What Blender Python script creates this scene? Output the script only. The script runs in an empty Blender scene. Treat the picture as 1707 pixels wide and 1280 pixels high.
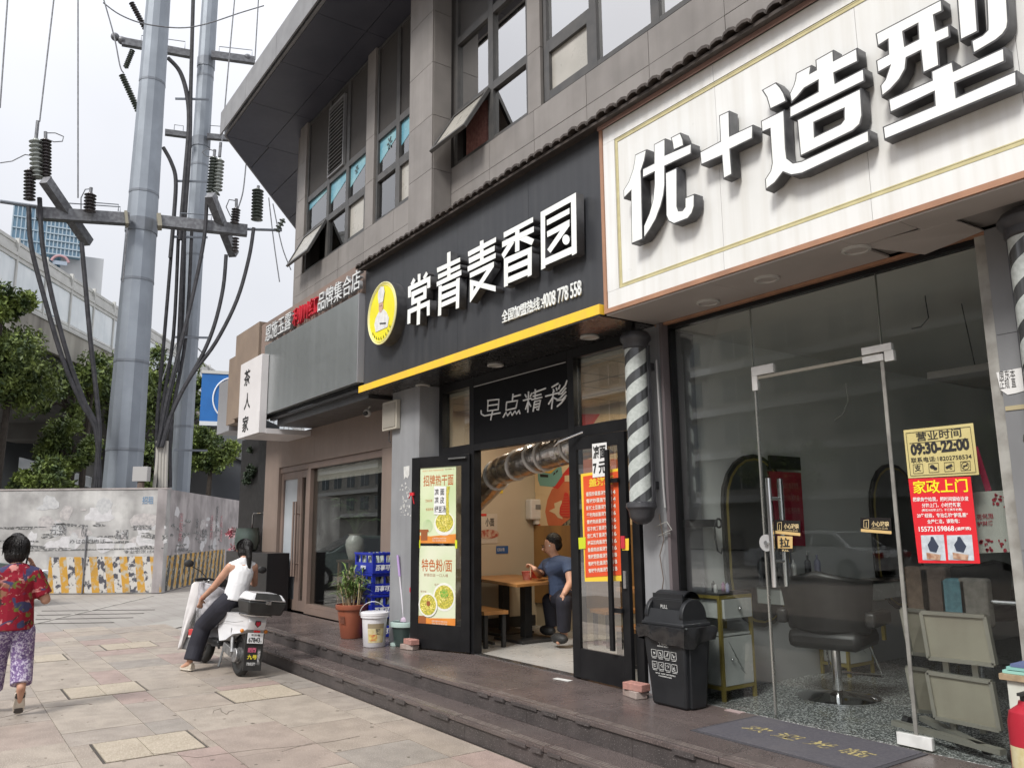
import bpy, bmesh, math, random
import numpy as np
from mathutils import Vector, Matrix
R_ = math.radians
random.seed(7)
SC = bpy.context.scene
COL = SC.collection
FPX = 1342.69
yaw, pit, rol = 0.95339813, 0.17578002, -0.00977342
_f = Vector((-math.sin(yaw) * math.cos(pit), math.cos(yaw) * math.cos(pit), math.sin(pit)))
_r0 = _f.cross(Vector((0, 0, 1))).normalized()
_u0 = _r0.cross(_f)
_r = _r0 * math.cos(rol) + _u0 * math.sin(rol)
_u = -_r0 * math.sin(rol) + _u0 * math.cos(rol)
CAM = Vector((0, 0, 1.6))
cam = bpy.data.cameras.new('camera')
camo = bpy.data.objects.new('camera', cam)
COL.objects.link(camo)
cam.sensor_width = 36
cam.lens = FPX / 1707 * 36
cam.clip_end = 2000
cam.clip_start = 0.05
m3 = Matrix((_r, _u, -_f)).transposed()
camo.matrix_world = Matrix.Translation(CAM) @ m3.to_4x4()
SC.camera = camo
SUN_EL, SUN_AZ = R_(47), R_(201)      # the sun stands high in front of the shop fronts, behind cloud
w = bpy.data.worlds.new('World')
SC.world = w
w.use_nodes = True
nt = w.node_tree
for n in list(nt.nodes):
 nt.nodes.remove(n)
o_ = nt.nodes.new('ShaderNodeOutputWorld')
bg = nt.nodes.new('ShaderNodeBackground')
sky = nt.nodes.new('ShaderNodeTexSky')
sky.sky_type = 'NISHITA'
sky.sun_disc = False
sky.sun_elevation = SUN_EL
sky.sun_rotation = SUN_AZ
sky.air_density = 1.0
sky.dust_density = 3.0
tc = nt.nodes.new('ShaderNodeTexCoord')
sep = nt.nodes.new('ShaderNodeSeparateXYZ')
mr = nt.nodes.new('ShaderNodeMapRange')
mr.inputs[1].default_value = 0.0
mr.inputs[2].default_value = 1.0
mr.inputs[3].default_value = 3.55
mr.inputs[4].default_value = 11.0
nz = nt.nodes.new('ShaderNodeTexNoise')
nz.inputs['Scale'].default_value = 1.7
nz.inputs['Detail'].default_value = 4
mr2 = nt.nodes.new('ShaderNodeMapRange')
mr2.inputs[1].default_value = 0.3
mr2.inputs[2].default_value = 0.7
mr2.inputs[3].default_value = 0.88
mr2.inputs[4].default_value = 1.07
mul = nt.nodes.new('ShaderNodeMath')
mul.operation = 'MULTIPLY'
cl = nt.nodes.new('ShaderNodeMixRGB')
cl.blend_type = 'MULTIPLY'
cl.inputs[0].default_value = 1
cl.inputs[1].default_value = (0.975, 0.985, 1.03, 1)
mx = nt.nodes.new('ShaderNodeMixRGB')
mx.inputs[0].default_value = 0.93
lk = nt.links.new
lk(tc.outputs['Generated'], sep.inputs[0])
pw0 = nt.nodes.new('ShaderNodeMath')
pw0.operation = 'POWER'
pw0.inputs[1].default_value = 2.4
mx0 = nt.nodes.new('ShaderNodeMath')
mx0.operation = 'MAXIMUM'
mx0.inputs[1].default_value = 0.0
lk(sep.outputs[2], mx0.inputs[0])
lk(mx0.outputs[0], pw0.inputs[0])
lk(pw0.outputs[0], mr.inputs[0])
lk(tc.outputs['Generated'], nz.inputs['Vector'])
lk(nz.outputs[0], mr2.inputs[0])
lk(mr.outputs[0], mul.inputs[0])
lk(mr2.outputs[0], mul.inputs[1])
lk(mul.outputs[0], cl.inputs[2])
lk(sky.outputs[0], mx.inputs[1])
lk(cl.outputs[0], mx.inputs[2])
lk(mx.outputs[0], bg.inputs[0])
bg.inputs[1].default_value = 0.1
lk(bg.outputs[0], o_.inputs[0])
sl = bpy.data.lights.new('sun', 'SUN')
sl.energy = 1.5
sl.angle = R_(15)
sl.color = (1, 0.97, 0.92)
so = bpy.data.objects.new('sun', sl)
COL.objects.link(so)
sd = Vector((0.28, -0.72, 0.82)).normalized()
so.rotation_euler = sd.to_track_quat('Z', 'Y').to_euler()
SC.view_settings.view_transform = 'Standard'
SC.view_settings.look = 'None'
SC.view_settings.gamma = 1
SC.view_settings.exposure = 1.2
SC.view_settings.use_curve_mapping = False
SC.cycles.max_bounces = 6
SC.cycles.transparent_max_bounces = 12
SC.cycles.caustics_reflective = False
SC.cycles.caustics_refractive = False
SC.cycles.use_denoising = True
def ray(x, y):
 return (_r * (x - 853.5) - _u * (y - 640) + _f * FPX).normalized()
def P(x, y, ax, v):
 """where the sight line through a photo pixel meets the plane ax = v"""
 d = ray(x, y)
 i = 'xyz'.index(ax)
 t = (v - CAM[i]) / d[i]
 return CAM + d * t
def D(x, y, dist):
 """the same at a horizontal distance"""
 d = ray(x, y)
 return CAM + d * (dist / math.hypot(d.x, d.y))
def V(*a):
 return Vector(a)
class MB:
 def __init__(s):
  s.v, s.f, s.m = [], [], []
 def add(s, vs, fs, m=0):
  b = len(s.v)
  s.v += [tuple(p) for p in vs]
  s.f += [tuple(i + b for i in f) for f in fs]
  s.m += [m] * len(fs)
  return s
 def box(s, a, b, m=0):
  x0, x1 = sorted((a[0], b[0])); y0, y1 = sorted((a[1], b[1])); z0, z1 = sorted((a[2], b[2]))
  vs = [(x0, y0, z0), (x1, y0, z0), (x1, y1, z0), (x0, y1, z0), (x0, y0, z1), (x1, y0, z1), (x1, y1, z1), (x0, y1, z1)]
  return s.add(vs, [(0, 3, 2, 1), (4, 5, 6, 7), (0, 1, 5, 4), (1, 2, 6, 5), (2, 3, 7, 6), (3, 0, 4, 7)], m)
 def obox(s, c, ux, uy, uz, hx, hy, hz, m=0):
  c, ux, uy, uz = Vector(c), Vector(ux).normalized(), Vector(uy).normalized(), Vector(uz).normalized()
  vs = [c + ux * hx * i + uy * hy * j + uz * hz * k for k in (-1, 1) for i, j in ((-1, -1), (1, -1), (1, 1), (-1, 1))]
  return s.add(vs, [(0, 3, 2, 1), (4, 5, 6, 7), (0, 1, 5, 4), (1, 2, 6, 5), (2, 3, 7, 6), (3, 0, 4, 7)], m)
 def beam(s, a, b, w, h, m=0, up=(0, 0, 1)):
  a, b = Vector(a), Vector(b)
  d = (b - a)
  L = d.length
  d.normalize()
  side = d.cross(Vector(up))
  if side.length < 1e-4:
   side = d.cross(Vector((1, 0, 0)))
  side.normalize()
  u = side.cross(d)
  return s.obox((a + b) / 2, d, side, u, L / 2, w / 2, h / 2, m)
 def prism(s, poly, z0, z1, m=0, axes=None):
  """poly of 2-D points extruded; axes = (origin, e1, e2, e3)"""
  n = len(poly)
  if axes:
   o, e1, e2, e3 = [Vector(a) for a in axes]
  else:
   o, e1, e2, e3 = V(0, 0, 0), V(1, 0, 0), V(0, 1, 0), V(0, 0, 1)
  vs = [o + e1 * p[0] + e2 * p[1] + e3 * z0 for p in poly] + [o + e1 * p[0] + e2 * p[1] + e3 * z1 for p in poly]
  fs = [tuple(range(n - 1, -1, -1)), tuple(range(n, 2 * n))] + [(i, (i + 1) % n, n + (i + 1) % n, n + i) for i in range(n)]
  return s.add(vs, fs, m)
 def cyl(s, a, b, r0, r1=None, n=12, m=0, caps=True):
  if r1 is None:
   r1 = r0
  a, b = Vector(a), Vector(b)
  d = (b - a).normalized()
  t = V(0, 0, 1) if abs(d.z) < .9 else V(1, 0, 0)
  e1 = d.cross(t).normalized()
  e2 = d.cross(e1)
  vs = []
  for c, r in ((a, r0), (b, r1)):
   for i in range(n):
    an = 2 * math.pi * i / n
    vs.append(c + e1 * math.cos(an) * r + e2 * math.sin(an) * r)
  fs = [(i, n + i, n + (i + 1) % n, (i + 1) % n) for i in range(n)]
  if caps:
   fs += [tuple(range(n)), tuple(range(2 * n - 1, n - 1, -1))]
  return s.add(vs, fs, m)
 def tube(s, pts, r, n=8, m=0, caps=True):
  pts = [Vector(p) for p in pts]
  k = len(pts)
  rs = r if isinstance(r, (list, tuple)) else [r] * k
  vs = []
  e1 = None
  for i, p in enumerate(pts):
   d = (pts[min(i + 1, k - 1)] - pts[max(i - 1, 0)]).normalized()
   if e1 is None:
    t = V(0, 0, 1) if abs(d.z) < .9 else V(1, 0, 0)
    e1 = d.cross(t).normalized()
   e1 = (e1 - d * e1.dot(d)).normalized()
   e2 = d.cross(e1)
   for j in range(n):
    an = 2 * math.pi * j / n
    vs.append(p + (e1 * math.cos(an) + e2 * math.sin(an)) * rs[i])
  fs = []
  for i in range(k - 1):
   for j in range(n):
    a, b = i * n + j, i * n + (j + 1) % n
    fs.append((a, b, b + n, a + n))
  if caps:
   fs += [tuple(range(n - 1, -1, -1)), tuple(range((k - 1) * n, k * n))]
  return s.add(vs, fs, m)
 def lathe(s, prof, c=(0, 0, 0), n=20, m=0, axis=None, sx=1, sy=1):
  """prof: (radius, height) pairs"""
  c = Vector(c)
  ax = Vector(axis).normalized() if axis is not None else V(0, 0, 1)
  if abs(ax.z) > .999:
   e1, e2 = V(1, 0, 0), V(0, 1, 0)
  else:
   e1 = ax.cross(V(0, 0, 1)).normalized()
   e2 = ax.cross(e1)
  vs, fs = [], []
  k = len(prof)
  for r, h in prof:
   for j in range(n):
    an = 2 * math.pi * j / n
    vs.append(c + ax * h + e1 * math.cos(an) * r * sx + e2 * math.sin(an) * r * sy)
  for i in range(k - 1):
   for j in range(n):
    a, b = i * n + j, i * n + (j + 1) % n
    fs.append((a, b, b + n, a + n))
  if prof[0][0] > 1e-4:
   fs.append(tuple(range(n - 1, -1, -1)))
  if prof[-1][0] > 1e-4:
   fs.append(tuple(range((k - 1) * n, k * n)))
  return s.add(vs, fs, m)
 def ball(s, c, rx, ry=None, rz=None, n=14, k=9, m=0):
  ry = ry or rx
  rz = rz or rx
  c = Vector(c)
  vs, fs = [], []
  for i in range(k + 1):
   t = math.pi * i / k
   for j in range(n):
    an = 2 * math.pi * j / n
    vs.append(c + V(math.sin(t) * math.cos(an) * rx, math.sin(t) * math.sin(an) * ry, -math.cos(t) * rz))
  for i in range(k):
   for j in range(n):
    a, b = i * n + j, i * n + (j + 1) % n
    fs.append((a, b, b + n, a + n))
  return s.add(vs, fs, m)
 def quad(s, a, b, c, d, m=0):
  return s.add([a, b, c, d], [(0, 1, 2, 3)], m)
def mesh_of(mb, name, mats, off=None, smooth=True, xf=None, weld=False):
 vs = mb.v
 if xf is not None:
  vs = [tuple(xf @ Vector(p)) for p in vs]
 if off is not None:
  vs = [(p[0] - off[0], p[1] - off[1], p[2] - off[2]) for p in vs]
 me = bpy.data.meshes.new(name)
 me.from_pydata(vs, [], mb.f)
 if not isinstance(mats, (list, tuple)):
  mats = [mats]
 for m in mats:
  me.materials.append(m)
 if len(mats) > 1:
  me.polygons.foreach_set('material_index', mb.m)
 me.validate()
 if weld:
  bm = bmesh.new(); bm.from_mesh(me)
  bmesh.ops.remove_doubles(bm, verts=bm.verts, dist=1e-4)
  bmesh.ops.recalc_face_normals(bm, faces=bm.faces)
  bm.to_mesh(me); bm.free()
 if smooth:
  me.polygons.foreach_set('use_smooth', [True] * len(me.polygons))
  me.set_sharp_from_angle(angle=R_(38))
 me.update()
 return me
OFF = {}
def props(o, label=None, cat=None, group=None, kind=None):
 if label: o['label'] = label
 if cat: o['category'] = cat
 if group: o['group'] = group
 if kind: o['kind'] = kind
 return o
def obj(name, mb, mats, parent=None, label=None, cat=None, group=None, kind=None, bev=0, smooth=True, xf=None, base=None, weld=False):
 """link a builder as one mesh object; world coordinates are shifted into the parent's frame"""
 off = OFF.get(parent.name) if parent else base
 me = mb if isinstance(mb, bpy.types.Mesh) else mesh_of(mb, name, mats, off, smooth, xf, weld)
 o = bpy.data.objects.new(name, me)
 COL.objects.link(o)
 if parent:
  o.parent = parent
  OFF[o.name] = off
 else:
  if base is not None:
   o.location = base
  OFF[o.name] = base
 if bev:
  b = o.modifiers.new('bevel', 'BEVEL')
  b.width = bev
  b.segments = 2
  b.limit_method = 'ANGLE'
 return props(o, label, cat, group, kind)
def thing(name, loc, label, cat, group=None, local=False, rz=0):
 o = bpy.data.objects.new(name, None)
 COL.objects.link(o)
 o.empty_display_size = .1
 o.location = loc
 o.rotation_euler = (0, 0, rz)
 OFF[o.name] = None if local else Vector(loc)
 return props(o, label, cat, group)
def struct(name, mb, mats, **k):
 return obj(name, mb, mats, kind='structure', **k)
def copy_tree(o, parent=None):
 c = o.copy()
 COL.objects.link(c)
 OFF[c.name] = OFF.get(o.name)
 if parent:
  c.parent = parent
 for ch in list(o.children):
  copy_tree(ch, c)
 return c
MATS = {}
def M(name, c, rough=.6, metal=0, c2=None, ns=3, bump=0, bs=40, streak=0, ss=6, sc=None, speck=None, spk=220, spt=.62, spec=.5,
      emit=0, coat=0, lo=.38, hi=.62, dirt=0, dc=(.05, .045, .04)):
 if name in MATS:
  return MATS[name]
 m = bpy.data.materials.new(name)
 m.use_nodes = True
 t = m.node_tree
 b = t.nodes['Principled BSDF']
 b.inputs['Roughness'].default_value = rough
 b.inputs['Metallic'].default_value = metal
 b.inputs['Specular IOR Level'].default_value = spec
 b.inputs['Coat Weight'].default_value = coat
 N, Lk = t.nodes.new, t.links.new
 tc = N('ShaderNodeTexCoord')
 col = None
 def noise(scale, vec=None, det=5):
  n = N('ShaderNodeTexNoise')
  n.inputs['Scale'].default_value = scale
  n.inputs['Detail'].default_value = det
  Lk(vec or tc.outputs['Object'], n.inputs['Vector'])
  return n.outputs[0]
 def ramp(src, a, bb):
  r = N('ShaderNodeMapRange')
  r.inputs[1].default_value = a
  r.inputs[2].default_value = bb
  Lk(src, r.inputs[0])
  return r.outputs[0]
 def mix(fac, a, bb, mode='MIX'):
  x = N('ShaderNodeMixRGB')
  x.blend_type = mode
  for i, s in ((0, fac), (1, a), (2, bb)):
   if isinstance(s, (int, float)):
    x.inputs[i].default_value = s
   elif isinstance(s, (tuple, list)):
    x.inputs[i].default_value = (*s[:3], 1)
   else:
    Lk(s, x.inputs[i])
  return x.outputs[0]
 col = tuple(c)
 if c2:
  col = mix(ramp(noise(ns), lo, hi), col, tuple(c2))
 if speck:
  col = mix(ramp(noise(spk, det=1), spt, spt + .06), col, tuple(speck))
 if streak:
  mp = N('ShaderNodeMapping')
  mp.inputs['Scale'].default_value = (ss, ss, ss * .05)
  Lk(tc.outputs['Object'], mp.inputs['Vector'])
  f = ramp(noise(1.0, mp.outputs[0], 6), .42, .72)
  g = N('ShaderNodeMath'); g.operation = 'MULTIPLY'
  Lk(f, g.inputs[0]); g.inputs[1].default_value = streak
  col = mix(g.outputs[0], col, tuple(sc or (.06, .055, .05)))
 if dirt:
  g = N('ShaderNodeMath'); g.operation = 'MULTIPLY'
  Lk(ramp(noise(1.7, det=8), .5, .75), g.inputs[0]); g.inputs[1].default_value = dirt
  col = mix(g.outputs[0], col, tuple(dc))
 if isinstance(col, tuple):
  b.inputs['Base Color'].default_value = (*col, 1)
 else:
  Lk(col, b.inputs['Base Color'])
 if rough < .9:
  r = N('ShaderNodeMapRange')
  r.inputs[3].default_value = max(rough - .07, .02)
  r.inputs[4].default_value = min(rough + .09, 1)
  Lk(noise(9), r.inputs[0])
  Lk(r.outputs[0], b.inputs['Roughness'])
 if bump:
  bn = N('ShaderNodeBump')
  bn.inputs['Strength'].default_value = bump
  bn.inputs['Distance'].default_value = .01
  Lk(noise(bs), bn.inputs['Height'])
  Lk(bn.outputs[0], b.inputs['Normal'])
 if emit:
  b.inputs['Emission Color'].default_value = (*c, 1)
  b.inputs['Emission Strength'].default_value = emit
 MATS[name] = m
 return m
def GLASS(name, tint=(.85, .88, .86), refl=1.0, rough=.0, base=.04):
 """thin pane: fresnel mix of a clear tinted pane and its mirror gloss"""
 m = bpy.data.materials.new(name)
 m.use_nodes = True
 t = m.node_tree
 for n in list(t.nodes):
  t.nodes.remove(n)
 N, Lk = t.nodes.new, t.links.new
 o = N('ShaderNodeOutputMaterial')
 tr = N('ShaderNodeBsdfTransparent')
 tr.inputs[0].default_value = (*tint, 1)
 gl = N('ShaderNodeBsdfGlossy')
 gl.inputs['Roughness'].default_value = rough
 fr = N('ShaderNodeFresnel')
 fr.inputs[0].default_value = 1.5
 ml = N('ShaderNodeMath'); ml.operation = 'MULTIPLY_ADD'
 ml.inputs[1].default_value = refl
 ml.inputs[2].default_value = base
 ml.use_clamp = True
 Lk(fr.outputs[0], ml.inputs[0])
 mx = N('ShaderNodeMixShader')
 Lk(ml.outputs[0], mx.inputs[0])
 Lk(tr.outputs[0], mx.inputs[1])
 Lk(gl.outputs[0], mx.inputs[2])
 Lk(mx.outputs[0], o.inputs[0])
 MATS[name] = m
 return m
TXT = []
def frame_from(P0, Rv, Uv):
 Rv, Uv = Vector(Rv).normalized(), Vector(Uv).normalized()
 N = Rv.cross(Uv)
 return Matrix((( Rv.x, Uv.x, N.x, P0[0]), (Rv.y, Uv.y, N.y, P0[1]), (Rv.z, Uv.z, N.z, P0[2]), (0, 0, 0, 1)))
def text(parent, s, P0, w_, h_, mat, Rv=(1, 0, 0), Uv=(0, 0, 1), depth=0, bold=0, name='lettering', mats=None, label=None, res=3, shear=0, extra=None):
 """string fitted into the box w_ x h_ whose lower left corner is P0"""
 cu = bpy.data.curves.new(name, 'FONT')
 cu.body = s
 cu.size = 1
 cu.resolution_u = res
 cu.offset = bold
 cu.shear = shear
 cu.extrude = depth / 2 if depth else 0
 TXT.append((cu, parent, name, ('fit', frame_from(P0, Rv, Uv), w_, h_, depth), mats or [mat], label, extra))
def shape(parent, polys, yplane, depth, mats, name='letter', offset=0, dy=0, label=None):
 """outlines (first the outer one, then holes) in the facade plane, as a solid of given depth behind yplane"""
 cu = bpy.data.curves.new(name, 'CURVE')
 cu.dimensions = '2D'
 cu.fill_mode = 'BOTH'
 cu.extrude = depth / 2
 cu.offset = offset
 for po in polys:
  sp = cu.splines.new('POLY')
  sp.points.add(len(po) - 1)
  for i, p in enumerate(po):
   sp.points[i].co = (p[0], p[1], 0, 1)
  sp.use_cyclic_u = True
 fm = frame_from((0, yplane + depth / 2, 0), (1, 0, 0), (0, 0, 1))
 TXT.append((cu, parent, name, ('abs', fm), mats, label, None))
def flush_text():
 tmp = []
 for rec in TXT:
  o = bpy.data.objects.new('tmp', rec[0])
  COL.objects.link(o)
  tmp.append(o)
 bpy.context.view_layer.update()
 dg = bpy.context.evaluated_depsgraph_get()
 for o, (cu, parent, name, how, mats, label, extra) in zip(tmp, TXT):
  me = bpy.data.meshes.new_from_object(o.evaluated_get(dg))
  n = len(me.vertices)
  if n:
   co = np.empty(n * 3)
   me.vertices.foreach_get('co', co)
   co = co.reshape(-1, 3)
   if how[0] == 'fit':
    mn, mxx = co.min(0), co.max(0)
    w0, h0 = max(mxx[0] - mn[0], 1e-6), max(mxx[1] - mn[1], 1e-6)
    co[:, 0] = (co[:, 0] - mn[0]) * how[2] / w0
    co[:, 1] = (co[:, 1] - mn[1]) * how[3] / h0
    if how[4]:
     co[:, 2] -= mn[2]
   fm = np.array(how[1])
   co = co @ fm[:3, :3].T + fm[:3, 3]
   off = OFF.get(parent.name)
   if off is not None:
    co = co - np.array(off)
   me.vertices.foreach_set('co', co.ravel())
  me.materials.clear()
  for m in mats:
   me.materials.append(m)
  me.update()
  if len(mats) > 1:
   fn = Vector([how[1][i][2] for i in range(3)])
   for p in me.polygons:
    p.material_index = 0 if p.normal.dot(fn) > .7 else 1
  else:
   for p in me.polygons:
    p.material_index = 0
  q = bpy.data.objects.new(name, me)
  COL.objects.link(q)
  q.parent = parent
  OFF[q.name] = OFF.get(parent.name)
  if label:
   q['label'] = label
 for o in tmp:
  bpy.data.objects.remove(o)
SIDE = [V(0, 1, 0)]
def skin_mesh(nodes, edges, mats, flat=(), vox=.0075, it=5, strands=0):
 """nodes: name -> (co, radius across, radius front to back); fused by voxels and smoothed"""
 sd = SIDE[0]
 fwd = sd.cross(V(0, 0, 1))
 mb = MB()
 R = {k: (v[1], v[2] if len(v) > 2 else v[1]) for k, v in nodes.items()}
 for k, v in nodes.items():
  if k in flat:
   continue
  c = Vector(v[0]); rx, ry = R[k]
  rz = min(rx, ry)
  n_, m_ = 14, 8
  vs, fs = [], []
  for i in range(m_ + 1):
   t = math.pi * i / m_
   for j in range(n_):
    an = 2 * math.pi * j / n_
    vs.append(c + sd * math.sin(t) * math.cos(an) * rx + fwd * math.sin(t) * math.sin(an) * ry - V(0, 0, 1) * math.cos(t) * rz)
  for i in range(m_):
   for j in range(n_):
    a_, b_ = i * n_ + j, i * n_ + (j + 1) % n_
    fs.append((a_, b_, b_ + n_, a_ + n_))
  mb.add(vs, fs)
 for a_, b_ in edges:
  pa, pb = Vector(nodes[a_][0]), Vector(nodes[b_][0])
  d = (pb - pa)
  if d.length < 1e-5:
   continue
  d.normalize()
  e1 = sd - d * sd.dot(d)
  e1 = e1.normalized() if e1.length > .25 else d.cross(fwd).normalized()
  e2 = d.cross(e1)
  vs = []
  for c, k in ((pa, a_), (pb, b_)):
   for j in range(16):
    an = 2 * math.pi * j / 16
    vs.append(c + e1 * math.cos(an) * R[k][0] + e2 * math.sin(an) * R[k][1])
  fs = [(j, 16 + j, 16 + (j + 1) % 16, (j + 1) % 16)[::-1] for j in range(16)] + [tuple(range(15, -1, -1)), tuple(range(16, 32))]
  mb.add(vs, fs)
 me = bpy.data.meshes.new('body')
 me.from_pydata(mb.v, [], mb.f)
 bm = bmesh.new(); bm.from_mesh(me)
 bmesh.ops.remove_doubles(bm, verts=bm.verts, dist=1e-6)
 bmesh.ops.recalc_face_normals(bm, faces=bm.faces)
 bm.to_mesh(me); bm.free()
 o = bpy.data.objects.new('tmp', me)
 COL.objects.link(o)
 rm = o.modifiers.new('fuse', 'REMESH')
 rm.mode = 'VOXEL'
 rm.voxel_size = vox
 sm = o.modifiers.new('smooth', 'SMOOTH')
 sm.factor = .5
 sm.iterations = it
 bpy.context.view_layer.update()
 dg = bpy.context.evaluated_depsgraph_get()
 out = bpy.data.meshes.new_from_object(o.evaluated_get(dg))
 bpy.data.objects.remove(o)
 out.materials.clear()
 out.materials.append(mats)
 if strands:
  bm = bmesh.new(); bm.from_mesh(out)
  cx = sum((v.co for v in bm.verts), V(0, 0, 0)) / len(bm.verts)
  for v in bm.verts:
   d = v.co - cx
   an = math.atan2(d.y, d.x)
   k = math.sin(an * 23 + d.z * 14) * .5 + math.sin(an * 47 - d.z * 23 + 1) * .35 + math.sin(an * 9 + d.z * 30) * .3
   v.co += d.normalized() * strands * k
  bm.to_mesh(out); bm.free()
 for p in out.polygons:
  p.material_index = 0
  p.use_smooth = True
 return out
def chain(*ns):
 return list(zip(ns[:-1], ns[1:]))
def leaves(center, rad, n, size, seed=0, clumps=12, flat=1.0, up=.3, fill=.45):
 """leaf faces spread through uneven clumps of a crown"""
 rg = np.random.default_rng(seed)
 c = np.array(center, float); rad = np.array(rad, float)
 cc = rg.normal(size=(clumps, 3)); cc /= np.linalg.norm(cc, axis=1)[:, None]
 cc = c + cc * rad * rg.uniform(.35, .95, (clumps, 1))
 cr = rg.uniform(.18, .46, clumps) * rad.min()
 k = rg.integers(0, clumps, n)
 d = rg.normal(size=(n, 3)); d /= np.linalg.norm(d, axis=1)[:, None]
 p = cc[k] + d * (cr[k] * rg.uniform(fill, 1.25, n) ** .8)[:, None] * np.array([1, 1, flat])
 a = rg.normal(size=(n, 3)); a[:, 2] -= .25; a /= np.linalg.norm(a, axis=1)[:, None]
 b = np.cross(a, rg.normal(size=(n, 3)) + np.array([0, 0, up * 3])); b /= np.linalg.norm(b, axis=1)[:, None] + 1e-9
 L = size * rg.uniform(.6, 1.3, n)[:, None]
 W = L * .42
 v = np.stack([p, p + a * L * .5 + b * W * .5, p + a * L, p + a * L * .5 - b * W * .5], 1).reshape(-1, 3)
 mb = MB()
 mb.v = [tuple(x) for x in v]
 mb.f = [(4 * i, 4 * i + 1, 4 * i + 2, 4 * i + 3) for i in range(n)]
 mb.m = [0] * n
 return mb, cc
# ============================================================ materials in use
facade_c = M('facade_tile', (.255, .236, .222), .5, c2=(.215, .198, .186), ns=2.2, streak=.22, ss=9, sc=(.10, .088, .08), bump=.05, bs=60)
facade_d = M('facade_tile_b', (.238, .22, .207), .5, c2=(.20, .185, .174), ns=2.7, streak=.25, ss=8, sc=(.095, .084, .077), bump=.05, bs=60)
facade_base = M('facade_joint', (.055, .05, .047), .8)
canopy_m = M('canopy_metal', (.058, .060, .078), .42, c2=(.046, .048, .064), ns=1.5, spec=.4)
fascia_m = M('fascia_metal', (.22, .22, .225), .45, c2=(.18, .18, .185), ns=3, streak=.2, ss=5)
frame_m = M('window_frame_metal', (.06, .06, .06), .45, c2=(.08, .077, .075), ns=8, dirt=.3, dc=(.14, .13, .12))
black_al = M('black_aluminium', (.010, .010, .011), .35, c2=(.014, .014, .015), ns=5, spec=.22)
black_board = M('black_board', (.006, .006, .007), .5, spec=.12)
grey_col = M('grey_column_panel', (.22, .225, .235), .45, c2=(.19, .195, .203), ns=2, streak=.12, ss=7, dirt=.25, dc=(.13, .13, .13))
grey_col2 = M('grey_wall_paint', (.27, .275, .285), .55, c2=(.235, .24, .25), ns=2.5, streak=.15, ss=10, dirt=.2, dc=(.17, .17, .17))
brown_al = M('brown_panel', (.235, .18, .15), .5, c2=(.215, .165, .138), ns=2, streak=.1)
brown_fr = M('brown_frame', (.20, .145, .12), .42, c2=(.175, .13, .11), ns=3)
sign_black = M('sign_black_panel', (.033, .035, .040), .38, c2=(.043, .045, .05), ns=1.3, streak=.28, ss=14, sc=(.075, .075, .078))
yellow_m = M('yellow_trim', (.86, .55, .035), .45, c2=(.80, .50, .05), ns=9, streak=.12, ss=20, sc=(.45, .3, .1))
white_letter = M('white_letter_face', (.82, .84, .83), .4, c2=(.77, .79, .76), ns=6, emit=0)
dark_side = M('dark_letter_side', (.045, .046, .05), .45, c2=(.07, .07, .075), ns=14, dirt=.4, dc=(.12, .11, .10))
white_panel = M('white_sign_panel', (.74, .745, .735), .3, c2=(.68, .685, .67), ns=1.5, streak=.3, ss=13, sc=(.47, .44, .37))
copper_m = M('copper_trim', (.38, .205, .125), .42, c2=(.33, .175, .108), ns=5, streak=.2)
gold_line = M('gold_line', (.55, .50, .28), .4, c2=(.48, .43, .24), ns=12)
tile_dark = M('ledge_tile', (.04, .032, .028), .7, c2=(.065, .052, .045), ns=12, bump=.2)
pink_strip = M('ledge_strip', (.30, .19, .165), .6, c2=(.25, .16, .14), ns=6)
silver_m = M('brushed_silver', (.46, .49, .49), .3, .75, c2=(.38, .41, .41), ns=.5, streak=.3, ss=5, sc=(.62, .65, .66), lo=.3, hi=.7)
silver_s = M('silver_side', (.42, .42, .44), .35, .5)
steel = M('stainless', (.6, .6, .6), .22, .95)
chrome = M('chrome', (.75, .75, .75), .08, 1)
soffit_w = M('soffit_panel', (.44, .41, .39), .5, c2=(.40, .375, .355), ns=1.6, dirt=.2, dc=(.26, .235, .21))
soffit_b = M('soffit_black', (.014, .013, .013), .25)
granite = M('step_granite', (.098, .080, .076), .24, c2=(.070, .057, .055), ns=2.2, speck=(.16, .125, .115), spk=140, spt=.56, dirt=.35, dc=(.15, .13, .12), lo=.42, hi=.58, spec=.4)
granite_b = M('step_granite_b', (.11, .088, .083), .27, c2=(.08, .065, .062), ns=2.6, speck=(.175, .135, .125), spk=150, spt=.56, dirt=.35, dc=(.16, .14, .125), lo=.42, hi=.58, spec=.4)
granite_r = M('riser_granite', (.065, .055, .054), .5, c2=(.045, .039, .038), ns=4, speck=(.17, .155, .15), spk=120, spt=.62, streak=.3, ss=12, sc=(.10, .085, .08))
groove_m = M('step_groove', (.21, .18, .16), .6, c2=(.12, .1, .09), ns=18)
concrete = M('concrete', (.32, .31, .29), .85, c2=(.25, .24, .22), ns=1.5, streak=.6, ss=1.5, sc=(.10, .09, .08), bump=.1)
SL = [M('slab_%d' % i, c, .5, c2=tuple(x * .80 for x in c), ns=4.1 + i * .3, speck=tuple(min(x * 1.36, 1) for x in c), spk=110, spt=.58,
  dirt=.5, dc=tuple(x * .62 for x in c), bump=.12, bs=90, lo=.4, hi=.6, spec=.35)
      for i, c in enumerate([(.335, .285, .24), (.345, .298, .25), (.325, .268, .23), (.34, .26, .23), (.29, .26, .23), (.355, .308, .26), (.32, .278, .24)])]
slab_pale = M('slab_inlay', (.37, .315, .245), .55, c2=(.32, .27, .205), ns=5, speck=(.52, .46, .37), spk=90, spt=.55, dirt=.25, dc=(.25, .21, .17))
grout = M('paving_grout', (.13, .115, .10), .9)
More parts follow.
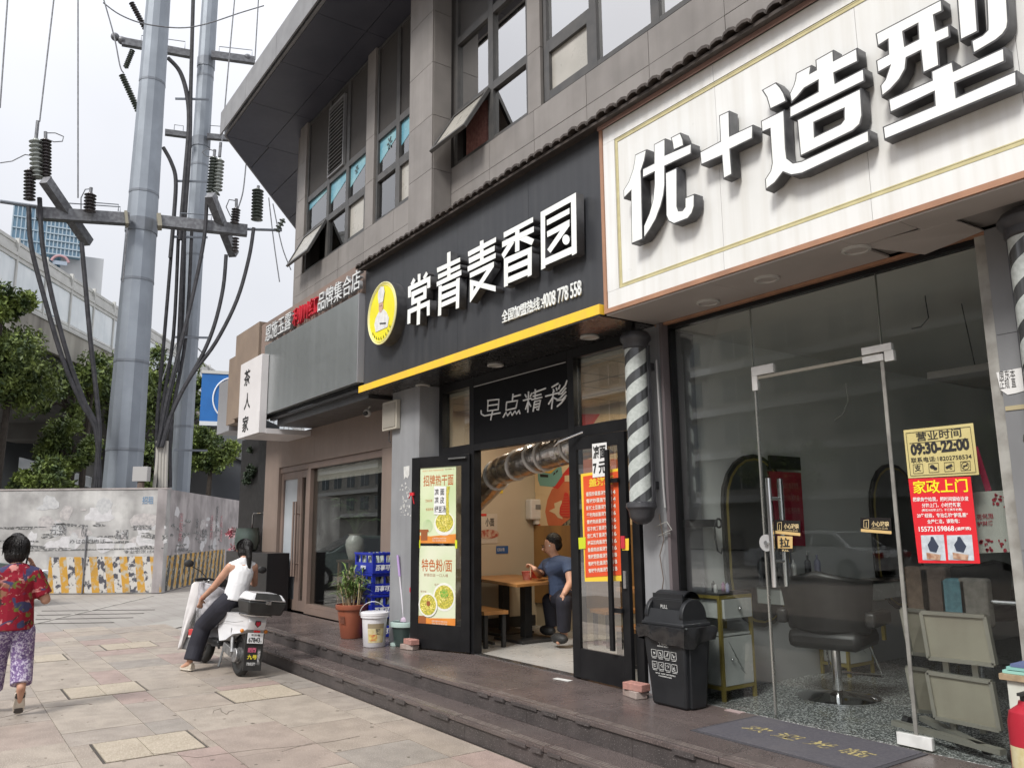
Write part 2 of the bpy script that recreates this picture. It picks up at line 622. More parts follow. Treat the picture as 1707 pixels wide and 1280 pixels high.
# ============================================================ ground
def sheet(name, x0, x1, y0, y1, z, m, kind='structure', th=.05):
 mb = MB().box((x0, y0, z - th), (x1, y1, z))
 return struct(name, mb, m, base=((x0 + x1) / 2, (y0 + y1) / 2, z), smooth=False)
mgr = M('open_ground', (.25, .235, .215), .85, c2=(.20, .19, .175), ns=.35, dirt=.3, dc=(.13, .12, .11))
mb = MB().box((-600, -300, -.35), (200, 500, -.06))
struct('ground', mb, mgr, smooth=False, base=(0, 0, -.06))
def brick_mat(name, c1, c2, mortar, sx, sy, off=.5, dirt=.3):
 m = bpy.data.materials.new(name)
 m.use_nodes = True
 t = m.node_tree
 b = t.nodes['Principled BSDF']
 b.inputs['Roughness'].default_value = .6
 N, Lk = t.nodes.new, t.links.new
 tc = N('ShaderNodeTexCoord')
 br = N('ShaderNodeTexBrick')
 br.offset = off
 br.inputs['Scale'].default_value = 1
 br.inputs['Brick Width'].default_value = sx
 br.inputs['Row Height'].default_value = sy
 br.inputs['Mortar Size'].default_value = .006
 br.inputs['Color1'].default_value = (*c1, 1)
 br.inputs['Color2'].default_value = (*c2, 1)
 br.inputs['Mortar'].default_value = (*mortar, 1)
 nz = N('ShaderNodeTexNoise'); nz.inputs['Scale'].default_value = 1.1; nz.inputs['Detail'].default_value = 8
 mr = N('ShaderNodeMapRange'); mr.inputs[1].default_value = .4; mr.inputs[2].default_value = .7
 mr.inputs[3].default_value = 0; mr.inputs[4].default_value = dirt
 mx = N('ShaderNodeMixRGB'); mx.inputs[2].default_value = (.12, .105, .09, 1)
 Lk(tc.outputs['Object'], br.inputs['Vector']); Lk(tc.outputs['Object'], nz.inputs['Vector'])
 Lk(nz.outputs[0], mr.inputs[0]); Lk(mr.outputs[0], mx.inputs[0]); Lk(br.outputs[0], mx.inputs[1])
 Lk(mx.outputs[0], b.inputs['Base Color'])
 return m
pav_m = brick_mat('square_paving', (.36, .31, .25), (.33, .27, .235), (.15, .13, .11), .62, .62)
far_m = brick_mat('forecourt_paving', (.31, .29, .265), (.285, .262, .24), (.19, .175, .16), .45, .3)
sheet('square', -13.9, 4, -14, 3.50, -.014, pav_m)
sheet('forecourt', -42, -13.9, -14, 16, -.016, far_m)
sheet('pavement', -13.9, 4, 3.47, 9, -.02, grout)
pave = struct('paving', MB().box((-15.25, -3.2, -.05), (-3.2, 3.46, -.0075)), grout, smooth=False, base=(-11, 0, 0))
rg = random.Random(3)
cells = []
S = .616
covers = [(-7.20, -6.58, 1.145, 1.825), (-9.83, -9.2, 1.245, 1.93), (-8.68, -8.02, 2.48, 3.13), (-12.6, -11.98, .9, 1.55), (-13.2, -12.55, 2.1, 2.75)]
def covered(x, y):
 return any(a - .02 < x < b + .02 and c - .02 < y < d + .02 for a, b, c, d in covers)
iy = 0
y = 3.455
while y > -3:
 row = S if iy % 3 else S * .5
 x = -4.0 - (iy % 2) * .31
 while x > -15.2:
  wd = S if rg.random() < .72 else S * 1.5
  cells.append((x - wd, x, y - row, y))
  x -= wd
 y -= row
 iy += 1
def inview(x, y):
 d = V(x, y, 0) - CAM
 k = d.dot(_f)
 if k <= .5:
  return False
 px = 853.5 + d.dot(_r) / k * FPX
 py = 640 - d.dot(_u) / k * FPX
 return -90 < px < 1750 and 860 < py < 1400
cells = [c for c in cells if inview((c[0] + c[1]) / 2, (c[2] + c[3]) / 2)]
def clip_rect(r, cut):
 """pieces of r outside cut"""
 x0, x1, y0, y1 = r
 a, b, c, d = cut
 if x1 <= a or x0 >= b or y1 <= c or y0 >= d:
  return [r]
 out = []
 if x0 < a: out.append((x0, a, y0, y1))
 if x1 > b: out.append((b, x1, y0, y1))
 m0, m1 = max(x0, a), min(x1, b)
 if y0 < c: out.append((m0, m1, y0, c))
 if y1 > d: out.append((m0, m1, d, y1))
 return out
pieces = []
for c in cells:
 rs = [c]
 for cv in covers:
  rs = [q for r in rs for q in clip_rect(r, (cv[0] - .02, cv[1] + .02, cv[2] - .02, cv[3] + .02))]
 pieces += [r for r in rs if r[1] - r[0] > .03 and r[3] - r[2] > .03]
pieces.sort(key=lambda r: math.hypot((r[0] + r[1]) / 2, (r[2] + r[3]) / 2))
print('slabs', len(pieces))
rest = MB()
for i, r in enumerate(pieces):
 g = .0024
 dz = rg.uniform(-.0012, .0012)
 if i < 285:
  mb = MB().box((r[0] + g, r[2] + g, -.03), (r[1] - g, r[3] - g, dz))
  obj('slab', mb, rg.choice(SL + [SL[0], SL[1], SL[5], SL[6]]), pave, smooth=False)
 else:
  rest.box((r[0] + g, r[2] + g, -.03), (r[1] - g, r[3] - g, dz), rg.randrange(7))
if rest.v:
 obj('slabs', rest, SL, pave, kind='stuff', smooth=False)
for k, (a, b, c, d) in enumerate(covers):
 lab = ['pale stone-inlaid access cover nearest the camera in the square paving', 'pale stone-inlaid access cover ahead of the scooter on the walking woman\'s right',
           'pale stone-inlaid access cover between the scooter and the steps', 'grey access cover beside the walking woman\'s knees',
           'small pale access cover beyond the scooter rider'][k]
 t = thing('access_cover', ((a + b) / 2, (c + d) / 2, 0), lab, 'access cover', 'stone-inlaid covers in the paving')
 fr = MB()
 for q in ((a - .016, b + .016, c - .016, c), (a - .016, b + .016, d, d + .016), (a - .016, a, c, d), (b, b + .016, c, d)):
  fr.box((q[0], q[2], -.02), (q[1], q[3], -.003))
 obj('frame', fr, M('cover_frame', (.06, .052, .045), .8), t, smooth=False)
 cut = c + (d - c) * .46
 for s0, s1 in ((c, cut), (cut, d)):
  obj('slab', MB().box((a + .003, s0 + .003, -.02), (b - .003, s1 - .003, .0025)), slab_pale, t, smooth=False)
ck_m = M('crack_dark', (.13, .11, .09), .9)
for k, pp in enumerate((((0, 1196), (60, 1180), (150, 1172)), ((470, 1252), (520, 1238), (560, 1234), (600, 1226)), ((345, 1085), (372, 1090), (380, 1100)), ((250, 1255), (330, 1262), (430, 1248), (520, 1240)), ((355, 1188), (368, 1180), (378, 1190), (390, 1183)), ((170, 1060), (230, 1050), (300, 1046)))):
 r_ = random.Random(k)
 q_ = [P(*a_, 'z', .002) for a_ in pp]
 w_ = MB()
 for a_, b_ in zip(q_[:-1], q_[1:]):
  m_ = a_.lerp(b_, .5) + V(r_.uniform(-.03, .03), r_.uniform(-.03, .03), 0)
  w_.beam(a_, m_, .004, .0012).beam(m_, b_, .004, .0012)
 obj('crack', w_, ck_m, pave, kind='stuff', smooth=False)
gs = MB(); r_ = random.Random(77)
for k in range(260):
 x_, y_ = r_.uniform(-14, -4), r_.uniform(-1.5, 3.4)
 s_ = r_.uniform(.005, .018)
 gs.prism([(x_ + math.cos(a_ * .9) * s_ * r_.uniform(.7, 1.2), y_ + math.sin(a_ * .9) * s_) for a_ in range(7)], .0014, .0022)
obj('trodden_spots', gs, M('gum_dark', (.17, .145, .12), .9), pave, kind='stuff', smooth=False)
ln = MB()
a, b = P(200, 1022, 'z', 0), P(60, 1050, 'z', 0)
ln2 = []
wl = M('worn_white_paint', (.42, .40, .36), .7, c2=(.28, .26, .235), ns=4)
p1, p2 = P(255, 992, 'z', 0), P(50, 1040, 'z', 0)
struct('painted_line', MB().beam((p1.x, p1.y, -.008), (p2.x, p2.y, -.008), .06, .006), wl, smooth=False)
drain = M('drain_grate', (.075, .07, .065), .7)
for pa, pb in (((70, 1017), (258, 1015)), ((62, 1024), (240, 1021)), ((60, 1031), (222, 1028)), ((60, 1038), (190, 1036))):
 q1, q2 = P(*pa, 'z', 0), P(*pb, 'z', 0)
 struct('drain_strip', MB().beam((q1.x, q1.y, -.010), (q2.x, q2.y, -.010), .035, .008), drain, smooth=False)
pale = M('pale_paving_band', (.36, .345, .32), .7, c2=(.31, .295, .27), ns=2)
for quadp in (((185, 1050), (300, 1030), (330, 1037), (250, 1056)), ((120, 1075), (300, 1068), (318, 1074), (110, 1084)), ((240, 1052), (310, 1046), (318, 1056), (255, 1061))):
 vs = [P(*q, 'z', 0) for q in quadp]
 struct('paving_band', MB().prism([(v.x, v.y) for v in vs], -.012, -.0035), pale, smooth=False)
# ============================================================ steps and landing
up = [(2.5, 3.79), (-11.2, 3.79), (-12.3, 4.05), (-15.3, 5.45), (-15.6, 6.5), (2.5, 6.5)]
lo = [(2.5, 3.49), (-11.35, 3.49), (-12.55, 3.76), (-15.7, 5.2), (-16.0, 6.4), (2.5, 6.4)]
st = thing('stone_steps', (-6, 3.6, 0), 'two dark red granite steps with worn grooved nosings below the shops', 'steps')
obj('lower_core', MB().prism(lo, -.05, .118), granite_r, st, smooth=False)
obj('upper_core', MB().prism([(p[0], p[1] + .004) for p in up], .1, .268), granite_r, st, smooth=False)
def tread(y_edge, ydeep, z, xs0, xs1, seed, lens=1.22):
 r = random.Random(seed)
 x = xs0
 while x > xs1:
  L = lens * r.uniform(.8, 1.1)
  x2 = max(x - L, xs1)
  j = r.uniform(-.004, .004)
  dz = r.uniform(-.0015, .0015)
  yb = y_edge - .022 + j
  if ydeep > 1.5:
   rows = [(yb, y_edge + .42), (y_edge + .423, y_edge + 1.01)]
  else:
   rows = [(yb, y_edge + ydeep)]
  for q, (ya, yc) in enumerate(rows):
   obj('slab', MB().box((x2 + .0015, ya, z - .032), (x - .0015, yc, z + dz)), r.choice([granite, granite_b]), st, smooth=False, bev=.004 if q == 0 else 0)
   if q == 0:
    gm = MB()
    for k in range(3):
     gm.box((x2 + .02, ya + .035 + k * .022, z + dz - .002), (x - .02, ya + .041 + k * .022, z + dz + .0012))
    obj('groove', gm, groove_m, st, smooth=False)
    ch = MB()
    xx = x2 + .05
    while xx < x - .1:
     l2 = r.uniform(.05, .35)
     if r.random() < .55:
      ch.box((xx, ya - .004 - r.uniform(0, .004), z - .032 - r.uniform(.006, .022)), (min(xx + l2, x - .01), ya + .02, z - .02))
     xx += l2 + r.uniform(.05, .4)
    if ch.v:
     obj('chipped_edge', ch, granite_r, st, kind='stuff', smooth=False)
  x = x2
tread(3.49, .31, .15, 2.4, -11.3, 4)
tread(3.79, 1.7, .30, 2.4, -11.2, 5)
def turned(poly, z):
 obj('slab', MB().prism(poly, z - .032, z), granite, st, smooth=False, bev=.004)
turned([(-11.203, 3.768), (-12.31, 4.03), (-12.1, 4.80), (-11.203, 4.80)], .30)
turned([(-12.314, 4.03), (-13.8, 4.72), (-13.8, 4.80), (-12.104, 4.80)], .30)
turned([(-13.805, 4.72), (-15.33, 5.43), (-15.6, 5.6), (-15.6, 5.9), (-13.805, 5.9)], .30)
turned([(-11.303, 3.468), (-12.56, 3.74), (-12.30, 4.05), (-11.2, 3.79), (-11.303, 3.79)], .15)
turned([(-12.565, 3.74), (-15.72, 5.18), (-15.3, 5.45), (-12.305, 4.05)], .15)
for i in range(12):     # risers faced with single stones
 x = 2.4 - i * 1.14
 obj('riser', MB().box((x - 1.137, 3.482, .0), (x, 3.49, .117)), granite_r, st, smooth=False)
 obj('riser', MB().box((x - 1.137 + .4, 3.782, .151), (x + .4, 3.792, .267)), granite_r, st, smooth=False)
# ============================================================ the building's upper storey
bl = thing('corner_building', (-6, 6, 0), 'grey-brown tiled corner building with a dark projecting roof canopy above the shop signs', 'building')
WY = 4.75
core = MB()
core.box((-13.2, WY + .05, 4.9), (3, WY + .3, 5.87))           # band below the windows
core.box((-13.2, WY + .05, 5.87), (-12.87, WY + .3, 8.7))
core.box((-10.40, WY + .05, 5.87), (-10.12, WY + .3, 8.7))
core.box((-8.98, WY + .05, 5.87), (-7.90, WY + .3, 12))
core.box((-6.33, WY + .05, 5.87), (-6.13, WY + .3, 12))
core.box((-2.65, WY + .05, 5.87), (3, WY + .3, 12))
core.box((-12.87, WY + .055, 7.22), (-8.98, WY + .28, 8.7))
obj('wall_core', core, facade_base, bl, smooth=False)
def panels(x0, x1, z0, z1, y, dx, dz, seed, ph=0, holes=()):
 r = random.Random(seed)
 nx = max(1, round((x1 - x0) / dx))
 nz = max(1, round((z1 - z0) / dz))
 for i in range(nx):
  for j in range(nz):
   a, b = x0 + (x1 - x0) * i / nx, x0 + (x1 - x0) * (i + 1) / nx
   c, d = z0 + (z1 - z0) * j / nz, z0 + (z1 - z0) * (j + 1) / nz
   obj('wall_panel', MB().box((a + .003, y + r.uniform(0, .002), c + .003), (b - .003, y + .04, d - .003)), r.choice([facade_c, facade_d]), bl, smooth=False)
panels(-13.2, -8.53, 5.20, 5.56, WY, .93, .36, 1)
panels(-13.2, -8.53, 5.56, 5.90, WY, .93, .34, 2)
panels(-13.2, -9.12, 4.60, 5.20, WY, .93, .6, 3)
panels(-7.93, 3, 4.75, 5.20, WY, .82, .45, 4)
panels(-7.93, 3, 5.20, 5.58, WY, .82, .38, 5)
panels(-7.93, 3, 5.58, 5.91, WY, .82, .33, 6)
panels(-13.2, -12.87, 5.90, 8.7, WY, .33, .7, 7)
panels(-10.40, -10.12, 5.90, 8.7, WY, .28, .7, 8)
panels(-6.35, -6.12, 5.91, 12, WY, .23, .68, 9)
panels(-2.65, 3, 5.91, 8.0, WY, .82, .68, 10)
PY = 4.485
obj('pier_core', MB().box((-8.515, PY + .02, 4.6), (-7.946, WY + .05, 12)), facade_base, bl, smooth=False)
zz = 4.45
for j in range(9):
 z2 = zz + .70
 for m_ in (0,):
  obj('wall_panel', MB().box((-8.525, PY, zz + .003), (-7.94, PY + .02, z2 - .003)), facade_c if j % 2 else facade_d, bl, smooth=False)
  obj('wall_panel', MB().box((-7.945, PY + .021, zz + .003), (-7.932, WY, z2 - .003)), facade_d if j % 2 else facade_c, bl, smooth=False)
  obj('wall_panel', MB().box((-8.53, PY + .021, zz + .003), (-8.517, WY, z2 - .003)), facade_c, bl, smooth=False)
 zz = z2
pane_sky = GLASS('window_glass', (.86, .90, .88), 1.0, .0, .60)
pane_teal = GLASS('window_glass_teal', (.80, .90, .90), 1.0, .01, .24)
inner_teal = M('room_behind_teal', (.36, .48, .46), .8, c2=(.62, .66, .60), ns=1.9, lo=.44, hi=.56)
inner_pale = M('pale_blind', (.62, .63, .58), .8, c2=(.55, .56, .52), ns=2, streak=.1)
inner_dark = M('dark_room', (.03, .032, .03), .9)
frost = M('frosted_pane', (.42, .40, .36), .28, c2=(.36, .345, .31), ns=2.5, spec=.6)
dark_pan = M('dark_spandrel', (.075, .072, .07), .3, c2=(.055, .054, .054), ns=1.5, streak=.2)
blue_reflection = M('blue_reflection', (.13, .33, .42), .25, c2=(.22, .42, .46), ns=3)
curtain = M('pink_curtain', (.30, .15, .13), .9, c2=(.22, .10, .09), ns=20)
FR = .05
def win(x0, x1, z0, z1, kind='glass', y=WY, behind=None, fname='window', t=FR, label=None):
 """one light: its own frame with pane set inside"""
 f = MB()
 f.box((x0, y + .03, z0), (x0 + t, y + .11, z1)).box((x1 - t, y + .03, z0), (x1, y + .11, z1))
 f.box((x0 + t, y + .032, z0), (x1 - t, y + .108, z0 + t)).box((x0 + t, y + .032, z1 - t), (x1 - t, y + .108, z1))
 fo = obj(fname, f, frame_m, bl, smooth=False, label=label)
 if kind == 'open':
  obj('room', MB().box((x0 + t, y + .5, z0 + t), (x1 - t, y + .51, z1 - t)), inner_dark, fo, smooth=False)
  return fo
 pm = {'glass': pane_sky, 'teal': pane_teal, 'frost': frost, 'panel': dark_pan, 'pale': pane_sky}[kind]
 obj('pane', MB().box((x0 + t, y + .07, z0 + t), (x1 - t, y + .076, z1 - t)), pm, fo, smooth=False)
 if kind in ('glass', 'teal', 'pale'):
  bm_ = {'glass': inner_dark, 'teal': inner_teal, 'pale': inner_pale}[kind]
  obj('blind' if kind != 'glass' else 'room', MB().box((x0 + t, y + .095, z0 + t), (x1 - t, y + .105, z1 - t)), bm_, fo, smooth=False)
 return fo
def sash(x0, x1, z0, z1, ang, y=WY):
 """top-hung sash swung outward"""
 a = R_(ang)
 h = z1 - z0
 o = V(0, y + .02, z1)
 dn = V(0, -math.sin(a), -math.cos(a))
 nn = V(0, -math.cos(a), math.sin(a))
 f = MB()
 t = .05
 def bx(xa, xb, s0, s1):
  f.obox(V((xa + xb) / 2, 0, 0) + o + dn * (s0 + s1) / 2, (1, 0, 0), dn, nn, (xb - xa) / 2, (s1 - s0) / 2, .02)
 bx(x0, x0 + t, 0, h); bx(x1 - t, x1, 0, h); bx(x0 + t, x1 - t, 0, t); bx(x0 + t, x1 - t, h - t, h)
 fo = obj('open_sash', f, frame_m, bl, smooth=False)
 g = MB().obox(V((x0 + x1) / 2, 0, 0) + o + dn * h / 2, (1, 0, 0), dn, nn, (x1 - x0) / 2 - t, h / 2 - t, .004)
 obj('pane', g, frost, fo, smooth=False)
A = [-12.85, -11.9, -11.13, -10.42]
for i in range(3):
 win(A[i], A[i + 1], 6.58, 7.22, 'teal')
 win(A[i], A[i + 1], 7.22, 8.68, 'panel')
win(A[0], A[1], 5.9, 6.58, 'open')
sash(A[0], A[1], 5.9, 6.56, 27)
win(A[1], A[2], 5.9, 6.58, 'teal')
win(A[2], A[3], 5.9, 6.58, 'frost', t=.075)
win(-10.10, -9.43, 6.58, 7.22, 'teal')
win(-9.43, -8.72, 6.58, 7.22, 'teal')
win(-10.10, -9.43, 7.22, 8.68, 'panel')
win(-9.43, -8.72, 7.22, 8.68, 'panel')
win(-10.10, -9.43, 5.9, 6.58, 'teal')
win(-9.43, -8.72, 5.9, 6.58, 'frost', t=.075)
win(-7.88, -7.10, 6.6, 7.57, 'glass')
win(-7.10, -6.36, 6.6, 7.57, 'pale')
win(-7.88, -7.10, 7.57, 9.4, 'panel')
win(-7.10, -6.36, 7.57, 9.4, 'panel')
win(-7.88, -7.10, 5.92, 6.6, 'open')
sash(-7.88, -7.10, 5.92, 6.58, 31)
win(-7.10, -6.36, 5.92, 6.6, 'pale')
cm = MB()
for i in range(9):
 x = -7.72 + i * .05
 cm.cyl((x, WY + .12, 5.95), (x, WY + .12, 6.56), .028, n=8)
obj('curtain', cm, curtain, bl)
for i, (a, b) in enumerate(((-6.10, -5.32), (-5.32, -4.50), (-4.50, -3.6), (-3.6, -2.68))):
 if i == 0:
  win(a, b, 5.94, 6.56, 'frost', t=.09)
  win(a, b, 6.56, 8.2, 'pale')
 else:
  win(a, b, 5.94, 8.2, 'pale')
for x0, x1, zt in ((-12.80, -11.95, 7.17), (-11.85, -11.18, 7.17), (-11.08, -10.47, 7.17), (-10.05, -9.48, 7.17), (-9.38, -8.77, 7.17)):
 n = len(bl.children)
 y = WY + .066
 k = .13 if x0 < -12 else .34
 obj('blue_reflection', MB().prism([(x0, zt), (x0, zt - k), (x1, zt - k * .35), (x1, zt)], 0, .003, axes=((0, y, 0), (1, 0, 0), (0, 0, 1), (0, 1, 0))), blue_reflection, bl, smooth=False)  # mirrored blue sky painted onto the upper panes as flat wedges
fl = M('paper_flower', (.10, .13, .14), .8)
for x, z, s in ((-9.74, 7.02, .07), (-10.85, 7.04, .055)):
 m_ = MB()
 for k in range(6):
  a = k * math.pi / 3
  m_.obox((x + math.cos(a) * s * .7, WY + .060, z + math.sin(a) * s * .9), (math.cos(a), 0, math.sin(a)), (0, 1, 0), (-math.sin(a), 0, math.cos(a)), s * .45, .002, s * .16)
 obj('paper_flower', m_, fl, bl, smooth=False)
lv = MB()
lx0, lx1 = P(546, 262, 'y', WY).x, P(574, 170, 'y', WY).x
lv.box((lx0, WY + .0, 7.27), (lx0 + .03, WY + .05, 8.5)).box((lx1 - .03, WY + .0, 7.27), (lx1, WY + .05, 8.5)).box((lx0 + .03, WY, 8.46), (lx1 - .03, WY + .05, 8.5)).box((lx0 + .03, WY, 7.27), (lx1 - .03, WY + .05, 7.3))
lo_ = obj('louvre', lv, fascia_m, bl, smooth=False)
for i in range(18):
 z = 7.33 + i * .0635
 obj('slat', MB().obox(((lx0 + lx1) / 2, WY + .01, z), (1, 0, 0), (0, .75, .66), (0, -.66, .75), (lx1 - lx0) / 2 - .035, .03, .004), fascia_m, lo_, smooth=False)
cz = 8.70
cp = [(4, 3.62), (-14.25, 3.69), (-18.6, 6.85), (-18.6, 9), (4, 9)]
obj('canopy', MB().prism(cp, cz + .02, cz + .44), fascia_m, bl, smooth=False)
def cut_band(poly, n, axis=0):
 pass
xs = [-14.2 + i * 1.45 for i in range(13)]
for i in range(12):
 a, b = xs[i], xs[i + 1]
 for (ya, yb) in ((3.72, 4.46), (4.47, 5.2)):
  obj('soffit_panel', MB().box((a + .004, ya, cz), (b - .004, yb, cz + .03)), canopy_m, bl, smooth=False)
e = V(-18.6, 6.85, 0) - V(-14.25, 3.69, 0)
eL = e.length
e.normalize()
n2 = V(-e.y, e.x, 0)
if n2.x < 0:
 n2 = -n2
for i in range(4):
 a0, a1 = i * eL / 4 + .006, (i + 1) * eL / 4 - .006
 p0 = V(-14.21, 3.72, 0) + e * a0
 p1 = V(-14.21, 3.72, 0) + e * a1
 q1 = V(-14.204, p1.y + .0, 0) if i else V(-14.204, p1.y, 0)
 obj('soffit_panel', MB().prism([(p0.x, p0.y), (-14.206, p0.y), (-14.206, p1.y - .01), (p1.x, p1.y - .01)], cz, cz + .03), canopy_m, bl, smooth=False)
for i in range(12):
 a, b = -14.25 + i * 1.5, -14.25 + (i + 1) * 1.5
 obj('fascia_panel', MB().box((a + .004, 3.61 + .0, cz + .005), (b - .004, 3.635, cz + .45)), fascia_m, bl, smooth=False)
obj('side_wall', MB().box((-13.55, WY + .1, 4.4), (-13.21, 9, 8.7)), facade_c, bl, smooth=False)
obj('roof_core', MB().box((-13.2, WY + .4, 3.3), (3, 9, 8.7)), M('dark_void', (.03, .03, .03), .9), bl, smooth=False)
lg = thing('tile_ledge', (-6, 4.1, 4.8), 'dark wavy roof-tile ledge running along the top of the black and white signs', 'ledge')
t1 = MB()
nT = 92
pitch = .118
for i in range(nT):
 x = -9.12 + i * pitch
 k = .035 + .006 * math.sin(i * 2.3)
 vs, fs = [], []
 for j in range(5):
  an = math.pi * j / 4
  vs.append((x + pitch / 2 - math.cos(an) * pitch * .5, 4.06 + .008 * math.sin(i * 1.7), 4.855 + math.sin(an) * k))
 for j in range(5):
  an = math.pi * j / 4
  vs.append((x + pitch / 2 - math.cos(an) * pitch * .5, WY - .001, 5.0 + math.sin(an) * k))
 vs += [(a[0], a[1] + .0, a[2] - .022) for a in vs[:10]]
 fs = [(j, j + 1, j + 6, j + 5) for j in range(4)] + [(j + 11, j + 10, j + 15, j + 16) for j in range(4)] + [(j + 1, j, j + 10, j + 11) for j in range(4)] + [(0, 5, 15, 10), (4, 14, 19, 9)]
 if i < 90:
  obj('ledge_tile', MB().add(vs, fs), tile_dark, lg, smooth=False)
obj('ledge_board', MB().prism([(4.09, 4.84), (4.75, 4.975), (4.75, 4.95), (4.09, 4.815)], -9.12, 1.6, axes=((0, 0, 0), (0, 1, 0), (0, 0, 1), (1, 0, 0))), tile_dark, lg, smooth=False)
# ============================================================ signs
bs = thing('restaurant_sign', (-6.85, 4.2, 3.25), 'long black signboard with big white characters, yellow bottom edge and a round yellow chef emblem', 'shop sign')
xs = [-9.11, -8.30, -7.12, -5.25, -4.62]
seams = [P(545 / 4.923 + 560, 560, 'y', 4.2).x, P(763, 500, 'y', 4.2).x, P(883, 500, 'y', 4.2).x]
seams = [-9.10, seams[0], seams[1], seams[2], -4.615]
for a, b in zip(seams[:-1], seams[1:]):
 obj('panel', MB().box((a + .0015, 4.2, 3.33), (b - .0015, 4.23, 4.86)), sign_black, bs, smooth=False)
obj('backing', MB().box((-9.09, 4.232, 3.27), (-4.62, 4.72, 4.84)), black_board, bs, smooth=False)
obj('yellow_trim', MB().box((-9.12, 4.14, 3.25), (-4.63, 4.199, 3.333)), yellow_m, bs, smooth=False, bev=.003)
obj('soffit', MB().box((-9.10, 4.145, 3.235), (-4.63, 4.85, 3.249)), soffit_b, bs, smooth=False)
def crop_pts(pts, sc, ox, oy, y):
 out = []
 for p in pts:
  q = P(p[0] / sc + ox, p[1] / sc + oy, 'y', y)
  out.append((q.x, q.z))
 return out
def glyph(parent, shapes, sc, ox, oy, y, depth, label, side=dark_side, rim=0, gx=None):
 """traced strokes, each a solid; the face sits in the plane y"""
 for k, sh in enumerate(shapes):
  polys = [crop_pts(s, sc, ox, oy, y) for s in sh]
  shape(parent, polys, y + .0004 * k, depth, [side if rim else white_letter, side], name='letter_stroke', label=label if k == 0 else None)
  if rim:
   shape(parent, polys, y - .003 + .0004 * k, .004, [white_letter, white_letter], name='letter_face', offset=-rim)
LY = 4.09
c1 = [[[(108, 408), (505, 213), (503, 418), (450, 437), (450, 325), (160, 470), (158, 590), (110, 605)]],
      [[(280, 185), (330, 172), (328, 305), (285, 335)]],
      [[(155, 350), (205, 247), (240, 292), (212, 350), (165, 385)]],
      [[(372, 240), (430, 135), (460, 178), (425, 245), (385, 270)]],
      [[(165, 500), (437, 378), (433, 612), (165, 738)], [(215, 575), (378, 492), (378, 548), (215, 622)]],
      [[(98, 818), (492, 640), (490, 910), (440, 922), (440, 750), (150, 880), (145, 1055), (93, 1072)]],
      [[(268, 670), (325, 650), (315, 1070), (258, 1088)]]]
c2 = [[[(622, 75), (1035, -115), (1035, -38), (628, 157)]], [[(640, 192), (1035, 8), (1035, 82), (642, 272)]], [[(615, 325), (1055, 105), (1055, 195), (620, 402)]],
      [[(802, -195), (862, -222), (862, 260), (802, 290)]],
      [[(650, 402), (706, 375), (694, 912), (638, 928)]], [[(962, 270), (1025, 243), (1012, 780), (955, 800)]],
      [[(695, 408), (970, 290), (970, 385), (695, 500)]], [[(695, 552), (970, 430), (970, 525), (695, 645)]], [[(692, 690), (970, 565), (968, 655), (692, 775)]]]
c3 = [[[(92, 365), (520, 140), (518, 215), (95, 440)]], [[(102, 465), (500, 268), (497, 350), (108, 545)]], [[(85, 590), (515, 380), (512, 458), (88, 668)]],
      [[(272, 205), (328, 182), (328, 490), (275, 515)]], [[(118, 690), (485, 512), (485, 590), (118, 765)]],
      [[(378, 640), (484, 588), (125, 1135), (118, 1040)]], [[(118, 788), (172, 800), (172, 1050), (118, 1135)]], [[(120, 788), (510, 885), (510, 970), (122, 868)]]]
c4 = [[[(635, 72), (1085, -165), (1085, -88), (638, 155)]], [[(612, 212), (1095, -25), (1095, 60), (612, 300)]], [[(812, -20), (875, -40), (875, 345), (810, 372)]],
      [[(705, 240), (800, 215), (635, 470), (602, 405)]], [[(872, 95), (985, 120), (1100, 175), (1060, 262), (872, 185)]],
      [[(638, 470), (700, 445), (698, 880), (638, 902)]], [[(1000, 320), (1062, 283), (1060, 715), (1000, 748)]],
      [[(638, 468), (1062, 283), (1062, 375), (638, 570)]], [[(690, 600), (1005, 460), (1005, 560), (690, 690)]], [[(690, 755), (1005, 620), (1005, 715), (690, 850)]]]
ell = [(540 + 52 * math.cos(t * math.pi / 9), 765 + 72 * math.sin(t * math.pi / 9)) for t in range(18)]
c5 = [[[(180, 375), (683, 95), (695, 955), (628, 993), (625, 965), (248, 1130), (248, 1165), (188, 1195)], [(245, 430), (612, 228), (622, 862), (245, 1035)]],
      [[(268, 488), (590, 315), (590, 395), (270, 565)]], [[(270, 650), (590, 478), (590, 570), (318, 955), (275, 905), (460, 635), (275, 730)]], [ell]]
for ch, (sh, sc, ox, oy) in zip('常青麦香园', ((c1, 10.67, 670, 440), (c2, 10.67, 670, 440), (c3, 9.146, 770, 380), (c4, 9.146, 770, 380), (c5, 8.533, 880, 310))):
 glyph(bs, sh, sc, ox, oy, LY, .085, None)
a, b = P(838, 530, 'y', 4.19), P(905, 508, 'y', 4.19)
text(bs, '全国加盟热线：', (a.x, 4.19, a.z - .055), (b.x - a.x), .12, white_letter, depth=.012, bold=.006)
a, b = P(905, 512, 'y', 4.19), P(970, 488, 'y', 4.19)
text(bs, '4008 778 558', (a.x, 4.19, a.z - .02), (b.x - a.x), .13, white_letter, depth=.012, bold=.006)
ec = V(-8.345, 4.07, 4.085)
er = .375
yel = M('emblem_yellow', (.82, .74, .03), .4, c2=(.74, .66, .03), ns=4)
em = obj('emblem', MB().cyl(ec + V(0, 0, 0), ec + V(0, .13, 0), er, n=48), [dark_side], bs)
ax_ = (0, -1, 0)
obj('emblem_face', MB().cyl(ec + V(0, -.006, 0), ec, er * .985, n=48), yel, em)
rm = MB()
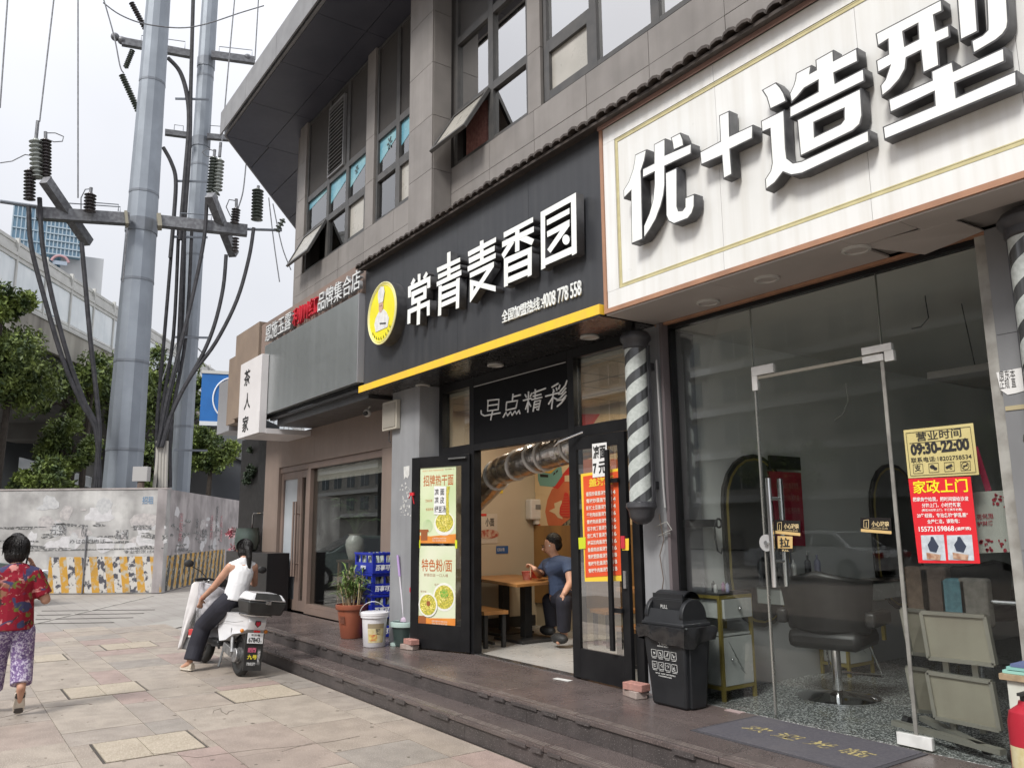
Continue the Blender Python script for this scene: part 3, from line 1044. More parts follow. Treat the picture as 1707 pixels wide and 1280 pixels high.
for rr in (.98, .93, .89):
 pts = [ec + V(math.cos(t * math.pi / 24) * er * rr, -.008, math.sin(t * math.pi / 24) * er * rr) for t in range(49)]
 rm.tube(pts, .0035 if rr < .98 else .008, 5)
obj('emblem_ring', rm, M('emblem_ring', (.75, .72, .4), .4), em)
chw = M('chef_white', (.72, .72, .70), .7, c2=(.60, .60, .60), ns=16, streak=.3, ss=60, sc=(.35, .35, .36))
skin_p = M('print_skin', (.52, .33, .25), .7)
ink = M('ink_black', (.02, .02, .02), .6)
def flat(parent, pts, y, m, name='print', th=.002):
 obj(name, MB().prism(pts, -th, 0, axes=((0, y, 0), (1, 0, 0), (0, 0, 1), (0, 1, 0))), m, parent, smooth=False)
def circ(cx, cz_, rx, rz_, n=20, a0=0, a1=360):
 return [(cx + rx * math.cos(R_(a0 + (a1 - a0) * t / (n if a1 - a0 < 360 else n))), cz_ + rz_ * math.sin(R_(a0 + (a1 - a0) * t / n))) for t in range(n if a1 - a0 >= 360 else n + 1)]
ex, ez = ec.x, ec.z
flat(em, [(ex - .15, ez - .20), (ex + .16, ez - .2), (ex + .19, ez - .10), (ex + .12, ez - .01), (ex + .05, ez + .035), (ex - .08, ez + .03), (ex - .16, ez - .03), (ex - .19, ez - .10)], ec.y - .009, chw, 'chef_jacket')
flat(em, circ(ex - .02, ez + .085, .058, .075), ec.y - .0115, skin_p, 'chef_face')
flat(em, [(ex - .075, ez + .13), (ex + .04, ez + .13), (ex + .075, ez + .24), (ex + .05, ez + .31), (ex - .03, ez + .325), (ex - .09, ez + .29), (ex - .10, ez + .22)], ec.y - .014, chw, 'chef_hat')
flat(em, [(ex - .04, ez - .11), (ex + .12, ez - .14), (ex + .12, ez - .155), (ex - .04, ez - .125)], ec.y - .0135, ink, 'print')
flat(em, [(ex - .045, ez + .095), (ex - .028, ez + .095), (ex - .028, ez + .088), (ex - .045, ez + .088)], ec.y - .0155, ink, 'print')
flat(em, [(ex - .008, ez + .095), (ex + .010, ez + .095), (ex + .010, ez + .088), (ex - .008, ez + .088)], ec.y - .0155, ink, 'print')
for k in range(9):
 an = R_(222 + k * 12)
 cx, cz2 = ex + math.cos(an) * er * .80, ez + math.sin(an) * er * .80
 flat(em, [(cx - .012, cz2 - .016), (cx + .012, cz2 - .016), (cx + .012, cz2 - .008), (cx - .004, cz2 - .008), (cx - .004, cz2 + .016), (cx - .012, cz2 + .016)], ec.y - .009, ink)
def downlight(x, y, z, r, m, parent, lab):
 t = thing('downlight', (x, y, z), lab, 'ceiling light', parent)
 obj('trim_ring', MB().lathe([(r, 0), (r, -.012), (r * .8, -.016), (r * .78, -.002)], (x, y, z), 24), M('lamp_trim', (.5, .5, .48), .4), t)
 obj('diffuser', MB().cyl((x, y, z - .006), (x, y, z - .003), r * .77, n=24), m, t)
dif = M('lamp_off', (.45, .43, .40), .35, c2=(.40, .38, .35), ns=9)
for i, p in enumerate(((705, 642), (826, 608), (983, 561))):
 q = P(*p, 'z', 3.235)
 downlight(q.x, q.y, 3.234, .085, dif, 'unlit round downlights under the black sign', ['leftmost unlit downlight under the black sign, above the grey wall', 'middle unlit downlight under the black sign, above the chalk-lettered board', 'right unlit downlight under the black sign, near the barber pole'][i])
ws = thing('salon_sign', (-1.5, 4.19, 3.25), 'large white signboard with copper edging, gold line border and four huge raised white characters', 'shop sign')
WX0, WX1, WZ0, WZ1 = -4.61, 1.5, 3.25, 4.86
FY = 4.186
obj('backing', MB().box((WX0 + .01, FY + .03, WZ0 + .01), (WX1, 4.74, WZ1 - .01)), M('sign_backing', (.25, .24, .23), .7), ws, smooth=False)
fr = MB()
fr.box((WX0, FY - .012, WZ0), (WX1, FY + .03, WZ0 + .035)).box((WX0, FY - .012, WZ1 - .02), (WX1, FY + .03, WZ1)).box((WX0, FY - .012, WZ0 + .035), (WX0 + .032, FY + .03, WZ1 - .02))
obj('copper_frame', fr, copper_m, ws, smooth=False)
obj('top_strip', MB().box((WX0, FY - .03, WZ1 - .06), (WX1, FY - .0125, WZ1 + .005)), pink_strip, ws, smooth=False)
mar = .135
xs = [WX0 + .032 + mar, P(1193, 200, 'y', FY).x, P(1433, 130, 'y', FY).x, P(1700, 130, 'y', FY).x, WX1]
for a, b in zip(xs[:-1], xs[1:]):
 obj('panel', MB().box((a + .0015, FY + .008, WZ0 + .035 + mar), (b - .0015, FY + .029, WZ1 - .06 - mar)), white_panel, ws, smooth=False)
for (z0, z1) in ((WZ0 + .035, WZ0 + .035 + mar - .002), (WZ1 - .06 - mar + .002, WZ1 - .06)):
 for a, b in zip([WX0 + .034] + xs[1:-1], xs[1:]):
  obj('border_panel', MB().box((a + .0015, FY, z0), (b - .0015, FY + .028, z1)), white_panel, ws, smooth=False)
obj('border_panel', MB().box((WX0 + .034, FY, WZ0 + .035 + mar), (WX0 + .032 + mar - .002, FY + .028, WZ1 - .06 - mar)), white_panel, ws, smooth=False)
gl = MB()
for o1 in (0, .022):
 a = WX0 + .032 + mar + o1 + .004
 zb, zt = WZ0 + .035 + mar + o1 + .004, WZ1 - .06 - mar - o1 - .004
 gl.box((a, FY + .003, zb), (WX1, FY + .0075, zb + .007)).box((a, FY + .003, zt - .007), (WX1, FY + .0075, zt)).box((a, FY + .003, zb + .007), (a + .007, FY + .0075, zt - .007))
a = WX0 + .032 + mar + .012
gl.box((a, FY + .005, WZ0 + .035 + mar + .012), (WX1, FY + .0077, WZ0 + .035 + mar + .025)).box((a, FY + .005, WZ1 - .06 - mar - .025), (WX1, FY + .0077, WZ1 - .06 - mar - .012)).box((a, FY + .005, WZ0 + .035 + mar + .025), (a + .013, FY + .0077, WZ1 - .06 - mar - .025))
obj('gold_border', gl, gold_line, ws, smooth=False)
you = [[[(160, 325), (268, 273), (250, 380), (218, 475), (222, 560), (235, 1110), (128, 1155), (122, 750), (122, 665), (55, 735), (52, 655), (100, 575), (140, 460), (155, 380)]],
       [[(335, 228), (440, 172), (440, 325), (685, 218), (685, 318), (440, 434), (440, 600), (428, 700), (402, 800), (355, 925), (300, 1020), (240, 1108), (240, 985), (290, 870), (325, 740), (338, 600), (338, 490), (228, 545), (230, 455), (335, 402)]],
       [[(441, 492), (550, 440), (552, 800), (565, 840), (600, 838), (622, 808), (622, 722), (712, 685), (712, 800), (690, 870), (650, 920), (520, 970), (470, 945), (447, 890)]],
       [[(490, 165), (580, 118), (605, 175), (615, 242), (515, 287), (505, 220)]]]
shi = [[[(240, 605), (325, 565), (330, 770), (520, 680), (520, 795), (335, 885), (350, 1090), (275, 1130), (262, 940), (92, 1015), (82, 905), (250, 815)]]]
zao = [[[(590, 397), (708, 332), (745, 370), (775, 420), (800, 490), (658, 560), (645, 510), (630, 460)]],
       [[(870, 258), (1000, 190), (990, 255), (1035, 230), (1030, 150), (1180, 65), (1185, 150), (1375, 48), (1385, 165), (1190, 260), (1198, 335), (1430, 215), (1440, 325), (818, 632), (818, 535), (1050, 408), (1050, 325), (940, 388), (890, 450), (832, 508), (817, 432), (850, 360), (865, 310)]],
       [[(878, 640), (1405, 378), (1420, 600), (1400, 680), (1340, 735), (905, 945)], [(1025, 665), (1262, 555), (1262, 640), (1240, 670), (1028, 775)]],
       [[(582, 650), (775, 555), (790, 870), (800, 950), (850, 990), (920, 975), (1470, 720), (1478, 825), (920, 1085), (830, 1100), (765, 1075), (700, 1160), (622, 1220), (615, 1130), (660, 1060), (672, 1000), (655, 720), (590, 748)]]]
xing = [[[(48, 290), (618, -8), (628, 100), (555, 135), (570, 258), (680, 210), (690, 320), (585, 368), (600, 565), (450, 635), (430, 445), (320, 500), (310, 590), (260, 680), (180, 770), (100, 835), (88, 735), (130, 680), (165, 575), (65, 632), (52, 520), (155, 465), (150, 350), (65, 405)],
         [(292, 275), (405, 215), (412, 335), (305, 390)]],
  [[(722, -250), (890, -330), (930, 275), (768, 355)]],
  [[(975, -370), (1150, -450), (1190, 180), (1180, 240), (1140, 300), (1080, 350), (878, 470), (862, 350), (960, 300), (1000, 260), (1000, 200)]],
  [[(155, 850), (525, 685), (520, 610), (710, 520), (722, 600), (1150, 402), (1160, 530), (735, 712), (745, 825), (1255, 600), (1262, 730), (122, 1200), (108, 1085), (550, 900), (543, 795), (170, 972)]]]
for sh, sc, ox, oy in ((you, 5.567, 1030, 200), (shi, 4.924, 1150, 70), (zao, 4.924, 1150, 70), (xing, 5.12, 1450, 0)):
 glyph(ws, sh, sc, ox, oy, 4.092, .085, None, rim=.009)
sf = [(-4.60, -3.55), (-3.548, -2.56)]
for a, b in sf:
 obj('soffit_board', MB().box((a, 4.19, 3.236), (b, 4.72, 3.249)), soffit_w, ws, smooth=False)
obj('soffit_board', MB().box((-2.2, 4.19, 3.238), (1.5, 4.44, 3.249)), soffit_w, ws, smooth=False)
obj('soffit_board', MB().box((-2.558, 4.19, 3.237), (-2.202, 4.38, 3.2485)), soffit_w, ws, smooth=False)
q = [(-2.556, 4.385, 3.237), (-2.02, 4.445, 3.237), (-1.99, 4.70, 3.225), (-2.35, 4.735, 3.195)]
sg = MB()
sg.add([V(*p) for p in q] + [V(p[0], p[1], p[2] + .008) for p in q], [(0, 3, 2, 1), (4, 5, 6, 7), (0, 1, 5, 4), (1, 2, 6, 5), (2, 3, 7, 6), (3, 0, 4, 7)])
obj('soffit_board', sg, soffit_w, ws, smooth=False, label='loose soffit board hanging down at one corner')
obj('soffit_void', MB().box((-2.55, 4.4, 3.30), (-1.0, 4.73, 3.31)), black_board, ws, smooth=False)
obj('head_trim', MB().box((-4.6, 4.722, 3.215), (1.5, 4.76, 3.235)), copper_m, ws, smooth=False)
for i, p in enumerate(((1180, 503), (1278, 464), (1427, 415))):
 q = P(*p, 'z', 3.236)
 downlight(q.x, q.y, 3.2355, .085, M('lamp_off_w', (.42, .395, .375), .4), 'unlit round downlights under the white sign', ['leftmost unlit downlight in the soffit under the white sign', 'middle unlit downlight in the soffit under the white sign', 'rightmost unlit downlight, beside the loose soffit board'][i])
ss_ = thing('tea_shop_sign', (-10.9, 4.12, 3.39), 'plain brushed silver signboard with small white and red characters standing along its top', 'shop sign')
obj('board', MB().box((-12.72, 4.12, 3.39), (-9.135, 4.20, 4.53)), silver_m, ss_, smooth=False, bev=.004)
obj('side_cap', MB().box((-9.133, 4.118, 3.388), (-9.112, 4.21, 4.532)), silver_s, ss_, smooth=False)
obj('letter_board', MB().box((-13.2, 4.215, 4.40), (-9.115, 4.235, 4.99)), M('letter_board', (.23, .165, .135), .6, c2=(.18, .135, .115), ns=2), ss_, smooth=False)
obj('back_box', MB().box((-12.75, 4.202, 3.34), (-9.12, 4.213, 4.5)), black_board, ss_, smooth=False)
obj('lower_fascia', MB().box((-12.44, 4.28, 3.20), (-9.12, 4.84, 3.36)), M('lower_fascia', (.05, .05, .052), .3, c2=(.035, .035, .036), ns=2), ss_, smooth=False)
obj('lip', MB().box((-12.6, 4.215, 3.30), (-9.12, 4.278, 3.34)), M('lip_m', (.05, .05, .052), .35), ss_, smooth=False)
red_l = M('red_letter', (.50, .02, .035), .4)
pale_l = M('pale_letter', (.66, .68, .68), .35)
side_l = M('letter_side_pale', (.30, .30, .31), .5)
zb = 4.60
a = P(450, 568, 'y', 4.15).x
def seg(px0, px1, s, m):
 x0, x1 = P(px0, 520, 'y', 4.15).x, P(px1, 520, 'y', 4.15).x
 text(ss_, s, (x0, 4.15, 4.575), x1 - x0, .27, None, depth=.05, bold=0, mats=[m, side_l if m is pale_l else red_l], name='letter')
seg(449, 491, '恩施玉露', pale_l)
seg(493, 533, '利川红', red_l)
seg(535, 605, '品牌集合店', pale_l)
up_ = thing('upright_sign', (-13, 4.05, 3.1), 'tall white lightbox sign with three black brush characters at the building corner', 'shop sign')
wb = M('white_lightbox', (.70, .68, .68), .35, c2=(.66, .64, .64), ns=3)
obj('box', MB().box((-13.56, 4.0, 3.09), (-12.47, 4.115, 4.345)), wb, up_, smooth=False, bev=.004)
obj('arm', MB().box((-13.5, 4.117, 3.085), (-12.46, 4.845, 3.165)), wb, up_, smooth=False)
for i, (c, pxy) in enumerate((('茶', (412, 630)), ('人', (412, 669)), ('家', (409, 707)))):
 q = P(*pxy, 'y', 3.998)
 text(up_, c, (q.x - .16, 3.997, q.z - .13), .32, .27, ink, bold=.02)
bk = thing('brown_sign_block', (-14, 4.4, 3.6), 'plain brown signboard block rising behind the white upright sign', 'shop sign')
obj('block', MB().box((-14.6, 4.2, 3.55), (-13.3, 4.75, 5.08)), [M('brown_block', (.25, .19, .145), .5, c2=(.21, .16, .125), ns=2)], bk, smooth=False)
obj('step_block', MB().box((-15.15, 4.25, 3.5), (-14.62, 4.75, 4.75)), MATS['brown_block'], bk, smooth=False)
obj('grey_block', MB().box((-16.0, 4.32, 3.42), (-15.2, 4.75, 4.42)), silver_s, bk, smooth=False)
bsn = thing('blue_sign', (-24, 8.4, 4.9), 'blue square sign with a white ring and half-hidden white character, behind the upright sign', 'sign')
blu = M('sign_blue', (.02, .14, .42), .4, c2=(.018, .125, .38), ns=3)
c0 = D(332, 708, 24.6); c1_ = D(400, 700, 24.6)
eR = V(c1_.x - c0.x, c1_.y - c0.y, 0).normalized()
eN = eR.cross(V(0, 0, 1))
zb_ = c0.z; zt_ = D(334, 622, 24.6).z
W_ = 1.7
def onb(u, v_, d=0):
 return V(c0.x, c0.y, 0) + eR * u + V(0, 0, zb_ + v_) + eN * d
H_ = zt_ - zb_
obj('face', MB().obox(onb(W_ / 2, H_ / 2, -.08), eR, eN, (0, 0, 1), W_ / 2, .08, H_ / 2), blu, bsn, smooth=False)
obj('base_strip', MB().obox(onb(W_ / 2, .05, .006), eR, eN, (0, 0, 1), W_ / 2, .012, .06), M('strip_w', (.6, .62, .65), .5), bsn, smooth=False)
obj('top_cap', MB().obox(onb(W_ / 2, H_ + .05, -.08), eR, eN, (0, 0, 1), W_ / 2 + .02, .1, .045), M('cap_w', (.5, .5, .48), .6), bsn, smooth=False)
cc_ = (W_ * .5, H_ * .5)
pts = [onb(cc_[0] + math.cos(t * math.pi / 20) * .52, cc_[1] + .04 + math.sin(t * math.pi / 20) * .62, .01) for t in range(41)]
obj('ring', MB().tube(pts, .022, 6), M('ring_w', (.75, .77, .8), .5), bsn)
text(bsn, '福', onb(cc_[0] - .25, cc_[1] - .24, .012), .5, .56, MATS['ring_w'], Rv=eR, Uv=(0, 0, 1), bold=.02)
obj('post', MB().cyl(onb(W_ * .9, -3.2, -.3), onb(W_ * .9, H_, -.3), .08, n=10), fascia_m, bsn)
# ============================================================ ground floor: tea shop front
ts = thing('tea_shopfront', (-12, 4.85, .3), 'brown-panelled tea shop front with a brown double door and a large dark window', 'shopfront')
TY = 4.85
obj('wall_panel', MB().box((-14.63, TY, .302), (-13.90, TY + .25, 3.2)), brown_al, ts, smooth=False)
obj('wall_panel', MB().box((-13.897, TY, 2.66), (-12.3, TY + .25, 3.2)), brown_al, ts, smooth=False)
obj('wall_panel', MB().box((-12.297, TY, 2.66), (-9.47, TY + .25, 3.2)), brown_al, ts, smooth=False)
obj('wall_panel', MB().box((-9.87, TY, .302), (-9.47, TY + .25, 2.657)), brown_al, ts, smooth=False)
obj('sill', MB().box((-12.52, TY + .02, .302), (-9.873, TY + .2, .40)), brown_fr, ts, smooth=False)
f = MB()
f.box((-12.60, TY + .03, .302), (-12.50, TY + .16, 2.657)).box((-9.93, TY + .03, .402), (-9.873, TY + .16, 2.657)).box((-12.5, TY + .03, 2.56), (-9.93, TY + .16, 2.657))
f.box((-12.5, TY + .03, .402), (-9.93, TY + .16, .45))
obj('window_frame', f, brown_fr, ts, smooth=False)
glz = GLASS('shop_glass', (.95, .97, .96), .45, .0, .005)
obj('pane', MB().box((-12.5, TY + .09, .45), (-9.93, TY + .098, 2.56)), glz, ts, smooth=False)
obj('roller_blind', MB().box((-12.46, TY + .13, 2.36), (-9.95, TY + .16, 2.55)), M('blind_cream', (.52, .48, .42), .8, c2=(.45, .42, .37), ns=3), ts, smooth=False)
def door_leaf(x0, x1, nm, glassm, t=.10):
 d = MB()
 d.box((x0, TY + .05, .315), (x0 + t, TY + .12, 2.56)).box((x1 - t, TY + .05, .315), (x1, TY + .12, 2.56))
 d.box((x0 + t, TY + .052, .315), (x1 - t, TY + .118, .47)).box((x0 + t, TY + .052, 2.44), (x1 - t, TY + .118, 2.56))
 o = obj('door', d, brown_fr, ts, smooth=False)
 obj('pane', MB().box((x0 + t, TY + .08, .47), (x1 - t, TY + .088, 2.44)), glassm, o, smooth=False)
 return o
fro = M('frosted_door_film', (.40, .43, .46), .3, c2=(.33, .36, .38), ns=1.5)
dl = door_leaf(-13.87, -13.02, 'door', fro)
dr = door_leaf(-13.015, -12.62, 'door', glz, .11)
for o, x in ((dl, -13.07), (dr, -12.96)):
 h = MB()
 h.cyl((x, TY - .02, .85), (x, TY - .02, 2.05), .018, n=10)
 h.cyl((x, TY - .02, 1.05), (x, TY + .05, 1.05), .012, n=8).cyl((x, TY - .02, 1.85), (x, TY + .05, 1.85), .012, n=8)
 obj('handle', h, brown_fr, o)
obj('door_head', MB().box((-13.9, TY + .03, 2.565), (-12.605, TY + .16, 2.657)), brown_fr, ts, smooth=False)
ti = MB()
ti.box((-14.6, 8.3, .3), (-9.1, 8.35, 3.2)).box((-14.65, 5.12, .3), (-14.6, 8.3, 3.2))
struct('tea_room_wall', ti, M('tea_wall', (.06, .055, .05), .8), smooth=False)
struct('tea_room_wall', MB().box((-9.13, 5.12, .3), (-9.06, 8.3, 3.2)), MATS['tea_wall'], smooth=False)
struct('tea_room_ceiling', MB().box((-14.6, 5.12, 3.05), (-9.14, 8.3, 3.2)), MATS['tea_wall'], smooth=False)
struct('tea_room_floor', MB().box((-14.6, 5.12, .25), (-9.14, 8.3, .298)), M('tea_floor', (.10, .08, .07), .3), smooth=False)
wood = M('dark_wood', (.10, .05, .03), .45, c2=(.07, .035, .02), ns=14)
wood2 = M('mid_wood', (.24, .125, .06), .45, c2=(.19, .095, .045), ns=12)
vx, vy = -11.7, 5.32
vt = thing('plant_stand', (vx, vy, .3), 'tall slim wooden stand carrying a white vase inside the tea shop window', 'plant stand')
obj('top', MB().box((vx - .24, vy - .2, 1.10), (vx + .24, vy + .2, 1.135)), wood, vt, smooth=False)
for sx in (-.2, .2):
 for sy in (-.16, .16):
  obj('leg', MB().box((vx + sx - .022, vy + sy - .022, .3), (vx + sx + .022, vy + sy + .022, 1.10)), wood2, vt, smooth=False)
vs_ = thing('vase', (vx, vy, 1.135), 'white vase with a painted sprig, holding a leafy plant, in the tea shop window', 'vase')
obj('body', MB().lathe([(.085, 0), (.10, .02), (.13, .12), (.15, .22), (.14, .30), (.10, .345), (.095, .37), (.115, .39), (.10, .385), (.085, .36)], (vx, vy, 1.135), 24), M('vase_white', (.62, .60, .55), .3, c2=(.5, .48, .44), ns=9), vs_)
leaf_d = M('leaf_dark', (.035, .07, .025), .5, c2=(.07, .12, .04), ns=18, spec=.4)
leaf_l = M('leaf_light', (.09, .15, .04), .5, c2=(.16, .23, .06), ns=16, spec=.4)
pl = MB()
rg = random.Random(5)
for k in range(17):
 an = rg.uniform(0, 6.28); L = rg.uniform(.15, .55); h = rg.uniform(.25, .62)
 tip = V(vx + math.cos(an) * L, vy + math.sin(an) * L * .5, 1.5 + h)
 pl.tube([(vx, vy, 1.5), (vx + math.cos(an) * L * .4, vy + math.sin(an) * L * .2, 1.5 + h * .7), tip], .006, 5)
 for q in range(8):
  a2 = q * .785 + rg.uniform(-.2, .2)
  dd = V(math.cos(a2), math.sin(a2), -.35).normalized()
  sd_ = dd.cross(V(0, 0, 1)).normalized()
  ll = rg.uniform(.12, .19)
  pl.add([tip, tip + dd * ll * .5 + sd_ * .028, tip + dd * ll, tip + dd * ll * .5 - sd_ * .028], [(0, 1, 2, 3)])
obj('foliage', pl, leaf_d, vs_, smooth=False)
pf = thing('picture', (-11.2, 5.6, 1.1), 'small gold-framed picture on the shelf behind the vase in the tea shop', 'picture')
obj('frame', MB().box((-11.35, 5.6, 1.12), (-10.85, 5.63, 1.55)), M('pic_gold', (.38, .28, .12), .5, c2=(.25, .18, .08), ns=8), pf, smooth=False)
obj('print', MB().box((-11.3, 5.592, 1.16), (-10.9, 5.599, 1.51)), M('pic_print', (.30, .26, .14), .6, c2=(.12, .10, .06), ns=10), pf, smooth=False)
tb = thing('tea_shelf', (-11.3, 5.65, .3), 'dark wooden sideboard inside the tea shop window', 'sideboard')
obj('top', MB().box((-12.0, 5.5, 1.07), (-10.3, 5.9, 1.11)), wood, tb, smooth=False)
for x in (-11.95, -10.4):
 obj('leg', MB().box((x, 5.55, .3), (x + .06, 5.85, 1.07)), wood, tb, smooth=False)
bw = thing('black_corner_wall', (-16.8, 5.45, .3), 'black wall panel with a dark bonsai relief beside the tea shop door', 'wall')
obj('panel', MB().box((-17.6, 5.3, .0), (-15.2, 5.6, 3.5)), M('black_wall', (.008, .007, .007), .5), bw, smooth=False)
obj('panel', MB().box((-15.2, 4.9, .3), (-14.635, 5.6, 3.3)), MATS['black_wall'], bw, smooth=False)
bc = P(416, 785, 'y', 5.25)
bn, _ = leaves((bc.x, 5.24, bc.z), (.34, .06, .62), 900, .08, seed=3, clumps=9)
obj('bonsai_relief', bn, M('leaf_relief', (.05, .075, .04), .7, c2=(.02, .035, .02), ns=9), bw, smooth=False)
pn = thing('black_planter', (-14.7, 4.55, .3), 'tall black box planter beside the tea shop door, behind the scooter rider', 'planter')
qa, qb = P(377, 918, 'y', 4.45), P(446, 918, 'y', 4.45)
obj('box', MB().box((qa.x, 4.45, .27), (qb.x, 4.82, qa.z)), M('planter_black', (.012, .011, .012), .3), pn, smooth=False, bev=.006)
q = P(410, 900, 'y', 4.6)
jp = P(411, 918, 'y', 4.62)
gj = thing('green_jar', (q.x, 4.62, qa.z), 'large grey-green glazed jar standing on the black planter', 'jar')
w2 = .215
obj('body', MB().lathe([(w2 * .62, 0), (w2 * .85, .03), (w2, .16), (w2 * .98, .3), (w2 * .9, .38), (w2 * .94, .41), (w2 * .8, .405)], (jp.x, 4.62, qa.z), 28), M('jar_green', (.075, .10, .09), .3, c2=(.055, .075, .066), ns=5), gj)
fl2, _ = leaves((jp.x - .62, 4.6, qa.z + .22), (.20, .12, .2), 260, .09, seed=9, clumps=7)
ff = thing('pink_flowers', (q.x - .55, 4.6, qa.z), 'pink artificial flowers leaning on the green jar', 'flowers')
obj('flower_heads', fl2, M('petal_pink', (.50, .12, .16), .6, c2=(.35, .30, .30), ns=14), ff, smooth=False)
ch = thing('chrome_stand', (q.x + .8, 4.9, qa.z), 'thin chrome hoop stand behind the green jar', 'stand')
h1, h2 = P(418, 918, 'y', 4.85), P(434, 860, 'y', 4.85)
x0, x1 = h1.x, P(436, 918, 'y', 4.85).x
obj('hoop', MB().tube([(x0, 4.86, h1.z), (x0, 4.86, h2.z), (x0 + .05, 4.86, h2.z + .06), (x1 - .05, 4.86, h2.z + .06), (x1, 4.86, h2.z), (x1, 4.86, h1.z)], .012, 8), chrome, ch)
# ============================================================ grey piers
pw = thing('grey_pier', (-8.6, 4.46, .3), 'wide grey-painted wall pier between the crates and the open restaurant door', 'pillar')
px0 = P(651, 900, 'y', 4.46).x
obj('face', MB().box((px0, 4.46, .302), (-8.13, 4.90, 3.232)), grey_col2, pw, smooth=False)
pst = M('paper_white', (.62, .62, .60), .8, c2=(.52, .52, .50), ns=12)
a = P(673, 778, 'y', 4.456)
obj('torn_notice', MB().prism([(a.x, a.z), (a.x + .14, a.z + .005), (a.x + .14, a.z - .10), (a.x + .10, a.z - .14), (a.x + .05, a.z - .12), (a.x + .01, a.z - .15)], -.002, 0, axes=((0, 4.458, 0), (1, 0, 0), (0, 0, 1), (0, 1, 0))), pst, pw, smooth=False)
rs = MB(); rg = random.Random(8)
for k in range(46):
 q = P(rg.gauss(676, 5), rg.uniform(805, 860), 'y', 4.457)
 s = rg.uniform(.004, .014)
 rs.box((q.x - s, 4.4565, q.z - s * rg.uniform(.4, 1.6)), (q.x + s, 4.459, q.z + s))
obj('sticker_remains', rs, pst, pw, kind='stuff', smooth=False)
mp = thing('middle_pier', (-4.75, 4.72, .3), 'narrow grey pier between the restaurant door and the salon glass, behind the barber pole', 'pillar')
obj('face', MB().box((-4.84, 4.735, .302), (-4.53, 5.1, 3.232)), grey_col2, mp, smooth=False)
obj('trim', MB().box((-4.535, 4.70, .302), (-4.505, 4.80, 3.232)), M('trim_mauve', (.13, .11, .115), .4), mp, smooth=False)
obj('trim', MB().box((-4.58, 4.715, .302), (-4.545, 4.734, 3.232)), grey_col, mp, smooth=False)
rp = thing('right_pier', (-1.6, 4.72, .3), 'grey-panelled pier with torn paper notices at the right of the salon glass', 'pillar')
for z0, z1 in ((.302, 1.45), (1.453, 2.62), (2.623, 3.235)):
 obj('panel', MB().box((-2.0, 4.72, z0), (-1.15, 5.2, z1)), grey_col, rp, smooth=False)
obj('trim', MB().box((-2.065, 4.74, .302), (-2.003, 4.86, 3.232)), M('trim_pale', (.36, .355, .33), .45, c2=(.22, .21, .19), ns=7), rp, smooth=False)
qs = [P(*p, 'y', 4.717) for p in ((1661, 621), (1707, 612), (1712, 650), (1695, 655), (1680, 658), (1668, 650))]
obj('torn_notice', MB().prism([(p.x, p.z) for p in qs], -.002, 0, axes=((0, 4.718, 0), (1, 0, 0), (0, 0, 1), (0, 1, 0))), M('paper_w', (.72, .72, .71), .8), rp, smooth=False)
a = P(1666, 632, 'y', 4.714); b = P(1692, 622, 'y', 4.714)
text(rp, '房东本', (a.x, 4.714, a.z - .005), (b.x - a.x), .05, ink)
a = P(1667, 646, 'y', 4.714); b = P(1694, 642, 'y', 4.714)
text(rp, '正规 直', (a.x, 4.714, a.z - .01), (b.x - a.x), .055, ink)
a = P(1675, 681, 'y', 4.71)
obj('tape_residue', MB().box((a.x, 4.715, a.z - .012), (a.x + .16, 4.719, a.z + .012)), M('residue', (.42, .36, .22), .8), rp, smooth=False)
# ============================================================ restaurant front
rf = thing('restaurant_shopfront', (-6.6, 4.72, .3), 'black aluminium restaurant shopfront with glass transoms and a board lettered in white script', 'shopfront')
RY = 4.72
def bar(x0, x1, z0, z1, y0=RY - .005, y1=RY + .09, name='frame_bar'):
 return obj(name, MB().box((x0, y0, z0), (x1, y1, z1)), black_al, rf, smooth=False)
bar(-8.12, -8.045, .302, 3.232); bar(-7.46, -7.37, .302, 3.232); bar(-5.75, -5.66, .302, 3.232); bar(-4.945, -4.86, .302, 3.232)
bar(-8.042, -7.463, 3.14, 3.232, name='head'); bar(-7.367, -5.753, 3.14, 3.232, name='head'); bar(-5.657, -4.948, 3.14, 3.232, name='head')
bar(-8.042, -7.463, 2.40, 2.50, name='transom'); bar(-7.367, -5.753, 2.42, 2.49, name='transom'); bar(-5.657, -4.948, 2.40, 2.50, name='transom')
obj('pane', MB().box((-8.042, RY + .04, 2.502), (-7.463, RY + .047, 3.138)), glz, rf, smooth=False)
obj('pane', MB().box((-5.657, RY + .04, 2.502), (-4.948, RY + .047, 3.138)), glz, rf, smooth=False)
obj('pane', MB().box((-8.042, RY + .04, .303), (-7.463, RY + .047, 2.398)), glz, rf, smooth=False)
obj('trim_line', MB().box((-7.36, RY - .012, 3.118), (-5.76, RY - .006, 3.126)), M('white_line', (.5, .5, .5), .5), rf, smooth=False)
board = obj('lettered_board', MB().box((-7.365, RY - .004, 2.492), (-5.755, RY + .02, 3.137)), black_board, rf, smooth=False)
chalk = M('script_white', (.72, .72, .70), .6)
def strokes(parent, sc, ox, oy, y, lines, r, m, name='lettering'):
 mb = MB()
 for ln_ in lines:
  pts = [P(p[0] / sc + ox, p[1] / sc + oy, 'y', y) for p in ln_]
  mb.tube([V(p.x, p.y, p.z) for p in pts], r, 6)
 obj(name, mb, m, parent)
sc4 = 4.0
zd = [[(615, 350), (612, 420), (682, 410)], [(612, 350), (688, 342), (682, 412)], [(613, 385), (682, 375)], [(568, 415), (570, 440), (590, 452), (698, 432)], [(645, 418), (632, 482)]]
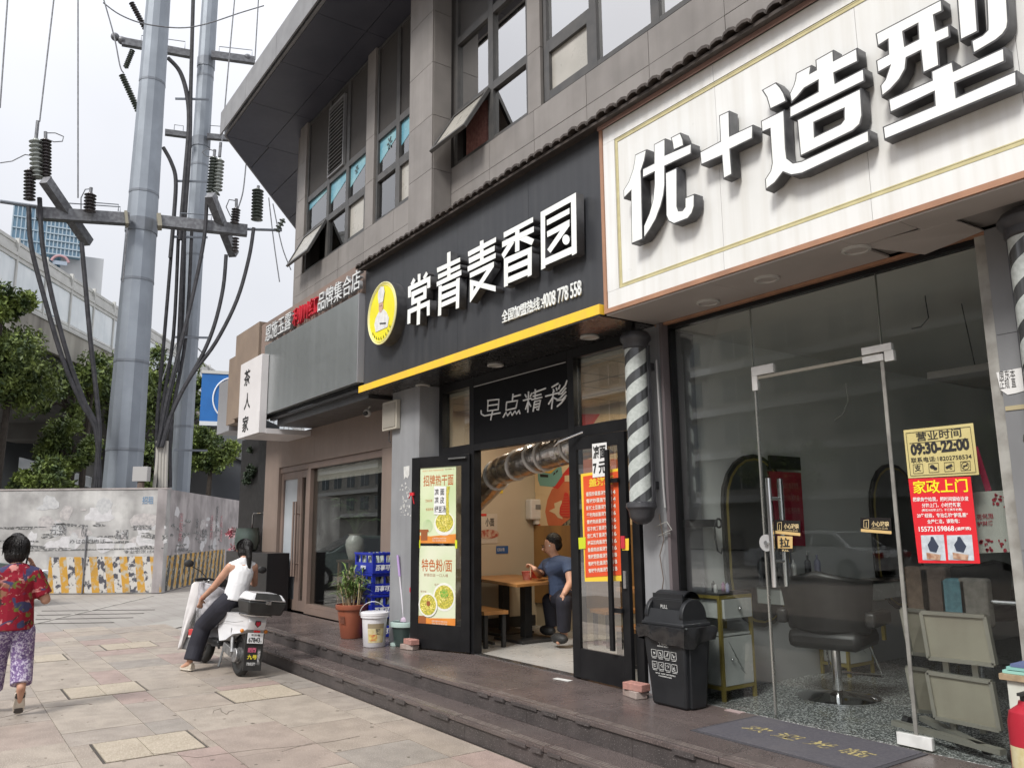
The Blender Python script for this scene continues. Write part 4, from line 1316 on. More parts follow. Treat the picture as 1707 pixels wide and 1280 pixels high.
dian = [[(782, 305), (776, 355)], [(782, 325), (832, 312)], [(738, 365), (735, 415), (800, 400)], [(738, 362), (812, 350), (800, 402)], [(715, 462), (735, 428), (745, 452), (765, 425), (775, 448), (795, 420), (805, 440), (822, 415), (828, 440)]]
jing = [[(885, 290), (880, 430)], [(850, 350), (905, 335)], [(862, 310), (872, 330)], [(908, 300), (895, 325)], [(880, 360), (865, 410)], [(885, 360), (900, 390)],
  [(930, 275), (928, 340)], [(915, 300), (1000, 268)], [(915, 322), (970, 308)], [(905, 345), (975, 328)], [(925, 360), (915, 425)], [(925, 358), (965, 348), (950, 415), (940, 408)], [(925, 378), (955, 370)], [(920, 398), (950, 390)]]
cai = [[(1040, 262), (1085, 235)], [(1050, 275), (1058, 295)], [(1070, 265), (1075, 285)], [(1095, 245), (1085, 275)], [(998, 322), (1090, 298)], [(1050, 290), (1045, 350), (1038, 408)], [(1045, 330), (1018, 375)], [(1050, 330), (1080, 345)],
       [(1142, 215), (1130, 250), (1100, 285), (1085, 310), (1105, 305), (1135, 265)], [(1135, 290), (1100, 330), (1075, 350), (1110, 345), (1138, 315)], [(1130, 330), (1105, 365), (1075, 390)]]
for g in (zd, dian, jing, cai):
 strokes(board, 4.0, 660, 580, RY - .008, g, .0085, chalk)
obj('threshold', MB().box((-7.37, RY, .30), (-5.75, RY + .09, .306)), steel, rf, smooth=False)
def leaf(parent_name, hinge, free, label, posters):
 hx, hy = hinge; fx, fy = free
 t = thing(parent_name, (hx, hy, .3), label, 'door')
 W = math.hypot(hx - fx, hy - fy)
 e1 = V(hx - fx, hy - fy, 0) / W     # from the left (free or hinge) end to the right
 e3 = V(0, 0, 1)
 nn = e1.cross(e3)                   # outward, towards the street
 o = V(fx, fy, 0)
 def bx(u0, u1, z0, z1, d0, d1, nm, m, par=t, bev=0, label=None):
  c = o + e1 * (u0 + u1) / 2 + nn * (d0 + d1) / 2 + V(0, 0, (z0 + z1) / 2)
  return obj(nm, MB().obox(c, e1, nn, e3, (u1 - u0) / 2, abs(d1 - d0) / 2, (z1 - z0) / 2), m, par, smooth=False, bev=bev, label=label)
 return t, W, o, e1, nn, bx
glass_door = GLASS('door_glass', (.94, .96, .95), .5, .0, .01)
FX, FYl = P(687, 900, 'y', 4.42).x, 4.42
dL, W, o1, e1, n1, bx = leaf('restaurant_door', (-7.42, 4.705), (FX, FYl), 'black-framed glass door standing open, with two green noodle posters', None)
B0, B1 = .315, 2.39
fw = .115
bx(0, fw, B0, B1, -.02, .02, 'stile', black_al, bev=.003); bx(W - fw, W, B0, B1, -.02, .02, 'stile', black_al, bev=.003)
bx(fw, W - fw, B0, B0 + .26, -.019, .019, 'bottom_rail', black_al); bx(fw, W - fw, B1 - .12, B1, -.019, .019, 'top_rail', black_al)
bx(fw, W - fw, B0 + .26, B1 - .12, -.004, .004, 'pane', glass_door)
bx(-.012, .0, .9, .95, -.02, .02, 'tag', M('tag_red', (.5, .03, .05), .5))
hd = MB()
for z in (1.0, 2.0):
 hd.cyl(o1 + e1 * .06 + n1 * -.02 + V(0, 0, z), o1 + e1 * .06 - n1 * .075 + V(0, 0, z), .01, n=8)
hd.cyl(o1 + e1 * .06 - n1 * .075 + V(0, 0, .8), o1 + e1 * .06 - n1 * .075 + V(0, 0, 2.2), .016, n=10)
obj('handle', hd, black_al, dL)
cl_ = MB().beam(o1 + e1 * (W - .28) + n1 * .03 + V(0, 0, 2.35), o1 + e1 * (W - .03) + n1 * .04 + V(0, 0, 2.352), .03, .018)
obj('closer_arm', cl_, steel, dL, smooth=False)
bow = MB().obox(o1 + e1 * .02 + n1 * .03 + V(0, 0, 1.98), e1, n1, (0, 0, 1), .03, .012, .018)
bow.beam(o1 + e1 * .02 + n1 * .03 + V(0, 0, 1.98), o1 + e1 * .05 + n1 * .03 + V(0, 0, 1.87), .012, .006).beam(o1 + e1 * .0 + n1 * .03 + V(0, 0, 1.98), o1 - e1 * .03 + n1 * .03 + V(0, 0, 1.93), .012, .006)
obj('red_ribbon', bow, M('ribbon_red', (.55, .02, .03), .6), dL, smooth=False)
def poly_on(o, e1, nn, d, pts, m, par, nm='print', th=.0012):
 return obj(nm, MB().prism([(p[0], p[1]) for p in pts], 0, th, axes=(o + nn * d, e1, (0, 0, 1), nn)), m, par, smooth=False)
pg = M('poster_green', (.50, .60, .34), .35, c2=(.62, .68, .46), ns=1.6)
pcream = M('poster_cream', (.66, .68, .52), .35, c2=(.58, .64, .44), ns=2.2)
por = M('poster_orange', (.62, .20, .035), .4, c2=(.70, .27, .05), ns=6)
pbr = M('poster_brown', (.28, .09, .03), .5)
nood = M('noodle_yellow', (.60, .52, .08), .5, c2=(.35, .33, .05), ns=60, lo=.46, hi=.54)
bowl = M('bowl_white', (.72, .72, .66), .4)
herb = M('herb_green', (.12, .36, .05), .5, c2=(.45, .42, .08), ns=70, lo=.47, hi=.53)
fade = M('poster_shade', (.38, .50, .26), .4, c2=(.50, .58, .36), ns=5)
u0, u1 = .135, .615
u0, u1 = W * .145, W * .765
PZ = (1.435, 2.285)
def noodles(cx, cz_, rx, rz_, par, d, seed, n=46):
 r = random.Random(seed); mb = MB()
 for k in range(n):
  an = r.uniform(0, 6.28); rr = r.uniform(0, .8)
  c = (cx + math.cos(an) * rr * rx, cz_ + math.sin(an) * rr * rz_)
  a0 = r.uniform(0, 6.28); R0 = r.uniform(.25, .5)
  pts = []
  for q in range(6):
   t = a0 + q * .38
   x, z = c[0] + math.cos(t) * R0 * rx * .6, c[1] + math.sin(t) * R0 * rz_ * .6
   dx, dz = (x - cx) / rx, (z - cz_) / rz_
   l = math.hypot(dx, dz)
   if l > .95:
    x, z = cx + dx / l * .95 * rx, cz_ + dz / l * .95 * rz_
   pts.append(o1 + e1 * x + V(0, 0, z) + n1 * (d + .0006 + .0001 * (k % 5)))
  mb.tube(pts, .0032, 3)
 obj('noodles', mb, M('noodle_light', (.78, .70, .22), .5), par, smooth=False)
p1 = poly_on(o1, e1, n1, .0065, [(u0, PZ[0]), (u1, PZ[0]), (u1, PZ[1]), (u0, PZ[1])], pg, dL, 'poster')
p1['label'] = 'upper green poster headed with brown characters and a bowl of hot dry noodles'
dd = .0082
def tx(par, s, x, z, w_, h_, m, d=dd, bold=.0):
 text(par, s, o1 + e1 * x + V(0, 0, z) + n1 * d, w_, h_, m, Rv=e1, Uv=(0, 0, 1), bold=bold, name='print')
um = u1 - u0
brownt = M('title_brown', (.42, .10, .015), .5)
tx(p1, '招牌热干面', u0 + um * .09, 2.06, um * .84, .125, brownt, bold=.012)
tx(p1, '在武汉 吃热干面就来这里', u0 + um * .06, 2.225, um * .6, .018, por)
tx(p1, '营养均衡美味一口', u0 + um * .70, 2.23, um * .25, .014, pbr)
poly_on(o1, e1, n1, dd, [(u0 + um * .12 + p[0], 1.62 + p[1]) for p in circ(.05, .0, .075, .075)], fade, p1)
poly_on(o1, e1, n1, dd, circ(u0 + um * .69, 1.645, .145, .13), bowl, p1)
poly_on(o1, e1, n1, dd + .0015, circ(u0 + um * .69, 1.66, .125, .105), nood, p1)
poly_on(o1, e1, n1, dd + .0017, [(u0 + um * .60, 1.72), (u0 + um * .82, 1.70), (u0 + um * .80, 1.95), (u0 + um * .84, 2.05), (u0 + um * .76, 2.05), (u0 + um * .70, 1.9)], nood, p1)
noodles(u0 + um * .69, 1.665, .125, .105, p1, dd + .003, 3)
obj('paper_strip', MB().prism([(u0 + um * .40, 1.75), (u0 + um * .735, 1.74), (u0 + um * .74, 2.05), (u0 + um * .405, 2.06)], 0, .001, axes=(o1 + n1 * (dd + .0045), e1, (0, 0, 1), n1)), M('paper_w', (.72, .72, .71), .8), p1, smooth=False)
for s, z, wd in (('凉 面', 1.955, .27), ('凉 皮', 1.865, .27), ('绿豆汤', 1.765, .315)):
 tx(p1, s, u0 + um * .42, z, um * wd, .075, ink, dd + .0062, .02)
tx(p1, '芝麻浓香', u0 + um * .15, 1.885, um * .2, .03, brownt)
tx(p1, '筋道爽滑', u0 + um * .17, 1.79, um * .2, .03, brownt)
poly_on(o1, e1, n1, dd, [(u0, PZ[0]), (u1, PZ[0]), (u1, PZ[0] + .10), (u0 + um * .3, PZ[0] + .075), (u0, PZ[0] + .085)], por, p1)
poly_on(o1, e1, n1, dd + .0013, [(u0 + .02, PZ[0] + .03), (u0 + um * .22, PZ[0] + .03), (u0 + um * .22, PZ[0] + .12), (u0 + um * .26, PZ[0] + .125), (u0 + um * .24, PZ[0] + .15), (u0 + .0, PZ[0] + .15), (u0 + .0, PZ[0] + .12), (u0 + .02, PZ[0] + .12)], pbr, p1)
tx(p1, '全国加盟热线 4008778558', u0 + um * .36, PZ[0] + .045, um * .38, .016, bowl, dd + .002)
tx(p1, '地址 武汉市汉口门店', u0 + um * .36, PZ[0] + .02, um * .38, .016, bowl, dd + .002)
Q = (.555, 1.405)
p2_ = poly_on(o1, e1, n1, .0065, [(u0 - .025, Q[0]), (u1 - .005, Q[0]), (u1, Q[1]), (u0, Q[1])], pcream, dL, 'poster')
p2_['label'] = 'lower cream poster with two bowls of noodles above an orange strip'
tx(p2_, '特色粉/面', u0 + um * .06, 1.13, um * .84, .135, brownt, bold=.012)
tx(p2_, '鲜香四溢 一口入魂', u0 + um * .13, 1.075, um * .66, .034, pbr)
tx(p2_, '牛肉粉', u0 + um * .42, .975, um * .2, .028, pbr); tx(p2_, '热干粉', u0 + um * .04, .90, um * .16, .024, pbr)
poly_on(o1, e1, n1, dd, circ(u0 + um * .69, .865, .155, .15), bowl, p2_)
poly_on(o1, e1, n1, dd + .0013, circ(u0 + um * .69, .865, .135, .125), nood, p2_)
noodles(u0 + um * .69, .865, .13, .12, p2_, dd + .003, 8)
poly_on(o1, e1, n1, dd + .006, circ(u0 + um * .70, .90, .06, .05, 9), herb, p2_)
poly_on(o1, e1, n1, dd + .007, circ(u0 + um * .26, .775, .135, .13), bowl, p2_)
poly_on(o1, e1, n1, dd + .0085, circ(u0 + um * .26, .775, .115, .11), nood, p2_)
noodles(u0 + um * .26, .775, .11, .10, p2_, dd + .010, 5)
poly_on(o1, e1, n1, dd + .013, circ(u0 + um * .28, .79, .03, .03, 7), pbr, p2_)
poly_on(o1, e1, n1, dd + .0005, [(u0 - .02, Q[0]), (u1 - .005, Q[0]), (u1 - .004, Q[0] + .095), (u0 + um * .3, Q[0] + .08), (u0 - .02, Q[0] + .09)], por, p2_)
poly_on(o1, e1, n1, dd + .0018, [(u0, Q[0] + .02), (u0 + um * .2, Q[0] + .02), (u0 + um * .2, Q[0] + .1), (u0, Q[0] + .1)], pbr, p2_)
tx(p2_, '全国加盟热线 4008778558', u0 + um * .36, Q[0] + .045, um * .42, .017, bowl, dd + .003)
tx(p2_, '地址 武汉市汉口门店', u0 + um * .36, Q[0] + .02, um * .42, .017, bowl, dd + .003)
tape = M('tape_lime', (.55, .62, .03), .4)
bx(u0 - .05, u0 + .01, 1.38, 1.47, .0095, .0105, 'tape', tape); bx(u1 - .01, u1 + .02, 1.38, 1.47, .0095, .0105, 'tape', tape)
dR, W2, o2, e2, n2_, bx2 = leaf('restaurant_door', (-4.955, 4.685), (-5.70, 4.70), 'black-framed glass door, closed, carrying the red menu sheet', None)
for u in ((0, .095), (W2 - .09, W2)):
 bx2(u[0], u[1], .315, 2.39, -.02, .02, 'stile', black_al, bev=.003)
bx2(.095, W2 - .09, .315, .56, -.019, .019, 'bottom_rail', black_al); bx2(.095, W2 - .09, 2.28, 2.39, -.019, .019, 'top_rail', black_al)
bx2(.095, W2 - .09, .56, 2.28, -.004, .004, 'pane', glass_door)
hh = MB()
hx_ = W2 - .165
hh.obox(o2 + e2 * hx_ + n2_ * .07 + V(0, 0, 1.42), e2, n2_, (0, 0, 1), .022, .012, .82)
for z in (.92, 1.98):
 hh.obox(o2 + e2 * (hx_ + .05) + n2_ * .045 + V(0, 0, z), e2, n2_, (0, 0, 1), .055, .012, .018)
obj('handle', hh, black_al, dR, smooth=False)
obj('lock_box', MB().obox(o2 + e2 * (W2 - .03) + n2_ * .03 + V(0, 0, 1.17), e2, n2_, (0, 0, 1), .015, .01, .07), steel, dR, smooth=False)
obj('lock_tag', MB().obox(o2 + e2 * (W2 - .045) + n2_ * .028 + V(0, 0, 1.47), e2, n2_, (0, 0, 1), .022, .006, .05), MATS['tag_red'], dR, smooth=False)
obj('closer_arm', MB().tube([o2 + e2 * .22 + n2_ * .03 + V(0, 0, 2.43), o2 - e2 * .02 + n2_ * .12 + V(0, 0, 2.36), o2 - e2 * .12 + n2_ * .1 + V(0, 0, 2.33)], .009, 6), steel, dR)
def quadY(name, pxs, y, m, par, th=.002):
 qs = [P(*p, 'y', y) for p in pxs]
 return obj(name, MB().prism([(q.x, q.z) for q in qs], 0, th, axes=((0, y, 0), (1, 0, 0), (0, 0, 1), (0, 1, 0))), m, par, smooth=False)
myel = M('menu_yellow', (.80, .55, .05), .4)
mred = M('menu_red', (.66, .075, .025), .4, c2=(.70, .10, .03), ns=3)
mw = M('menu_white', (.75, .68, .60), .5)
mn = thing('menu_sheet', (-5.3, 4.67, 1.14), 'red menu sheet with yellow border and white dish list on the closed door', 'menu')
MY = 4.672
quadY('sheet', ((968, 790), (1039, 779), (1046, 968), (975, 969)), MY, myel, mn)
quadY('red_field', ((972, 794), (1031, 785), (1038, 958), (976, 962)), MY - .003, mred, mn)
def ltext(par, s, pa, pb, hpx, y, m, bold=0, name='lettering', depth=0):
 """text between two photo points on the plane y, with height in pixels"""
 a, b = P(*pa, 'y', y), P(*pb, 'y', y)
 c = P(pa[0], pa[1] - hpx, 'y', y)
 Rv = (b - a)
 text(par, s, a, Rv.length, c.z - a.z, m, Rv=Rv, Uv=V(-Rv.z, 0, Rv.x), bold=bold, name=name, depth=depth)
ltext(mn, '盖浇饭', (982, 813), (1024, 807), 15, MY - .006, myel, .03)
dishes = ['番茄炒蛋盖浇饭', '青椒炒蛋盖饭', '酸辣土豆盖浇饭', '千张肉丝盖浇饭', '青椒肉丝盖浇饭', '茄子肉丁盖浇饭', '宫保鸡丁盖浇饭', '梅菜扣肉盖浇饭', '鱼香肉丝盖浇饭', '青椒肥肠盖浇饭', '青椒牛肚盖浇饭', '青椒牛肉盖浇饭']
for i, d_ in enumerate(dishes):
 yy = 827 + i * 11.6
 x0 = 977 + i * .4
 ltext(mn, d_, (x0, yy + .6), (x0 + 34, yy - 2.6), 7.6, MY - .006, mw, .02)
 ltext(mn, ['14', '14', '14', '16', '16', '16', '16', '16', '16', '18', '18', '18'][i], (1019 + i * .3, yy - 3.4), (1026 + i * .3, yy - 4.0), 7, MY - .006, mw, .02)
quadY('tape', ((964, 896), (976, 895), (976, 914), (965, 915)), MY - .008, tape, mn)
quadY('tape', ((1036, 898), (1048, 897), (1048, 917), (1037, 917)), MY - .008, myel, mn)
nn_ = thing('price_note', (-5.3, 4.665, 2.03), 'white handwritten cold noodle price note above the red menu', 'note')
quadY('paper', ((987, 740), (1011, 737), (1013, 793), (988, 796)), 4.664, MATS['paper_w'], nn_)
ltext(nn_, '凉面', (989, 766), (1010, 763), 23, 4.661, ink, .03)
ltext(nn_, '7 元', (989, 791), (1010, 788), 20, 4.661, ink, .03)
# ============================================================ restaurant room
cream = M('cream_wall', (.52, .455, .34), .7, c2=(.48, .415, .31), ns=1.2)
BY = P(892, 850, 'x', -9.0).y
struct('room_wall', MB().box((-9.05, 4.86, .28), (-9.0, BY + .05, 3.1)), cream, smooth=False, label=None)
struct('room_wall', MB().box((-9.0, BY, .28), (-4.6, BY + .05, 3.1)), cream, smooth=False)
struct('room_wall', MB().box((-4.66, 4.86, .28), (-4.62, BY, 3.1)), cream, smooth=False)
struct('room_wall', MB().box((-9.0, 4.86, .28), (-8.12, 4.9, 3.1)), cream, smooth=False)
struct('room_floor', MB().box((-9.0, 4.81, .25), (-4.66, BY, .301)), M('tile_floor', (.42, .41, .39), .28, c2=(.37, .36, .34), ns=2), smooth=False)
struct('room_ceiling', MB().box((-9.0, 4.82, 3.1), (-4.66, BY, 3.15)), M('ceiling_cream', (.5, .46, .37), .7), smooth=False)
cj = MB()
for i in range(8):
 cj.box((-9 + i * .6, 4.83, 3.094), (-8.985 + i * .6, BY - .01, 3.0995))
for i in range(3):
 cj.box((-9, 4.9 + i * .6, 3.093), (-4.7, 4.915 + i * .6, 3.0985))
struct('ceiling_grid', cj, M('grid_cream', (.36, .33, .26), .6), smooth=False)
struct('wall_band', MB().box((-9.0, BY - .03, .6), (-4.7, BY - .001, P(900, 876, 'y', BY).z)), M('panel_wood', (.36, .20, .07), .45, c2=(.30, .16, .055), ns=3, streak=.3), smooth=False)
struct('skirting', MB().box((-8.999, 4.95, .301), (-8.97, BY - .04, .44)), ink, smooth=False)
warm = M('lamp_lit', (1, .82, .55), .5, emit=14)
for i, (x, y) in enumerate(((-8.2, 5.5), (-6.9, 5.55), (-5.35, 5.3), (-5.6, 6.1), (-7.4, 6.1))):
 t = thing('ceiling_lamp', (x, y, 3.09), 'lit round ceiling lamp ' + ['above the man\'s table, near the cream wall', 'behind the lettered board over the doorway', 'seen through the right transom glass', 'at the back right of the restaurant', 'above the seated man, near the mural'][i], 'ceiling light', 'lit ceiling lamps in the restaurant')
 obj('rim', MB().lathe([(.085, 0), (.085, -.01), (.065, -.012)], (x, y, 3.09), 20), steel, t)
 obj('diffuser', MB().cyl((x, y, 3.083), (x, y, 3.086), .062, n=20), warm, t)
 la = bpy.data.lights.new('lamp_glow', 'AREA')
 la.shape = 'DISK'
 la.size = .2
 la.energy = 4.0
 la.color = (1, .86, .68)
 lo2 = bpy.data.objects.new('lamp_glow', la)
 COL.objects.link(lo2)
 lo2.location = (0, 0, -.03)
 lo2.parent = t
tr = thing('track_spotlight', (-5.35, 5.9, 2.95), 'small black track spotlight under the restaurant ceiling, seen through the right transom', 'spotlight')
obj('track', MB().box((-6.2, 5.88, 2.99), (-4.8, 5.92, 3.02)), ink, tr, smooth=False)
obj('head', MB().cyl((-5.33, 5.9, 2.96), (-5.42, 5.80, 2.80), .045, n=12), ink, tr)
mu = thing('mural', (-8.2, BY - .01, 1.65), 'colourful orange cartoon street mural with a green bus on the back wall', 'mural')
MU = BY - .004
def mpoly(pts, m, k, par=None):
 qs = [P(p[0] / 8 + 850, p[1] / 8 + 740, 'y', MU - .002 * k) for p in pts]
 obj('mural_shape', MB().prism([(q.x, q.z) for q in qs], 0, .0015, axes=((0, MU - .002 * k, 0), (1, 0, 0), (0, 0, 1), (0, 1, 0))), m, par or mu, smooth=False)
mo = M('mural_orange', (.62, .17, .07), .6, c2=(.55, .14, .06), ns=3)
mc = M('mural_cream', (.72, .55, .33), .6)
mr_ = M('mural_red', (.60, .04, .03), .6)
mt = M('mural_teal', (.18, .38, .33), .6)
my = M('mural_yellow', (.75, .48, .07), .6)
mpoly([(330, -400), (1800, -400), (1800, 1200), (345, 1205)], mc, 1)
mpoly([(330, -400), (1200, -400), (900, 50), (520, 260), (330, 470)], mr_, 2)
mpoly([(330, 280), (620, 560), (500, 700), (330, 640)], mc, 2.6)
mpoly([(560, 600), (640, 545), (900, 200), (1500, 200), (1500, 1200), (560, 1200), (500, 1050), (470, 900), (500, 740)], mo, 3)
mpoly([(560, 570), (900, 170), (980, 170), (640, 600)], mr_, 3.6)
mpoly([(370, 370), (545, 395), (560, 570), (400, 555), (375, 480)], mt, 4)
mpoly([(545, 395), (680, 270), (700, 420), (600, 560), (560, 570)], mt, 4.3)
mpoly([(370, 365), (450, 245), (680, 250), (550, 388)], my, 4.6)
mpoly([(400, 400), (510, 410), (510, 445), (405, 440)], ink, 5); mpoly([(580, 420), (605, 395), (605, 370), (580, 390)], ink, 5)
mpoly([(615, 390), (640, 365), (640, 340), (615, 360)], ink, 5)
mpoly([(520, 890), (600, 850), (590, 790), (690, 750), (700, 1000), (640, 980), (600, 930)], mc, 5)
mpoly([(745, 640), (775, 660), (790, 740), (825, 850), (825, 930), (790, 975), (690, 970), (660, 930), (665, 850), (710, 740), (725, 655)], mr_, 6)
for k in range(8):
 z = 700 + k * 36
 wd = 28 + k * 7
 mpoly([(745 - wd, z), (745 + wd, z - 2), (745 + wd, z + 5), (745 - wd, z + 7)], mo, 6.5)
mpoly([(1, 1)] and [(730, 420), (830, 410), (830, 500), (730, 500)], mc, 6)
mpoly([(680, 1090), (840, 960), (845, 1200), (760, 1200)], M('mural_grey', (.25, .24, .16), .6, c2=(.05, .05, .05), ns=25, lo=.46, hi=.54), 6)
mpoly([(360, 1080), (400, 1060), (440, 1190), (400, 1195)], mo, 4)
mpoly([(790, 620), (900, 600), (900, 740), (800, 730)], my, 5.5)
fd = thing('foil_duct', (-7.2, 5.3, 2.35), 'crumpled silver foil ventilation duct strapped below the restaurant ceiling', 'duct')
foil = M('foil', (.72, .70, .68), .22, .95, c2=(.55, .50, .46), ns=9, bump=1.0, bs=7)
pa, pb, pc, pd = P(790, 828, 'y', 5.25), P(835, 785, 'y', 5.2), P(900, 761, 'y', 5.15), P(975, 738, 'y', 5.05)
path = [V(pa.x - .3, 5.35, pa.z - .1), V(pa.x, 5.3, pa.z), V(pb.x, 5.2, pb.z)] + [pb.lerp(pc, t) for t in (.3, .5, .7)] + [V(pc.x, 5.15, pc.z)] + [pc.lerp(pd, t) for t in (.25, .5, .75)] + [V(pd.x, 5.05, pd.z), V(pd.x + .6, 5.0, pd.z + .02)]
rg = random.Random(11)
fine = []
for a, b in zip(path[:-1], path[1:]):
 for t in range(6):
  fine.append(a.lerp(b, t / 6))
obj('tube', MB().tube(fine, [.158 + rg.uniform(-.004, .004) for _ in fine], 16), foil, fd, smooth=True)
for t in (.18, .36, .52, .62, .82):
 k = int(t * len(fine))
 d_ = (fine[k + 1] - fine[k]).normalized()
 obj('strap', MB().lathe([(.168, -.02), (.178, 0), (.168, .02)], fine[k], 18, axis=d_ + V(0, 0, rg.uniform(-.35, .35))), M('strap_white', (.6, .58, .55), .5), fd)
TZ = .985
tt = thing('restaurant_table', (-8.0, 5.75, .3), 'brown wooden restaurant table on a dark metal pedestal where the man eats', 'table')
obj('tabletop', MB().prism([(-8.95, 5.62), (-7.38, 5.28), (-7.60, 6.18), (-8.95, 6.35)], TZ - .035, TZ), M('table_wood', (.42, .20, .065), .35, c2=(.34, .16, .05), ns=7, streak=.2), tt, smooth=False, bev=.004)
for x, y in ((-7.9, 5.78), (-8.6, 5.95)):
 obj('leg', MB().box((x - .05, y - .05, .34), (x + .05, y + .05, TZ - .04)), ink, tt, smooth=False)
 obj('base', MB().box((x - .3, y - .26, .302), (x + .28, y + .26, .335)), M('cast_iron', (.03, .03, .03), .5), tt, smooth=False, bev=.01)
def stool(x, y, w_, d_, rz, label):
 t = thing('stool', (x, y, .3), label, 'stool', local=True, rz=rz)
 obj('seat', MB().box((-w_ / 2, -d_ / 2, .355), (w_ / 2, d_ / 2, .395)), MATS['table_wood'], t, smooth=False, bev=.004)
 for sx in (-1, 1):
  for sy in (-1, 1):
   obj('leg', MB().box((sx * (w_ / 2 - .05) - .02, sy * (d_ / 2 - .04) - .02, .002), (sx * (w_ / 2 - .05) + .02, sy * (d_ / 2 - .04) + .02, .355)), ink, t, smooth=False)
 obj('stretcher', MB().box((-w_ / 2 + .07, -.015, .03), (w_ / 2 - .07, .015, .055)), ink, t, smooth=False)
 return t
stool(-7.88, 5.18, .62, .30, R_(-8), 'wooden-topped stool in the doorway at the near side of the man\'s table')
stool(-5.45, 5.35, .6, .3, R_(5), 'wooden-topped stool seen through the closed glass door')
stool(-6.9, 6.30, .5, .34, R_(80), 'wooden-topped stool under the seated man')
t5 = thing('restaurant_table', (-5.9, 6.2, .3), 'wooden restaurant table seen through the closed glass door', 'table')
obj('tabletop', MB().box((-6.3, 5.75, TZ - .04), (-5.3, 6.4, TZ)), MATS['table_wood'], t5, smooth=False)
obj('leg', MB().box((-5.85, 6.0, .302), (-5.75, 6.1, TZ - .04)), ink, t5, smooth=False)
for i, p in enumerate(((879, 966), (893, 963))):
 q = P(*p, 'z', TZ)
 t = thing('paper_bowl', (q.x, q.y, TZ), ['red and white paper bowl at the left on the table', 'red paper bowl at the right on the table, under the man\'s hand'][i], 'bowl')
 obj('cup', MB().lathe([(.048, 0), (.056, .04), (.068, .095), (.072, .098), (.064, .09), (.05, .02)], (q.x, q.y, TZ), 20), [M('bowl_red', (.60, .10, .08), .5, c2=(.65, .28, .24), ns=14), M('bowl_red2', (.55, .05, .03), .5)][i], t)
q = [P(*p, 'x', -8.99) for p in ((876, 832), (900, 833), (900, 866), (877, 869))]
ds = thing('dispenser', (-8.95, q[0].y, q[2].z), 'white tissue dispenser on the cream wall beside the mural', 'dispenser')
obj('case', MB().box((-8.999, q[0].y, q[2].z), (-8.87, q[1].y, q[0].z)), M('plastic_white', (.66, .65, .62), .35), ds, smooth=False, bev=.02)
obj('slot', MB().box((-8.868, q[0].y + .08, q[2].z + .14), (-8.862, q[1].y - .03, q[2].z + .2)), M('slot_grey', (.2, .2, .2), .4), ds, smooth=False)
obj('tissue', MB().box((-8.95, q[0].y + .1, q[2].z - .06), (-8.9, q[1].y - .06, q[2].z)), MATS['paper_w'], ds, smooth=False)
def wallsheet(name, pxs, m, lab, cat, x=-8.998, th=.004):
 qs = [P(*p, 'x', x) for p in pxs]
 y0, y1 = min(a.y for a in qs), max(a.y for a in qs)
 z0, z1 = min(a.z for a in qs), max(a.z for a in qs)
 t = thing(name, (x, y0, z0), lab, cat)
 obj('sheet', MB().box((x, y0, z0), (x + th, y1, z1)), m, t, smooth=False)
 return t, y0, y1, z0, z1
t, y0, y1, z0, z1 = wallsheet('no_smoking_sign', ((821, 801), (838, 822)), M('sign_yellow', (.72, .55, .03), .5), 'yellow no-smoking sign on the cream restaurant wall', 'sign')
cy_, cz_ = (y0 + y1) / 2, z0 + (z1 - z0) * .6
pts = [V(-8.99, cy_ + math.cos(k * math.pi / 10) * .045, cz_ + math.sin(k * math.pi / 10) * .05) for k in range(21)]
obj('symbol', MB().tube(pts, .005, 4).beam((-8.99, cy_ - .03, cz_ + .035), (-8.99, cy_ + .03, cz_ - .035), .006, .008).box((-8.992, cy_ - .03, cz_ - .006), (-8.988, cy_ + .03, cz_ + .004)), ink, t, smooth=False)
text(t, '禁止吸烟', (-8.992, cy_ - .05, z0 + .02), .1, .022, ink, Rv=(0, 1, 0), Uv=(0, 0, 1))
t, y0, y1, z0, z1 = wallsheet('blue_sticker', ((827, 910), (847, 922)), M('sticker_blue', (.03, .10, .28), .5), 'small blue sticker low on the cream restaurant wall', 'sticker')
text(t, '扫码点餐', (-8.992, y0 + .015, z0 + .03), (y1 - y0) * .6, .045, M('paper_w', (.7, .7, .7), .8), Rv=(0, 1, 0), Uv=(0, 0, 1))
t, y0, y1, z0, z1 = wallsheet('calendar_poster', ((792, 856), (829, 905)), M('poster_pale', (.60, .55, .46), .6, c2=(.52, .47, .40), ns=5), 'pale poster with red top edge and black characters on the restaurant wall', 'poster')
obj('red_edge', MB().box((-8.9935, y0, z1 - .03), (-8.991, y0 + (y1 - y0) * .5, z1)), mr_, t, smooth=False)
text(t, '小面', (-8.992, y0 + (y1 - y0) * .45, z0 + .22), .14, .11, ink, Rv=(0, 1, 0), Uv=(0, 0, 1), bold=.02)
obj('dish_print', MB().prism([(p[0], p[1]) for p in circ((y0 + y1) / 2 + .03, z0 + .12, .17, .06)], 0, .002, axes=((-8.993, 0, 0), (0, 1, 0), (0, 0, 1), (1, 0, 0))), M('dish_red', (.35, .08, .05), .6, c2=(.55, .4, .3), ns=20), t, smooth=False)
